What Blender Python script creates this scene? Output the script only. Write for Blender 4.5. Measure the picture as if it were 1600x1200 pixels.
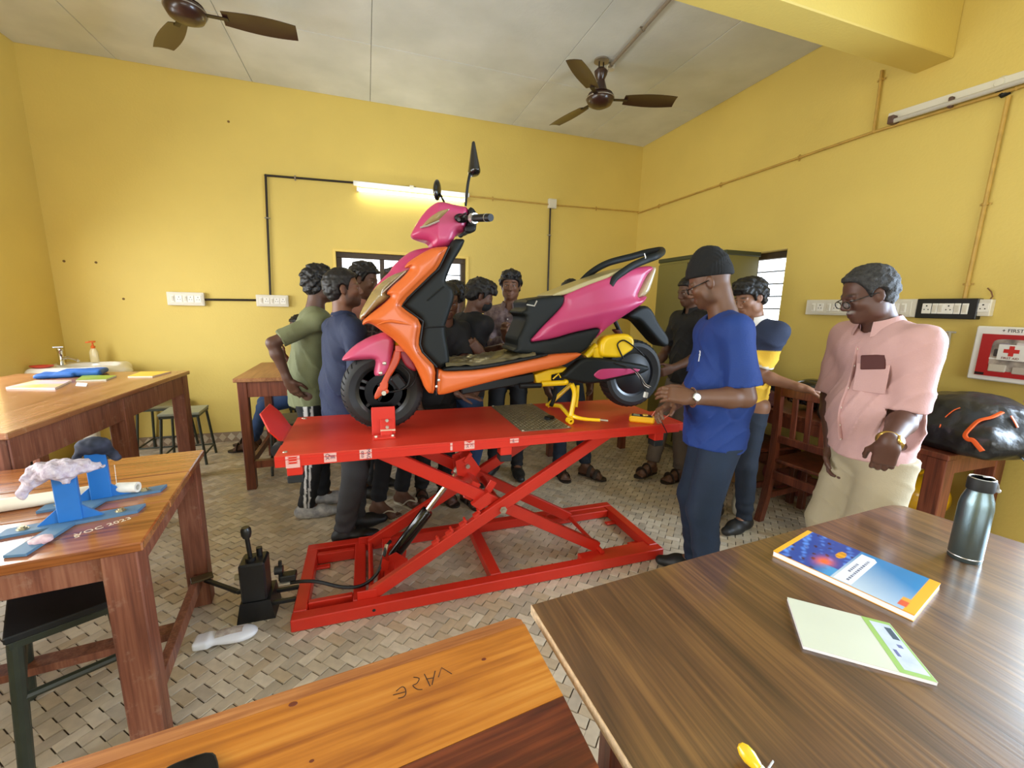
import bpy, bmesh, math, random
import numpy as np
from mathutils import Vector, Matrix

# ------------------------------------------------------------------ scene, camera, light
SC = bpy.context.scene
COL = SC.collection
for o in list(bpy.data.objects):
    bpy.data.objects.remove(o)
random.seed(4)
rng = np.random.default_rng(4)

F = 660.37
CAMZ = 1.45
_p, _y, _r = 0.18147, -0.33066, 0.02184
def _rot():
    cy, sy, cp, sp, cr, sr = math.cos(_y), math.sin(_y), math.cos(_p), math.sin(_p), math.cos(_r), math.sin(_r)
    M = np.array([[1, 0, 0], [0, 0, -1], [0, 1, 0]], float)
    Y = np.array([[cy, 0, sy], [0, 1, 0], [-sy, 0, cy]])
    P = np.array([[1, 0, 0], [0, cp, -sp], [0, sp, cp]])
    Q = np.array([[cr, -sr, 0], [sr, cr, 0], [0, 0, 1]])
    return Q @ P @ Y @ M
RM = _rot()
EYE = np.array([0, 0, CAMZ])
cam_d = bpy.data.cameras.new('camera')
cam = bpy.data.objects.new('camera', cam_d)
COL.objects.link(cam)
cam_d.sensor_width = 36
cam_d.lens = F / 1600 * 36
cam_d.clip_start = 0.02
m = Matrix.Identity(4)
for i in range(3):
    m[i][0] = RM[0][i]; m[i][1] = -RM[1][i]; m[i][2] = -RM[2][i]
m[2][3] = CAMZ
cam.matrix_world = m
SC.camera = cam

SC.view_settings.view_transform = 'Standard'
SC.view_settings.look = 'None'
SC.view_settings.gamma = 1
SC.view_settings.use_curve_mapping = False
SC.view_settings.exposure = -0.22

W = bpy.data.worlds.new('sky')
SC.world = W
W.use_nodes = True
bg = W.node_tree.nodes['Background']
bg.inputs[0].default_value = (0.86, 0.93, 1.0, 1)
bg.inputs[1].default_value = 4.5

def area(name, loc, rot, sx, sy, power, col=(1, 1, 1)):
    d = bpy.data.lights.new(name, 'AREA')
    d.shape = 'RECTANGLE'; d.size = sx; d.size_y = sy; d.energy = power; d.color = col
    o = bpy.data.objects.new(name, d); COL.objects.link(o)
    o.location = loc; o.rotation_euler = rot
    return o
DAY = (0.93, 0.97, 1.0)
# daylight just outside the window openings of this room
area('daylight_left', (-2.98, 1.55, 1.6), (0, math.radians(-72), 0), 1.3, 2.5, 135, DAY)
area('daylight_door', (-3.05, 3.62, 1.25), (0, math.radians(-52), 0), 1.9, 0.9, 62, DAY)
area('daylight_right', (3.74, -0.1, 1.6), (0, math.radians(80), 0), 1.4, 2.3, 330, (0.62, 0.79, 1.0))
area('daylight_rear', (0.3, -2.95, 1.6), (math.radians(90), 0, 0), 3.6, 1.5, 65, DAY)

# ------------------------------------------------------------------ pixel rays -> places in the room
def ray(x, y):
    return RM.T @ np.array([(x - 800) / F, (y - 600) / F, 1.0])
def pz(x, y, z):
    d = ray(x, y); return EYE + d * ((z - CAMZ) / d[2])
def py(x, y, Y):
    d = ray(x, y); return EYE + d * (Y / d[1])
def pxx(x, y, X):
    d = ray(x, y); return EYE + d * (X / d[0])
def pd(x, y, dd):
    return EYE + ray(x, y) * dd
def V(*a): return np.array(a, float)
def unit(v):
    v = np.asarray(v, float); return v / max(np.linalg.norm(v), 1e-9)

# ------------------------------------------------------------------ materials
def lin(c):
    return tuple(((v / 255) / 12.92 if v / 255 <= 0.04045 else ((v / 255 + 0.055) / 1.055) ** 2.4) for v in c)
MATS = {}
def mat(name, rgb, rough=0.5, metal=0.0, var=0.0, scale=8.0, bump=0.0, bscale=None, coat=0.0, trans=0.0, emit=0.0, rgb2=None, stretch=(1, 1, 1), attr=False, spec=None, alpha=None, detail=4.0):
    if name in MATS: return MATS[name]
    m = bpy.data.materials.new(name); m.use_nodes = True
    nt = m.node_tree; b = nt.nodes['Principled BSDF']
    c = lin(rgb)
    b.inputs['Base Color'].default_value = (*c, 1)
    b.inputs['Roughness'].default_value = rough
    b.inputs['Metallic'].default_value = metal
    if spec is not None: b.inputs['Specular IOR Level'].default_value = spec
    if coat: b.inputs['Coat Weight'].default_value = coat; b.inputs['Coat Roughness'].default_value = 0.12
    if trans: b.inputs['Transmission Weight'].default_value = trans
    if alpha is not None: b.inputs['Alpha'].default_value = alpha
    if emit:
        b.inputs['Emission Color'].default_value = (*c, 1); b.inputs['Emission Strength'].default_value = emit
    if var or bump or rgb2:
        tc = nt.nodes.new('ShaderNodeTexCoord'); mp = nt.nodes.new('ShaderNodeMapping')
        mp.inputs['Scale'].default_value = stretch
        nt.links.new(tc.outputs['Object'], mp.inputs['Vector'])
        nz = nt.nodes.new('ShaderNodeTexNoise'); nz.inputs['Scale'].default_value = scale; nz.inputs['Detail'].default_value = detail
        nt.links.new(mp.outputs['Vector'], nz.inputs['Vector'])
        if var or rgb2:
            cr = nt.nodes.new('ShaderNodeValToRGB')
            cr.color_ramp.elements[0].position = 0.3; cr.color_ramp.elements[1].position = 0.72
            c2 = lin(rgb2) if rgb2 else tuple(min(1, x * (1 + var)) for x in c)
            c1 = c if rgb2 else tuple(x * (1 - var) for x in c)
            cr.color_ramp.elements[0].color = (*c1, 1); cr.color_ramp.elements[1].color = (*c2, 1)
            nt.links.new(nz.outputs['Fac'], cr.inputs['Fac'])
            nt.links.new(cr.outputs['Color'], b.inputs['Base Color'])
        if bump:
            n2 = nz
            if bscale:
                n2 = nt.nodes.new('ShaderNodeTexNoise'); n2.inputs['Scale'].default_value = bscale; n2.inputs['Detail'].default_value = 3
                nt.links.new(mp.outputs['Vector'], n2.inputs['Vector'])
            bp = nt.nodes.new('ShaderNodeBump'); bp.inputs['Strength'].default_value = bump; bp.inputs['Distance'].default_value = 0.01
            nt.links.new(n2.outputs['Fac'], bp.inputs['Height']); nt.links.new(bp.outputs['Normal'], b.inputs['Normal'])
    if attr:
        at = nt.nodes.new('ShaderNodeAttribute'); at.attribute_name = 'Col'
        nt.links.new(at.outputs['Color'], b.inputs['Base Color'])
    MATS[name] = m
    return m

def wood(name, dark, mid, light, axis=0, scale=1.0, rough=0.35, coat=0.0, wear=None, fine=1.0):
    """long grain along one object axis"""
    if name in MATS: return MATS[name]
    m = bpy.data.materials.new(name); m.use_nodes = True
    nt = m.node_tree; N = nt.nodes; L = nt.links; b = N['Principled BSDF']
    tc = N.new('ShaderNodeTexCoord'); mp = N.new('ShaderNodeMapping')
    s = [9 * scale] * 3; s[axis] = 0.9 * scale
    mp.inputs['Scale'].default_value = s
    L.new(tc.outputs['Object'], mp.inputs['Vector'])
    n1 = N.new('ShaderNodeTexNoise'); n1.inputs['Scale'].default_value = 1.6; n1.inputs['Detail'].default_value = 5; n1.inputs['Distortion'].default_value = 0.8
    L.new(mp.outputs['Vector'], n1.inputs['Vector'])
    mp2 = N.new('ShaderNodeMapping'); s2 = [90 * scale * fine] * 3; s2[axis] = 2.5 * scale
    mp2.inputs['Scale'].default_value = s2
    L.new(tc.outputs['Object'], mp2.inputs['Vector'])
    n2 = N.new('ShaderNodeTexNoise'); n2.inputs['Scale'].default_value = 1.0; n2.inputs['Detail'].default_value = 3
    L.new(mp2.outputs['Vector'], n2.inputs['Vector'])
    mx = N.new('ShaderNodeMath'); mx.operation = 'MULTIPLY_ADD'; mx.inputs[1].default_value = 0.42; 
    L.new(n2.outputs['Fac'], mx.inputs[0]); 
    m3 = N.new('ShaderNodeMath'); m3.operation = 'MULTIPLY'; m3.inputs[1].default_value = 0.6
    L.new(n1.outputs['Fac'], m3.inputs[0]); L.new(m3.outputs[0], mx.inputs[2])
    cr = N.new('ShaderNodeValToRGB'); e = cr.color_ramp.elements
    e[0].position = 0.36; e[0].color = (*lin(dark), 1); e[1].position = 0.66; e[1].color = (*lin(light), 1)
    k = e.new(0.5); k.color = (*lin(mid), 1)
    L.new(mx.outputs[0], cr.inputs['Fac'])
    out = cr.outputs['Color']
    if wear:
        n4 = N.new('ShaderNodeTexNoise'); n4.inputs['Scale'].default_value = 13; n4.inputs['Detail'].default_value = 9; n4.inputs['Roughness'].default_value = .75
        L.new(tc.outputs['Object'], n4.inputs['Vector'])
        r4 = N.new('ShaderNodeValToRGB'); r4.color_ramp.elements[0].position = 0.56; r4.color_ramp.elements[1].position = 0.70
        L.new(n4.outputs['Fac'], r4.inputs['Fac'])
        mm = N.new('ShaderNodeMix'); mm.data_type = 'RGBA'
        L.new(r4.outputs['Color'], mm.inputs[0]); L.new(out, mm.inputs[6]); mm.inputs[7].default_value = (*lin(wear), 1)
        out = mm.outputs[2]
    L.new(out, b.inputs['Base Color'])
    b.inputs['Roughness'].default_value = rough
    if coat: b.inputs['Coat Weight'].default_value = coat; b.inputs['Coat Roughness'].default_value = 0.15
    bp = N.new('ShaderNodeBump'); bp.inputs['Strength'].default_value = 0.12; bp.inputs['Distance'].default_value = 0.004
    L.new(n2.outputs['Fac'], bp.inputs['Height']); L.new(bp.outputs['Normal'], b.inputs['Normal'])
    MATS[name] = m
    return m

# ------------------------------------------------------------------ mesh building
def rotz(a):
    c, s = math.cos(a), math.sin(a); return np.array([[c, -s, 0], [s, c, 0], [0, 0, 1]])
def rotax(ax, a):
    return np.array(Matrix.Rotation(a, 3, Vector(ax)))
def frame(d, up=(0, 0, 1)):
    """columns: side, up', d"""
    d = unit(d); up = np.asarray(up, float)
    if abs(d @ unit(up)) > 0.98: up = V(1, 0, 0) if abs(d[0]) < 0.9 else V(0, 1, 0)
    s = unit(np.cross(up, d)); u = np.cross(d, s)
    return np.stack([s, u, d], 1)

class MB:
    def __init__(s):
        s.v = []; s.f = []; s.mi = []; s.cur = 0
    def raw(s, vs, fs):
        n = len(s.v); s.v += [tuple(map(float, q)) for q in vs]
        s.f += [tuple(i + n for i in q) for q in fs]; s.mi += [s.cur] * len(fs)
        return s
    def box(s, c, size, R=None, bev=0.0):
        hx, hy, hz = [q / 2 for q in size]; b = min(bev, hx * .9, hy * .9, hz * .9)
        R = np.eye(3) if R is None else R
        if b <= 0:
            vs = [V(x, y, z) for x in (-hx, hx) for y in (-hy, hy) for z in (-hz, hz)]
            fs = [(0, 1, 3, 2), (4, 6, 7, 5), (0, 4, 5, 1), (2, 3, 7, 6), (0, 2, 6, 4), (1, 5, 7, 3)]
        else:
            vs = []; idx = {}
            for a, x in enumerate((-1, 1)):
                for bb, y in enumerate((-1, 1)):
                    for cc, z in enumerate((-1, 1)):
                        for k in range(3):
                            q = [x * (hx - b), y * (hy - b), z * (hz - b)]
                            q[k] = (x, y, z)[k] * (hx, hy, hz)[k]
                            idx[(x, y, z, k)] = len(vs); vs.append(V(*q))
            fs = []
            for k in range(3):
                o = [i for i in range(3) if i != k]
                for sg in (-1, 1):
                    q = []
                    for u, w in ((-1, -1), (1, -1), (1, 1), (-1, 1)):
                        t = [0, 0, 0]; t[k] = sg; t[o[0]] = u; t[o[1]] = w
                        q.append(idx[(*t, k)])
                    if (sg > 0) != (k != 1): q = q[::-1]
                    fs.append(tuple(q))
            for k in range(3):
                o = [i for i in range(3) if i != k]
                for u in (-1, 1):
                    for w in (-1, 1):
                        t0 = [0, 0, 0]; t1 = [0, 0, 0]
                        t0[k] = -1; t1[k] = 1; t0[o[0]] = t1[o[0]] = u; t0[o[1]] = t1[o[1]] = w
                        fs.append((idx[(*t0, o[0])], idx[(*t1, o[0])], idx[(*t1, o[1])], idx[(*t0, o[1])]))
            for x in (-1, 1):
                for y in (-1, 1):
                    for z in (-1, 1):
                        fs.append(tuple(idx[(x, y, z, k)] for k in range(3)))
            # outward winding
            ff = []
            for q in fs:
                P = [vs[i] for i in q]; n = np.cross(P[1] - P[0], P[2] - P[0]); ctr = sum(P) / len(P)
                ff.append(q if n @ ctr >= 0 else q[::-1])
            fs = ff
        c = np.asarray(c, float)
        return s.raw([R @ q + c for q in vs], fs)
    def bar(s, a, b, w, h, up=(0, 0, 1), bev=0.002):
        a = np.asarray(a, float); b = np.asarray(b, float)
        R = frame(b - a, up)
        return s.box((a + b) / 2, (w, h, np.linalg.norm(b - a)), R, bev)
    def tube(s, path, r, n=10, caps=True, closed=False, flat=None):
        P = [np.asarray(q, float) for q in path]; k = len(P)
        rr = [r] * k if np.isscalar(r) else list(r)
        vs = []; up = None
        for i in range(k):
            if closed: t = P[(i + 1) % k] - P[i - 1]
            else: t = P[min(i + 1, k - 1)] - P[max(i - 1, 0)]
            t = unit(t)
            if up is None:
                up = V(0, 0, 1) if abs(t[2]) < 0.9 else V(0, 1, 0)
            sd = unit(np.cross(up, t)); up = np.cross(t, sd)
            fx, fy = (1, 1) if flat is None else flat
            for j in range(n):
                a = 2 * math.pi * j / n
                vs.append(P[i] + (sd * math.cos(a) * fx + up * math.sin(a) * fy) * rr[i])
        fs = []
        for i in range(k if closed else k - 1):
            for j in range(n):
                a, b = i * n + j, i * n + (j + 1) % n
                c, d = ((i + 1) % k) * n + (j + 1) % n, ((i + 1) % k) * n + j
                fs.append((a, b, c, d))
        if caps and not closed:
            fs.append(tuple(range(n - 1, -1, -1))); fs.append(tuple((k - 1) * n + j for j in range(n)))
        return s.raw(vs, fs)
    def cyl(s, a, b, ra, rb=None, n=16):
        return s.tube([a, b], [ra, ra if rb is None else rb], n)
    def lathe(s, prof, c=(0, 0, 0), R=None, n=24, sx=1, sy=1):
        R = np.eye(3) if R is None else R; c = np.asarray(c, float)
        vs = []; fs = []; k = len(prof)
        for (r, z) in prof:
            for j in range(n):
                a = 2 * math.pi * j / n
                vs.append(R @ V(r * math.cos(a) * sx, r * math.sin(a) * sy, z) + c)
        for i in range(k - 1):
            for j in range(n):
                fs.append((i * n + j, i * n + (j + 1) % n, (i + 1) * n + (j + 1) % n, (i + 1) * n + j))
        if prof[0][0] > 1e-6: fs.append(tuple(range(n - 1, -1, -1)))
        if prof[-1][0] > 1e-6: fs.append(tuple((k - 1) * n + j for j in range(n)))
        return s.raw(vs, fs)
    def prism(s, poly, o, ex, ey, ez, depth):
        """poly in (u,v) -> o+ex*u+ey*v, extruded along ez by depth"""
        o, ex, ey, ez = [np.asarray(q, float) for q in (o, ex, ey, ez)]
        k = len(poly)
        a = [o + ex * u + ey * w for u, w in poly]
        b = [q + ez * depth for q in a]
        fs = [tuple(range(k - 1, -1, -1)), tuple(range(k, 2 * k))] + [(i, (i + 1) % k, k + (i + 1) % k, k + i) for i in range(k)]
        return s.raw(a + b, fs)
    def slab(s, pts, t, n=None):
        """polygon of 3D points thickened by t along its normal"""
        P = [np.asarray(q, float) for q in pts]
        if n is None: n = unit(np.cross(P[1] - P[0], P[2] - P[0]))
        n = np.asarray(n, float); k = len(P)
        Q = [q + n * t for q in P]
        return s.raw(P + Q, [tuple(range(k - 1, -1, -1)), tuple(range(k, 2 * k))] + [(i, (i + 1) % k, k + (i + 1) % k, k + i) for i in range(k)])
    def grid(s, fn, nu, nv):
        vs = [fn(i / nu, j / nv) for i in range(nu + 1) for j in range(nv + 1)]
        fs = [(i * (nv + 1) + j, (i + 1) * (nv + 1) + j, (i + 1) * (nv + 1) + j + 1, i * (nv + 1) + j + 1) for i in range(nu) for j in range(nv)]
        return s.raw(vs, fs)
    def sphere(s, c, r, n=12, R=None):
        rr = (r, r, r) if np.isscalar(r) else r
        prof = [(math.sin(math.pi * i / n), -math.cos(math.pi * i / n)) for i in range(n + 1)]
        k = len(s.v); s.lathe(prof, (0, 0, 0), None, 2 * n)
        R = np.eye(3) if R is None else R
        for i in range(k, len(s.v)):
            s.v[i] = tuple(R @ (V(*s.v[i]) * V(*rr)) + np.asarray(c, float))
        return s
    def build(s, name, material, parent=None, angle=35, local=False, loc=None):
        return link_mesh(name, np.array(s.v, np.float32), s.f, material, parent, angle, local, s.mi, loc)

def wmat(o):
    M = Matrix.LocRotScale(o.location, o.rotation_euler, o.scale)
    return wmat(o.parent) @ M if o.parent else M

def link_mesh(name, verts, faces, material, parent=None, angle=35, local=False, mi=None, loc=None, cols=None):
    me = bpy.data.meshes.new(name)
    verts = np.asarray(verts, np.float32).reshape(-1, 3)
    o = bpy.data.objects.new(name, me)
    if parent is not None:
        o.parent = parent
        if not local:
            inv = np.array(wmat(parent).inverted())
            verts = verts @ inv[:3, :3].T + inv[:3, 3]
    elif not local:
        if loc is None:
            lo, hi = verts.min(0), verts.max(0); loc = V((lo[0] + hi[0]) / 2, (lo[1] + hi[1]) / 2, lo[2])
        verts = verts - np.asarray(loc, np.float32); o.location = loc
    if isinstance(faces, np.ndarray):
        n, k = faces.shape
        me.vertices.add(len(verts)); me.vertices.foreach_set('co', np.ascontiguousarray(verts, np.float32).ravel())
        me.loops.add(n * k); me.loops.foreach_set('vertex_index', np.ascontiguousarray(faces, np.int32).ravel())
        me.polygons.add(n); me.polygons.foreach_set('loop_start', np.arange(0, n * k, k, dtype=np.int32))
        me.update(calc_edges=True)
    else:
        me.from_pydata([tuple(map(float, q)) for q in verts], [], faces)
        if mi and max(mi) > 0: me.polygons.foreach_set('material_index', mi)
        bmn = bmesh.new(); bmn.from_mesh(me); bmesh.ops.recalc_face_normals(bmn, faces=bmn.faces); bmn.to_mesh(me); bmn.free()
    for q in (material if isinstance(material, (list, tuple)) else [material]):
        me.materials.append(q)
    if cols is not None:
        at = me.color_attributes.new('Col', 'FLOAT_COLOR', 'POINT')
        at.data.foreach_set('color', np.concatenate([cols, np.ones((len(cols), 1))], 1).astype(np.float32).ravel())
    if angle is None: me.shade_flat()
    else:
        me.shade_smooth()
        if angle < 180: me.set_sharp_from_angle(angle=math.radians(angle))
    COL.objects.link(o)
    return o

def tag(o, label=None, cat=None, group=None, kind=None):
    if label: o['label'] = label
    if cat: o['category'] = cat
    if group: o['group'] = group
    if kind: o['kind'] = kind
    return o
def thing(name, label, cat, loc=(0, 0, 0), rz=0, group=None):
    o = bpy.data.objects.new(name, None); COL.objects.link(o)
    o.empty_display_size = 0.1
    o.location = [float(q) for q in loc]; o.rotation_euler = (0, 0, rz)
    return tag(o, label, cat, group)
def struct(o):
    o['kind'] = 'structure'; return o
def copy_tree(o, parent=None):
    c = o.copy(); COL.objects.link(c)
    if parent is not None: c.parent = parent
    for ch in list(o.children): copy_tree(ch, c)
    return c
def text_mesh(name, body, size, o, ex, ey, material, parent=None, depth=0.0006, align='CENTER', sx=1.0):
    """flat lettering laid at o along ex (reading direction) / ey (up)"""
    cu = bpy.data.curves.new(name, 'FONT'); cu.body = body; cu.size = size; cu.extrude = depth; cu.align_x = align; cu.align_y = 'CENTER'
    cu.resolution_u = 2
    t = bpy.data.objects.new(name, cu)
    me = bpy.data.meshes.new_from_object(t)
    vs = np.array([q.co for q in me.vertices]).reshape(-1, 3); fs = [tuple(p.vertices) for p in me.polygons]
    bpy.data.objects.remove(t)
    ex, ey = unit(ex), unit(ey); ez = np.cross(ex, ey)
    P = np.asarray(o, float) + vs[:, :1] * ex * sx + vs[:, 1:2] * ey + vs[:, 2:3] * ez
    return link_mesh(name, P, fs, material, parent, 30)

# ------------------------------------------------------------------ signed distance fields -> surface
class Field:
    def __init__(s, lo, hi, step, fine=()):
        ax = []
        for k in range(3):
            ps = [lo[k]]
            while ps[-1] < hi[k]:
                q = ps[-1]; st = step
                for (l, h, t) in fine:
                    if l[k] - step <= q <= h[k]: st = min(st, t)
                ps.append(q + st)
            ax.append(np.array(ps, np.float32))
        s.ax = ax; s.V = np.full([len(a) for a in ax], 1.0, np.float32)
    def sl(s, lo, hi, pad):
        r = []
        for k in range(3):
            a = np.searchsorted(s.ax[k], lo[k] - pad); b = np.searchsorted(s.ax[k], hi[k] + pad)
            r.append(slice(max(0, a - 1), min(len(s.ax[k]), b + 1)))
        return tuple(r)
    def grid(s, q):
        return s.ax[0][q[0]][:, None, None], s.ax[1][q[1]][None, :, None], s.ax[2][q[2]][None, None, :]
    def add(s, prim, k=0.0, off=0.0):
        fn, lo, hi = prim
        q = s.sl(lo, hi, k + 0.02 + max(off, 0))
        if 0 in s.V[q].shape: return s
        d = fn(*s.grid(q)) - off
        v = s.V[q]
        if k > 0:
            h = np.maximum(k - np.abs(v - d), 0) / k
            s.V[q] = np.minimum(v, d) - h * h * k * 0.25
        else: s.V[q] = np.minimum(v, d)
        return s
    def sub(s, prim, k=0.0, off=0.0):
        fn, lo, hi = prim
        q = s.sl(lo, hi, k + 0.02 + max(off, 0))
        if 0 in s.V[q].shape: return s
        d = -(fn(*s.grid(q)) - off); v = s.V[q]
        if k > 0:
            h = np.maximum(k - np.abs(v - d), 0) / k
            s.V[q] = np.maximum(v, d) + h * h * k * 0.25
        else: s.V[q] = np.maximum(v, d)
        return s
    def cut(s, fn, k=0.0):
        """keep where fn<0"""
        g = s.grid((slice(None),) * 3); d = fn(*g)
        if k > 0:
            h = np.maximum(k - np.abs(s.V - d), 0) / k
            s.V = np.maximum(s.V, d) + h * h * k * 0.25
        else: s.V = np.maximum(s.V, d)
        s.V = s.V.astype(np.float32)
        return s
    def disp(s, fn):
        s.V = (s.V + fn(*s.grid((slice(None),) * 3))).astype(np.float32); return s
    def mesh(s):
        Vv = s.V; ins = Vv < 0
        c = [ins[a:ins.shape[0] - 1 + a, b:ins.shape[1] - 1 + b, d:ins.shape[2] - 1 + d] for a in (0, 1) for b in (0, 1) for d in (0, 1)]
        al = c[0].copy(); an = c[0].copy()
        for q in c[1:]: al &= q; an |= q
        act = an & ~al
        I = np.argwhere(act); idx = np.full(act.shape, -1, np.int32); idx[act] = np.arange(len(I))
        i, j, k = I.T
        val = {}; 
        for a in (0, 1):
            for b in (0, 1):
                for d in (0, 1): val[(a, b, d)] = Vv[i + a, j + b, k + d]
        acc = np.zeros((len(I), 3)); cnt = np.zeros(len(I))
        cs = list(val.keys())
        for p in cs:
            for ax in range(3):
                if p[ax]: continue
                q = list(p); q[ax] = 1; q = tuple(q)
                va, vb = val[p], val[q]; cr = (va < 0) != (vb < 0)
                t = np.where(cr, va / np.where(cr, va - vb, 1), 0)
                pt = np.zeros((len(I), 3))
                for m_ in range(3): pt[:, m_] = p[m_]
                pt[:, ax] = t
                acc += pt * cr[:, None]; cnt += cr
        acc /= np.maximum(cnt, 1)[:, None]
        P = np.empty((len(I), 3), np.float32)
        for m_ in range(3):
            A = s.ax[m_]; b = I[:, m_]; P[:, m_] = A[b] + (A[b + 1] - A[b]) * acc[:, m_]
        fs = []
        for ax in range(3):
            a1, a2 = [(1, 2), (2, 0), (0, 1)][ax]
            sl0 = [slice(1, -1)] * 3; sl1 = [slice(1, -1)] * 3
            sl0[ax] = slice(0, -1); sl1[ax] = slice(1, None)
            A, B = ins[tuple(sl0)], ins[tuple(sl1)]
            E = np.argwhere(A != B); 
            if len(E) == 0: continue
            fl = A[tuple(E.T)]
            off = np.ones(3, int); off[ax] = 0
            base = E + off
            def cell(d1, d2):
                q = base.copy(); q[:, a1] -= d1; q[:, a2] -= d2
                return idx[tuple(q.T)]
            Q = np.stack([cell(1, 1), cell(0, 1), cell(0, 0), cell(1, 0)], 1)
            Q[~fl] = Q[~fl][:, ::-1]
            fs.append(Q)
        return P, np.concatenate(fs).astype(np.int32)

def capsule(a, b, ra, rb=None, flat=None):
    """tapered capsule; flat=(unit dir, scale): thickness along dir scaled"""
    a = np.asarray(a, np.float32); b = np.asarray(b, np.float32); rb = ra if rb is None else rb
    R = max(ra, rb) * (1 if flat is None else max(1, flat[1]))
    lo = np.minimum(a, b) - R; hi = np.maximum(a, b) + R
    def fn(x, y, z):
        px, py_, pz_ = x - a[0], y - a[1], z - a[2]
        ab = b - a
        if flat is not None:
            n, sc = np.asarray(flat[0], np.float32), flat[1]
            k = 1 / sc - 1
            dn = px * n[0] + py_ * n[1] + pz_ * n[2]
            px, py_, pz_ = px + n[0] * dn * k, py_ + n[1] * dn * k, pz_ + n[2] * dn * k
            ab = ab + n * (ab @ n) * k
        L = max(float(ab @ ab), 1e-9)
        t = np.clip((px * ab[0] + py_ * ab[1] + pz_ * ab[2]) / L, 0, 1)
        d = np.sqrt((px - ab[0] * t) ** 2 + (py_ - ab[1] * t) ** 2 + (pz_ - ab[2] * t) ** 2) - (ra + (rb - ra) * t)
        return d * (min(1, flat[1]) if flat is not None else 1)
    return fn, lo, hi
def ellip(c, r, R=None):
    c = np.asarray(c, np.float32); r = np.asarray(r, np.float32); R = np.eye(3) if R is None else R
    m_ = float(r.max()); lo, hi = c - m_, c + m_
    if np.allclose(R, np.eye(3)): lo, hi = c - r, c + r
    def fn(x, y, z):
        px, py_, pz_ = x - c[0], y - c[1], z - c[2]
        q = [px * R[0, i] + py_ * R[1, i] + pz_ * R[2, i] for i in range(3)]
        k0 = np.sqrt(sum((q[i] / r[i]) ** 2 for i in range(3)))
        k1 = np.sqrt(sum((q[i] / r[i] ** 2) ** 2 for i in range(3)))
        return k0 * (k0 - 1) / np.maximum(k1, 1e-6)
    return fn, lo, hi
def rbox(c, half, R=None, r=0.005):
    c = np.asarray(c, np.float32); h = np.asarray(half, np.float32); R = np.eye(3) if R is None else R
    m_ = float(np.linalg.norm(h))
    ext = np.abs(R) @ h
    lo, hi = c - ext, c + ext
    def fn(x, y, z):
        px, py_, pz_ = x - c[0], y - c[1], z - c[2]
        q = [np.abs(px * R[0, i] + py_ * R[1, i] + pz_ * R[2, i]) - (h[i] - r) for i in range(3)]
        o = np.sqrt(sum(np.maximum(t, 0) ** 2 for t in q))
        return o + np.minimum(np.maximum(q[0], np.maximum(q[1], q[2])), 0) - r
    return fn, lo, hi

def poly_sd(poly, x, z):
    """signed distance to a polygon, x,z broadcast 2D"""
    P = np.asarray(poly, np.float32); n = len(P)
    X, Z = np.broadcast_arrays(x, z); d = np.full(X.shape, 1e9, np.float32); sgn = np.zeros(X.shape, bool)
    for i in range(n):
        a, b = P[i], P[(i + 1) % n]; e = b - a
        wx, wz = X - a[0], Z - a[1]
        t = np.clip((wx * e[0] + wz * e[1]) / max(float(e @ e), 1e-12), 0, 1)
        d = np.minimum(d, (wx - e[0] * t) ** 2 + (wz - e[1] * t) ** 2)
        if a[1] != b[1]:
            c = (a[1] > Z) != (b[1] > Z)
            sgn ^= c & (X < (b[0] - a[0]) * (Z - a[1]) / (b[1] - a[1]) + a[0])
    d = np.sqrt(d); return np.where(sgn, -d, d)
def chaikin(P, it=2):
    P = [np.asarray(q, float) for q in P]
    for _ in range(it):
        Q = []
        for i in range(len(P)):
            a, b = P[i], P[(i + 1) % len(P)]
            Q += [a * .8 + b * .2, a * .2 + b * .8]
        P = Q
    return P
# ------------------------------------------------------------------ the room
XL, XR, YB, YF, ZC = -2.62, 3.38, 4.955, -2.7, 3.46
M_WALL = mat('yellow_wall_paint', (224, 198, 105), 0.62, var=0.05, scale=1.3, bump=0.12, bscale=60)
M_CEIL = mat('ceiling_board', (210, 214, 210), 0.8, var=0.06, scale=2.2, bump=0.1, bscale=40, rgb2=(230, 233, 230))
M_BRK = [mat('paver_%s' % n, c, 0.34, var=0.10, scale=24) for n, c in (('sand', (202, 186, 160)), ('grey', (184, 170, 148)), ('tan', (192, 172, 142)), ('pale', (214, 199, 174)))]
M_GROUT = mat('dark_joint', (84, 70, 55), 0.9)

b = MB(); b.box(((XL + XR) / 2, (YB + YF) / 2, -0.055), (XR - XL + 0.5, YB - YF + 0.5, 0.1))
floor = struct(b.build('floor', M_GROUT))

# herringbone of small paver blocks
Wb = 0.0455
c45 = math.cos(-math.pi / 4)
def brick_mesh(m_):
    # wide joints where the rows meet, hairline joints inside a row
    sg = 1 if m_ == 0 else -1; h = Wb / 2
    def ring(G, s_):
        return [(-Wb + G, -h + s_), (-.0, -h + s_), (.0, -h + G), (Wb - G, -h + G), (Wb - G, h - s_), (0, h - s_), (0, h - G), (-Wb + G, h - G)]
    lo_, hi_ = ring(.0014, .0003), ring(.0037, .0006)
    vs = [(x, y * sg, -.006) for x, y in lo_] + [(x, y * sg, 0) for x, y in hi_]
    fs = [(8, 9, 10, 11, 12, 13, 14, 15)] + [(i, (i + 1) % 8, 8 + (i + 1) % 8, 8 + i) for i in range(8)]
    if sg < 0: fs = [f_[::-1] for f_ in fs]
    return vs, fs
bvs, bfs = brick_mesh(0)
bvs1, bfs1 = brick_mesh(1)
bricks = []
R45 = rotz(-math.pi / 4)
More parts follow.
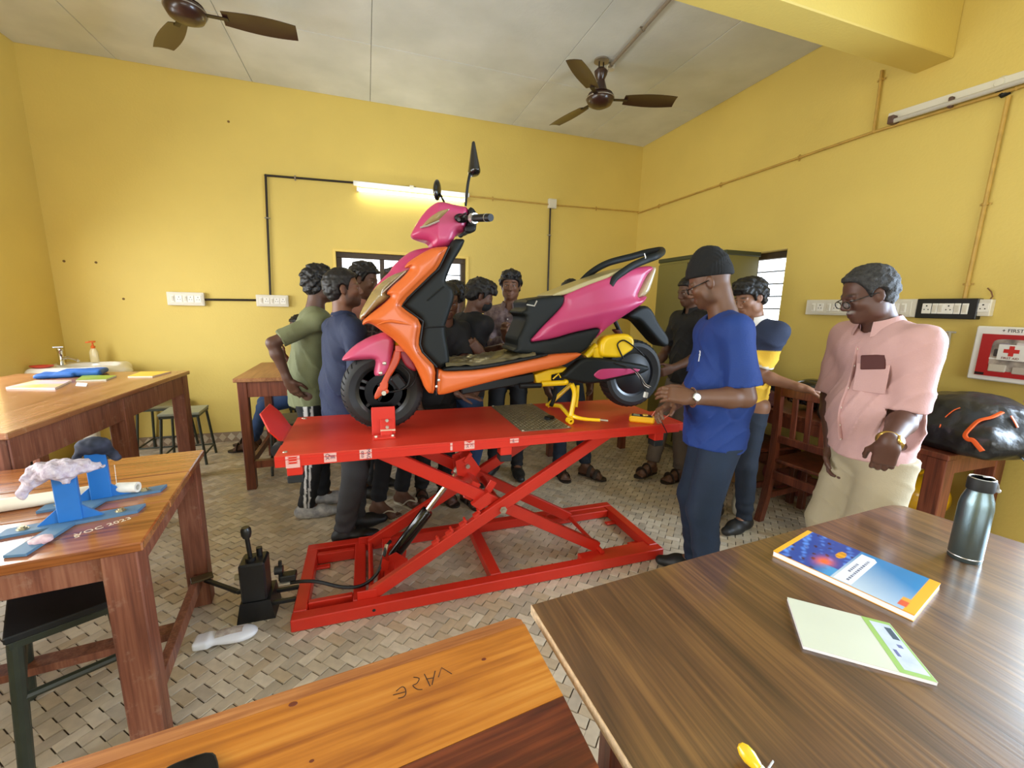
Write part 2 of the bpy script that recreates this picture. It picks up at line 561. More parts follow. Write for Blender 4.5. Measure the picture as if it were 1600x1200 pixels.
for i in range(-140, 141):
    for j in range(-60, 61):
        for kind in (0, 1):
            ctr = V(i + 4 * j, i, 0) * Wb + (V(Wb, Wb / 2, 0) if kind == 0 else V(Wb / 2, 2 * Wb, 0))
            w = R45 @ ctr + V(0.35, 2.3, 0)
            if not (XL + .03 < w[0] < XR - .03 and 0.1 < w[1] < YB - .03): continue
            cc = RM @ (w - EYE)
            if cc[2] < 0.2: continue
            u, v_ = 800 + F * cc[0] / cc[2], 600 + F * cc[1] / cc[2]
            if not (-60 < u < 1660 and 500 < v_ < 1260): continue
            t = 0.70 / CAMZ; h = w * t          # where the sight line crosses table height
            hid = (h[0] > .33 and h[1] < .86) or (h[0] < .30 and h[1] < .76) 
            bricks.append((hid, np.linalg.norm(w - EYE), w, kind, random.choices((0, 1, 2, 3), (4, 3, 2, 2))[0]))
bricks.sort(key=lambda q: (q[0], q[1]))
protos = []
for kk in range(8):
    me = bpy.data.meshes.new('brick'); me.from_pydata(*((bvs, [], bfs) if kk < 4 else (bvs1, [], bfs1))); me.materials.append(M_BRK[kk % 4]); protos.append(me)
fl_inv = np.array(floor.location)
for (hid, dd, w, kind, k) in bricks[:296]:
    o = bpy.data.objects.new('brick', protos[k + 4 * kind]); COL.objects.link(o); o.parent = floor
    o.location = w - fl_inv + V(0, 0, random.uniform(-.0005, .0005)); o.rotation_euler = (0, 0, -math.pi / 4 + (math.pi / 2 if kind else 0))
rest = bricks[296:]
BV = (np.array(bvs), np.array(bvs1)); vs = []; fs = []; mi = []
for n, (hid, dd, w, kind, k) in enumerate(rest):
    vs.append(BV[kind] @ rotz(-math.pi / 4 + (math.pi / 2 if kind else 0)).T + w)
    fs += [tuple(a + 16 * n for a in f_) for f_ in (bfs, bfs1)[kind]]; mi += [k] * 9
me_o = link_mesh('paver_blocks', np.concatenate(vs), fs, M_BRK, floor, None, mi=mi)
me_o['kind'] = 'stuff'

# ceiling with board panels
b = MB(); b.box(((XL + XR) / 2, (YB + YF) / 2, ZC + 0.08), (XR - XL + .5, YB - YF + .5, 0.13))
ceiling = struct(b.build('ceiling', mat('ceiling_joint', (120, 110, 95), 0.9)))
xs = [XL, -1.95, -0.93, 0.115, 1.63, 2.575, XR]; ys = [YF, -1.3, 0.0, 1.3, 2.6, 3.94, YB]
for i in range(6):
    for j in range(6):
        if j < 2: continue
        g = 0.004
        b = MB(); b.box(((xs[i] + xs[i + 1]) / 2, (ys[j] + ys[j + 1]) / 2, ZC + .008), (xs[i + 1] - xs[i] - g, ys[j + 1] - ys[j] - g, .016), bev=.003)
        b.build('ceiling_panel', M_CEIL, ceiling)
b = MB(); b.box(((XL + XR) / 2, (YF + 0) / 2, ZC + .008), (XR - XL, -YF, .016)); b.build('ceiling_panel', M_CEIL, ceiling)

def wall(name, axis, pos, lo, hi, holes, out, T=0.22):
    """axis 0: wall plane x=pos spanning y in lo..hi; axis 1: plane y=pos. holes (a0,a1,z0,z1)"""
    b = MB()
    cuts = sorted({lo, hi, *[h[0] for h in holes], *[h[1] for h in holes]})
    for a0, a1 in zip(cuts, cuts[1:]):
        hs = [h for h in holes if h[0] <= a0 + 1e-6 and h[1] >= a1 - 1e-6]
        zs = [0.0]
        for h in hs: zs += [h[2], h[3]]
        zs.append(ZC + .02)
        for z0, z1 in zip(zs[::2], zs[1::2]):
            if z1 - z0 < 1e-4: continue
            c = [0, 0, (z0 + z1) / 2]; s = [0, 0, z1 - z0]
            c[axis] = pos + out * T / 2; s[axis] = T
            c[1 - axis] = (a0 + a1) / 2; s[1 - axis] = a1 - a0
            b.box(c, s)
    return struct(b.build(name, M_WALL, loc=(0, 0, 0)))
WB = (-0.285, 1.114, 0.95, 1.98)          # rear window
WR = (2.77, 4.10, 0.98, 1.98)             # window in the right wall
wall('wall_back', 1, YB, XL - .22, XR + .22, [WB], 1)
wall('wall_right', 0, XR, YF, YB, [(-1.3, 1.0, 0.9, 2.3), WR], 1)
wall('wall_left', 0, XL, YF, YB, [(0.3, 2.75, 0.9, 2.2), (3.2, 4.16, 0.0, 2.1)], -1)
wall('wall_front', 1, YF, XL - .22, XR + .22, [(-1.5, 2.1, 0.85, 2.35)], -1)

# ceiling beam
b = MB(); b.box(((XL + XR) / 2, 1.945, (2.966 + ZC) / 2 + .01), (XR - XL, 0.195, ZC - 2.966 + .02), bev=.006)
struct(b.build('trim_1', M_WALL))

# skirting of the same paver tiles, set on the diagonal
M_SK = mat('skirting_mortar', (150, 128, 104), 0.8)
def skirt(name, axis, pos, lo, hi, sgn):
    b = MB(); c = [0, 0, .05]; s = [0, 0, .10]; c[axis] = pos + sgn * .006; s[axis] = .012; c[1 - axis] = (lo + hi) / 2; s[1 - axis] = hi - lo
    b.box(c, s); o = struct(b.build(name, M_SK)); return o
sk = skirt('baseboard_back', 1, YB, XL, XR, -1)
skirt('baseboard_right', 0, XR, YF, YB, -1); skirt('baseboard_left', 0, XL, 0.2, 3.2, 1)
tp = []
for n in range(3):
    me = bpy.data.meshes.new('tile'); q = .032; hh = .047
    me.from_pydata([(-q - .006, 0, 0), (0, 0, -hh + .002), (q + .006, 0, 0), (0, 0, hh - .002), (-q, -.004, 0), (0, -.004, -hh + .006), (q, -.004, 0), (0, -.004, hh - .006)], [],
                   [(4, 5, 6, 7), (0, 1, 5, 4), (1, 2, 6, 5), (2, 3, 7, 6), (3, 0, 4, 7)])
    me.materials.append(M_BRK[n]); tp.append(me)
n = 0; x = XL + .06
while x < 0.2:
    o = bpy.data.objects.new('tile', tp[n % 3]); COL.objects.link(o); o.parent = sk
    o.location = V(x, YB - .012, .05) - np.array(sk.location); x += .0785; n += 1

# ---- windows: brown frames, mullions and iron bars in the reveals
M_FRAME = mat('brown_window_frame', (74, 60, 46), 0.55, var=.12, scale=20)
M_BAR = mat('window_bar_iron', (88, 92, 96), 0.5, metal=.4)
def window(name, axis, pos, a0, a1, z0, z1, panes, bars, sgn=1, vert=False):
    """frame set in the wall, its plane at axis=pos"""
    def P(a, z, d=0):
        q = [0, 0, z]; q[axis] = pos + d; q[1 - axis] = a; return q
    w = .055
    b = MB()
    def rail(aa, bb, zz0, zz1):
        c = P((aa + bb) / 2, (zz0 + zz1) / 2); s = [0, 0, zz1 - zz0]; s[axis] = .07; s[1 - axis] = bb - aa; b.box(c, s, bev=.004)
    rail(a0, a1, z1 - w, z1); rail(a0, a1, z0, z0 + w); rail(a0, a0 + w, z0 + w, z1 - w); rail(a1 - w, a1, z0 + w, z1 - w)
    root = struct(b.build(name, M_FRAME))
    for k in range(1, panes):
        b = MB(); a = a0 + (a1 - a0) * k / panes; rail(a - .024, a + .024, z0 + w, z1 - w); b.build('mullion', M_FRAME, root)
    for k in range(1, bars + 1):
        z = z0 + w + (z1 - z0 - 2 * w) * k / (bars + 1)
        b = MB(); b.cyl(P(a0 + .02, z, .0), P(a1 - .02, z, .0), .006, n=8); b.build('bar', M_BAR, root)
    return root
window('window_1', 1, YB + .10, *WB, 3, 6)
window('window_2', 0, XR + .14, *WR, 3, 7)
window('window_3', 0, XL - .14, .3, 2.75, .9, 2.2, 4, 0)
window('window_4', 0, XR + .14, -1.3, 1.0, .9, 2.3, 3, 0)
b = MB()
for (c, s) in (((XL - .11, 3.225, 1.05), (.1, .05, 2.1)), ((XL - .11, 4.135, 1.05), (.1, .05, 2.1)), ((XL - .11, 3.68, 2.075), (.1, .86, .05))): b.box(c, s, bev=.004)
struct(b.build('door_1', mat('door_frame_paint', (206, 196, 170), .5)))
# yellow painted lip round the back window
b = MB(); x0, x1, z0, z1 = WB
for (c, s) in (((x0 - .012, YB - .004, (z0 + z1) / 2), (.028, .012, z1 - z0 + .05)), ((x1 + .012, YB - .004, (z0 + z1) / 2), (.028, .012, z1 - z0 + .05)), (((x0 + x1) / 2, YB - .004, z1 + .012), (x1 - x0, .012, .028)), (((x0 + x1) / 2, YB - .004, z0 - .012), (x1 - x0, .012, .028))): b.box(c, s, bev=.003)
struct(b.build('trim_2', mat('bright_yellow_lip', (240, 210, 110), .55)))

# ground outside, lit by the sky
b = MB(); b.box((0, 0, -.30), (40, 40, .1)); struct(b.build('trim_3', mat('outside_ground', (176, 170, 156), .9, var=.15, scale=3)))
# ------------------------------------------------------------------ fixtures on walls and ceiling
M_BLK = mat('black_plastic', (26, 25, 25), 0.38)
M_BLKM = mat('black_matt', (20, 20, 20), 0.6)
M_COND = mat('black_conduit', (34, 24, 22), 0.4)
M_YPIPE = mat('painted_pipe', (196, 158, 76), 0.5, var=.15, scale=12)
M_IVORY = mat('ivory_plastic', (226, 220, 204), 0.35)
M_IVORY2 = mat('ivory_switch', (242, 238, 228), 0.3)
M_STEEL = mat('bright_steel', (196, 196, 196), 0.25, metal=1.0)
M_CHROME = mat('chrome', (220, 220, 220), 0.12, metal=1.0)
M_CLIP = mat('pipe_clip', (160, 150, 135), 0.4, metal=.6)
M_WHITE = mat('white_plastic', (238, 238, 234), 0.35)

def conduit(name, label, pts, r, m_, clips=(), clipm=None):
    pts = [np.asarray(q, float) for q in pts]
    root = thing(name, label, 'conduit', pts[0])
    for a, c in zip(pts, pts[1:]):
        b = MB(); b.cyl(a, c, r, n=10); b.build('pipe', m_, root)
    for q in pts[1:-1]:
        b = MB(); b.sphere(q, r * 1.25, 6); b.build('elbow', m_, root)
    for (i, t, n) in clips:
        a, c = pts[i], pts[i + 1]; d = unit(c - a); p = a + (c - a) * t
        b = MB(); b.tube([p - d * .006, p + d * .006], r * 1.5, 10)
        n = np.asarray(n, float); s = np.cross(n, d)
        b.box(p - n * r * .8, (.05, .012, .004), np.stack([s, d, n], 1)); b.build('clip', clipm or M_CLIP, root)
    return root
YW = YB - .022
def bw(x, y): return py(x, y, YW)
XW = XR - .022
def rw(x, y): return pxx(x, y, XW)
conduit('conduit_pipe', 'black conduit running from lit tube light down to the switch box on back wall', [bw(650, 293.5), bw(415, 274), bw(422.5, 464)], .0105, M_COND, [(0, .82, (0, -1, 0)), (1, .34, (0, -1, 0))])
conduit('conduit_pipe', 'short black conduit joining the two white socket boxes on back wall', [bw(314, 468), bw(410, 469)], .011, M_COND)
conduit('conduit_pipe', 'black conduit hanging straight below small white junction box on back wall', [bw(860, 322), bw(854, 520)], .0105, M_COND, [(0, .22, (0, -1, 0))])
a0 = bw(728, 306); a1 = bw(999, 331.5); a1[0] = XW
conduit('conduit_pipe', 'yellow painted conduit along back wall from tube light to right corner', [a0, bw(862, 320), a1], .008, M_YPIPE, [(0, .3, (0, -1, 0)), (1, .5, (0, -1, 0))], M_YPIPE)
a2 = rw(1000, 332); a2[1] = YW
conduit('conduit_pipe', 'long yellow painted conduit sloping across upper right wall towards the dead tube light', [a2, rw(1365, 206), rw(1588, 138), rw(1640, 120)], .009, M_YPIPE, [(0, .15, (-1, 0, 0)), (0, .5, (-1, 0, 0)), (0, .8, (-1, 0, 0))], M_YPIPE)
conduit('conduit_pipe', 'short yellow painted conduit rising from wall pipe up to the beam', [rw(1365, 205), rw(1378, 110)], .009, M_YPIPE, [(0, .85, (-1, 0, 0))], M_YPIPE)
conduit('conduit_pipe', 'yellow painted conduit dropping from dead tube light to the black switchboard', [rw(1576, 150), rw(1505, 474)], .010, M_YPIPE, [(0, .5, (-1, 0, 0)), (0, .9, (-1, 0, 0))], M_YPIPE)

def plate(root, name, c, ex, ey, n, w, h, t, m_, parent=None, bev=.003):
    b = MB(); b.box(np.asarray(c) + n * t / 2, (w, h, t), np.stack([ex, ey, n], 1), bev); return b.build(name, m_, parent or root)
def switchboard(name, label, cat, c, ex, n, w, h, mods, body, t=.045, face=None, group=None):
    """mods: list of (offset 0..1, width, kind)"""
    ey = V(0, 0, 1); ex = np.asarray(ex, float); n = np.asarray(n, float)
    root = thing(name, label, cat, c, group=group)
    plate(root, 'box', c, ex, ey, n, w, h, t, body)
    f = np.asarray(c) + n * t
    if face is not None: plate(root, 'face_plate', f, ex, ey, n, w * .93, h * .82, .004, face)
    f = f + n * (.004 if face is not None else 0)
    for (o, mw, kind) in mods:
        p = f + ex * (o - .5) * w
        q = plate(root, 'socket' if kind == 's' else 'switch', p, ex, ey, n, mw, h * .52, .004, M_IVORY2, bev=.0015)
        if kind == 's':
            for dx, dz, r in ((0, .016, .0045), (-.010, -.006, .0035), (.010, -.006, .0035)):
                b = MB(); b.cyl(p + n * .0035 + ex * dx + ey * dz, p + n * .0048 + ex * dx + ey * dz, r, n=8); b.build('pin_hole', M_BLK, q)
        else:
            b = MB(); b.box(p + n * .006, (mw * .6, h * .36, .006), np.stack([ex, ey, n], 1) @ rotax((1, 0, 0), .18), .001); b.build('rocker', M_IVORY, q)
    return root
ex = V(1, 0, 0); n_ = V(0, -1, 0)
M5 = [(.16, .028, 'w'), (.33, .05, 's'), (.50, .028, 'w'), (.64, .05, 's'), (.84, .05, 's')]
switchboard('socket_box', 'white three socket box at left end of short black conduit on back wall', 'socket', py(293, 467, YB), ex, n_, .30, .125, M5, M_IVORY, face=M_IVORY)
switchboard('socket_box', 'white socket box under long black conduit, behind the man in olive shirt', 'socket', py(427, 470, YB), ex, n_, .29, .115, M5, M_IVORY, face=M_IVORY)
switchboard('junction_box', 'small square white junction box on yellow conduit, back wall', 'junction box', py(861.5, 319, YB), ex, n_, .10, .105, [], M_IVORY, face=M_IVORY)
ex = V(0, -1, 0); n_ = V(-1, 0, 0)
cA = (pxx(1266, 479, XR) + pxx(1438, 483, XR)) / 2
switchboard('switchboard', 'long white switchboard on right wall behind head of man in pink shirt', 'switchboard', cA, ex, n_, .73, .115, [(.09, .028, 'w'), (.16, .05, 's'), (.25, .028, 'w'), (.32, .05, 's'), (.44, .05, 's'), (.66, .028, 'w'), (.72, .05, 's'), (.79, .028, 'w'), (.84, .05, 's'), (.91, .028, 'w')], M_IVORY, face=M_IVORY)
cB = (pxx(1442, 483, XR) + pxx(1531, 482, XR)) / 2
switchboard('switchboard', 'black framed switchboard with ivory switches right of the white one', 'switchboard', cB, ex, n_, .29, .12, [(.19, .046, 's'), (.33, .028, 'w'), (.43, .028, 'w'), (.56, .048, 's'), (.70, .03, 'w'), (.82, .03, 'w')], M_BLK, t=.05)
cC = pxx(1542.5, 481, XR)
switchboard('switch_box', 'small single ivory socket box at right end of the switchboards', 'socket', cC, ex, n_, .062, .095, [(.5, .05, 's')], M_IVORY, t=.04)
b = MB(); b.tube([rw(1544, 472), rw(1551, 463), rw(1549, 456), rw(1543, 450)], .0035, 6)
tag(b.build('loose_wire', mat('brown_wire', (120, 78, 40), .5)), 'loose brown wire curling above the small single socket box', 'wire')

# tube lights
root = thing('tube_light', 'lit fluorescent tube light on the back wall above the scooter', 'light', py(640, 300, YB))
p0, p1 = py(557, 291, YB - .02), py(729, 305, YB - .02)
b = MB(); b.box((p0 + p1) / 2 + V(0, .002, .015), (1.22, .036, .045), bev=.006); b.build('fitting', M_WHITE, root)
p0, p1 = py(559, 297.5, YB - .055), py(727, 312, YB - .055); p1[2] = p0[2] = (p0[2] + p1[2]) / 2
b = MB(); b.cyl(p0, p1, .0135, n=12); b.build('glowing_tube', mat('tube_glow', (255, 255, 236), .4, emit=22), root)
for p in (p0, p1):
    b = MB(); b.box(p + V(0, .02, .005), (.022, .06, .045), bev=.004); b.build('lamp_holder', M_WHITE, root)
b = MB(); b.box(py(643, 294, YB - .02), (.045, .04, .05), bev=.004); b.build('starter', M_IVORY, root)
root = thing('tube_light', 'unlit old tube light fitting high on the right wall near the beam', 'light', pxx(1500, 160, XR))
q0, q1 = pxx(1390, 184, XR - .02), pxx(1640, 106, XR - .02)
b = MB(); b.bar(q0, q1, .045, .035, (-1, 0, 0)); b.build('fitting', M_IVORY, root)
q0, q1 = pxx(1393, 190, XR - .06), pxx(1640, 113, XR - .06)
b = MB(); b.cyl(q0, q1, .014, n=12); b.build('glass_tube', mat('dead_tube_glass', (196, 190, 180), .3), root)
b = MB(); b.box(pxx(1396, 188, XR - .045), (.07, .035, .05), bev=.005); b.build('lamp_holder', mat('brown_lamp_holder', (96, 70, 60), .5), root)
b = MB(); b.box(pxx(1486, 160, XR - .05), (.03, .02, .06), bev=.004); b.build('starter', mat('brown_lamp_holder', (96, 70, 60), .5), root)
b = MB(); b.lathe([(.0, 0), (.034, 0), (.036, .02), (.02, .045), (0, .046)], pxx(1568, 131, XR), frame((-1, 0, 0)), 16)
root2 = thing('ceiling_rose', 'round ivory cable outlet with black base below the unlit tube light', 'outlet', pxx(1568, 131, XR)); b.build('cover', M_IVORY, root2)
b = MB(); b.tube([pxx(1560, 142, XR - .01), pxx(1567, 149, XR - .02), pxx(1578, 143, XR - .01)], .014, 8); b.build('cable_bundle', M_BLKM, root2)

# first aid box
M_RED = mat('first_aid_red', (178, 32, 34), 0.4)
fa0 = pxx(1541, 507, XR); fa1 = pxx(1521, 590.5, XR)
zt, zb_ = 1.398, 1.096; yl = fa1[1] + .0; wfa = .40
root = thing('first_aid_box', 'red and white first aid cabinet with clear window, right wall', 'first aid box', (XR, yl - wfa / 2, zb_))
c = V(XR, yl - wfa / 2, (zt + zb_) / 2)
plate(root, 'cabinet', c, ex, V(0, 0, 1), n_, wfa, zt - zb_, .075, M_WHITE, bev=.006)
b = MB()
fx = XR - .075
def fapt(u, w): return V(fx, yl - u, zb_ + w)
H_ = zt - zb_
o_ = [(.034, .028), (wfa - .034, .028), (wfa - .034, H_ - .042), (.034, H_ - .042)]
i_ = chaikin([(.085, .058), (wfa - .07, .058), (wfa - .07, H_ - .064), (.085, H_ - .064)], 2)
# red door as a ring around the window
def ray_box(t, hw0, hh0, hh1, rr=0.0):
    """from the door centre along angle t to a (rounded) rectangle"""
    du, dw = math.cos(t), math.sin(t); hh = hh1 if dw > 0 else hh0
    if rr:
        n_p = 7.0; return (abs(du / hw0) ** n_p + abs(dw / hh) ** n_p) ** (-1 / n_p)
    return min(hw0 / abs(du) if abs(du) > 1e-6 else 9, hh / abs(dw) if abs(dw) > 1e-6 else 9)
ow, oh0, oh1 = wfa / 2 - .034, H_ / 2 - .028, H_ / 2 - .042
angs = sorted(list(np.linspace(0, 2 * math.pi, 49)[:-1]) + [math.atan2(oh1, ow), math.pi - math.atan2(oh1, ow), math.pi + math.atan2(oh0, ow), 2 * math.pi - math.atan2(oh0, ow)])
k = len(angs); ring = []
for dd in (.0, .008):
    for t in angs: r = ray_box(t, wfa / 2 - .08, H_ / 2 - .06, H_ / 2 - .066, 1); ring.append(fapt(wfa / 2 + r * math.cos(t), H_ / 2 + r * math.sin(t)) + n_ * dd)
    for t in angs: r = ray_box(t, ow, oh0, oh1); ring.append(fapt(wfa / 2 + r * math.cos(t), H_ / 2 + r * math.sin(t)) + n_ * dd)
fs = []
for i in range(k):
    j = (i + 1) % k
    fs += [(i, j, k + j, k + i), (2 * k + i, 2 * k + j, 3 * k + j, 3 * k + i), (k + i, k + j, 3 * k + j, 3 * k + i), (i, j, 2 * k + j, 2 * k + i)]
b = MB(); b.raw(ring, fs); door = b.build('door', M_RED, root)
b = MB(); b.box(fapt(wfa / 2, H_ / 2) + n_ * .001, (wfa - .13, H_ - .10, .002), np.stack([ex, V(0, 0, 1), n_], 1)); b.build('inner_shelf', mat('first_aid_inside', (120, 112, 106), .5, var=.3, scale=18, rgb2=(206, 196, 184)), root)
b = MB(); b.box(fapt(wfa / 2, H_ * .42) + n_ * .004, (wfa - .14, .008, .006), np.stack([ex, V(0, 0, 1), n_], 1)); b.build('shelf_edge', M_WHITE, root)
for (u, w, su, sw, rgb) in ((.12, .075, .07, .04, (206, 198, 184)), (.22, .07, .08, .036, (188, 178, 168)), (.11, .16, .03, .04, (60, 56, 60)), (.20, .205, .05, .03, (214, 206, 210)), (.13, .20, .04, .03, (150, 140, 150))):
    b = MB(); b.box(fapt(u, w) + n_ * .006, (su, sw, .01), np.stack([ex, V(0, 0, 1), n_], 1), .003); b.build('dressing_pack', mat('pack_%d' % rgb[0], rgb, .5), root)
cc = fapt(.165, .165) + n_ * .013
b = MB(); b.box(cc, (.105, .085, .003), np.stack([ex, V(0, 0, 1), n_], 1)); lab = b.build('cross_label', M_WHITE, root)
M_CR = mat('cross_red', (206, 44, 40), .5)
b = MB(); b.box(cc + n_ * .002 + V(0, 0, .008), (.06, .02, .0015), np.stack([ex, V(0, 0, 1), n_], 1)); b.box(cc + n_ * .002 + V(0, 0, .008), (.02, .055, .0016), np.stack([ex, V(0, 0, 1), n_], 1)); b.build('red_cross', M_CR, lab)
text_mesh('first_aid_lettering', 'FIRST AID', .016, cc + n_ * .0022 + V(0, 0, -.031), ex, (0, 0, 1), mat('dark_red_ink', (120, 26, 26), .6), lab)
text_mesh('first_aid_heading', '+ FIRST AID', .026, fapt(.105, H_ - .021) + n_ * .0006, ex, (0, 0, 1), mat('black_ink', (30, 24, 24), .6), root, align='LEFT')
b = MB(); b.box(fapt(.054, .038) + n_ * .0088, (.038, .014, .001), np.stack([ex, V(0, 0, 1), n_], 1)); b.build('corner_sticker', M_BLK, root)

# bracket marks and plugs on the walls
b = MB(); b.box(rw(1486, 519), (.006, .05, .012), bev=.003); b.cyl(rw(1484, 519), rw(1481, 543), .008, n=8)
tag(b.build('wall_hook', mat('grey_hook', (176, 170, 156), .5)), 'small grey hook bracket on right wall below the black switchboard', 'hook')
for (x, y), w in (((357, 190), 'small dark screw hole high on back wall'), ((100, 408), 'leftmost of two brown plugs side by side on back wall'), ((150, 410), 'right one of two brown plugs side by side on back wall'), ((193, 467), 'brown wall plug just left of the three socket box')):
    b = MB(); b.lathe([(0, .008), (.009, .006), (.011, 0)], py(x, y, YB), frame((0, -1, 0)), 8); tag(b.build('wall_plug', mat('plug_brown', (120, 88, 40), .7)), w, 'wall plug')

# ceiling fans
M_FAN = mat('brown_fan_enamel', (58, 34, 26), 0.3, coat=.3)
M_FAND = mat('fan_trim', (36, 22, 18), 0.35)
def fan(label, hub, top, phase):
    hub = np.asarray(hub, float); top = np.asarray(top, float)
    root = thing('ceiling_fan', label, 'fan', top)
    b = MB(); b.lathe([(0, -.002), (.045, -.002), (.062, .0), (.062, .012), (0, .012)], (top[0], top[1], ZC - .012), None, 20); b.build('ceiling_plate', M_CLIP, root)
    b = MB(); b.tube([top + V(-.02, 0, -.01), top + V(-.02, 0, -.05), top + V(0, 0, -.07), top + V(.02, 0, -.05), top + V(.02, 0, -.01)], .006, 8); b.build('hook', M_FAND, root)
    b = MB(); b.lathe([(.012, -.05), (.03, -.06), (.055, -.085), (.05, -.11), (.022, -.17), (.014, -.175)], top, None, 24); b.build('canopy', M_FAN, root)
    b = MB(); b.cyl(top + V(0, 0, -.06), hub + V(0, 0, .08), .012, n=12); b.build('down_rod', M_FAND, root)
    b = MB(); b.lathe([(.014, .155), (.03, .15), (.05, .085), (.075, .05), (.1, .045)], hub, None, 24); b.build('lower_cup', M_FAN, root)
    b = MB(); b.lathe([(0, -.055), (.05, -.052), (.095, -.03), (.112, 0), (.112, .025), (.09, .048), (0, .05)], hub, None, 32); mo = b.build('motor', M_FAN, root)
    b = MB(); b.tube([hub + V(.114 * math.cos(t), .114 * math.sin(t), .012) for t in np.linspace(0, 2 * math.pi, 33)[:-1]], .004, 6, closed=True); b.build('trim_ring', M_CLIP, mo)
    for k in range(3):
        R = rotz(phase + k * 2 * math.pi / 3)
        b = MB()
        def bl(u, v):
            r = .20 + .43 * u; w = (.055 + .022 * math.sin(u * math.pi * .9)); a = -.20
            yy = (v - .5) * 2 * w; return hub + R @ V(r, yy * math.cos(a), .012 + yy * math.sin(a) + .006 * (1 - (2 * v - 1) ** 2))
        b.grid(bl, 10, 4)
        vs = [V(*q) for q in b.v]; nv = len(vs); fs = list(b.f)
        b.v += [tuple(q - V(0, 0, .003)) for q in vs]; b.f += [tuple(i + nv for i in f_[::-1]) for f_ in fs]; b.mi += [0] * len(fs)
        # rim
        rim = [i * 5 for i in range(11)] + [10 * 5 + j for j in range(1, 5)] + [i * 5 + 4 for i in range(9, -1, -1)] + [j for j in range(3, 0, -1)]
        for i in range(len(rim)):
            a_, c_ = rim[i], rim[(i + 1) % len(rim)]; b.f.append((a_, c_, c_ + nv, a_ + nv)); b.mi.append(0)
        blade = b.build('blade', M_FAN, root)
        b = MB(); b.box(hub + R @ V(.165, 0, .008), (.13, .035, .006), R, .002); b.build('blade_bracket', M_FAND, blade)
    return root
ft = pz(940, 94, ZC); fh = py(937, 157, ft[1] - .01); fh[0] = ft[0]
fan('brown ceiling fan hanging in front of the right corner', fh, ft, -.30)
ft1 = pz(283, -50, ZC); f1 = py(301, 22, ft1[1]); f1[0] = ft1[0]; f1[2] -= .0
fan('brown ceiling fan at top left, its motor cut by the frame', f1, ft1, .0)
c0 = ft + V(.10, .05, -.012); c1 = pz(1051, -6, ZC - .012)
conduit('conduit_pipe', 'grey conduit on ceiling leading to the fan by the right corner', [c0, c1, c1 + (c1 - c0) * .3], .012, mat('grey_conduit', (150, 138, 122), .5), [(0, .05, (0, 0, -1)), (0, .6, (0, 0, -1))])
b = MB(); b.tube([c0, c0 + V(-.02, -.02, -.05), ft + V(.03, .0, -.09)], .004, 6)
tag(b.build('fan_cable', mat('white_cable', (210, 200, 186), .5)), 'thin cable looping from ceiling conduit to the right fan', 'cable')
b = MB(); b.lathe([(0, -.03), (.03, -.028), (.034, 0), (0, 0)], (c0[0] + .02, c0[1], ZC), None, 14); tag(b.build('ceiling_rose', M_IVORY), 'small round ivory ceiling rose beside right fan mount', 'ceiling rose')
# ------------------------------------------------------------------ tables, stools, chairs, cupboard
W_OR = wood('orange_varnished_wood', (146, 80, 22), (184, 112, 34), (206, 140, 58), 0, 1.0, .28, .35)
W_ORL = wood('orange_wood_end', (132, 74, 34), (160, 98, 48), (184, 122, 66), 0, 2.2, .5)
W_DK = wood('dark_red_stripe_wood', (54, 20, 11), (88, 36, 18), (124, 58, 28), 0, 1.3, .26, .35)
W_T1 = wood('polished_table_wood', (112, 60, 28), (150, 88, 42), (176, 114, 62), 0, 1.0, .2, .4)
W_LEG = wood('worn_red_leg_wood', (104, 58, 42), (132, 78, 56), (156, 102, 76), 2, 1.6, .5, 0, (158, 118, 96))
W_T3 = wood('pale_worn_top_wood', (128, 80, 50), (156, 102, 66), (178, 126, 88), 1, 1.0, .26, .4, (188, 146, 110))
W_RED = wood('red_brown_wood', (84, 40, 26), (114, 58, 38), (140, 78, 52), 2, 1.4, .4, .1)
W_REDX = wood('red_brown_rail_wood', (84, 40, 26), (114, 58, 38), (140, 78, 52), 0, 1.4, .4, .1)
W_T2 = wood('brown_bench_wood', (130, 82, 48), (156, 104, 64), (178, 126, 80), 1, 1.2, .4)
W_CH = wood('dark_chair_wood', (70, 32, 22), (98, 48, 32), (126, 66, 44), 2, 1.4, .35, .2)

def table(name, label, o, rz, sx, sy, z, top_m, leg_m, legs, lw=.075, tt=.03, apron=.10, inset=.05, rails=(), planks=1, cat='table'):
    """o = right-far corner; table extends -sx along local x, -sy along local y"""
    root = thing(name, label, cat, (o[0], o[1], 0), rz)
    g = .0015
    for k in range(planks):
        b = MB(); w = sy / planks; b.box((-sx / 2, -w * (k + .5), z - tt / 2), (sx, w - g, tt), bev=.004); b.build('plank' if planks > 1 else 'tabletop', top_m[k % len(top_m)] if isinstance(top_m, list) else top_m, root, local=True)
    za = z - tt - apron / 2
    for (cx, cy, lx, ly) in ((-sx / 2, -inset - .012, sx - 2 * inset, .024), (-sx / 2, -sy + inset + .012, sx - 2 * inset, .024), (-inset - .012, -sy / 2, .024, sy - 2 * inset), (-sx + inset + .012, -sy / 2, .024, sy - 2 * inset)):
        b = MB(); b.box((cx, cy, za), (lx, ly, apron), bev=.002); b.build('apron', leg_m, root, local=True)
    for (lx, ly) in legs:
        b = MB(); b.box((lx, ly, (z - tt) / 2), (lw, lw, z - tt), bev=.004); b.build('leg', leg_m, root, local=True)
    for (a, c, w, h) in rails:
        b = MB(); b.bar(a, c, w, h); b.build('stretcher', leg_m, root, local=True)
    return root
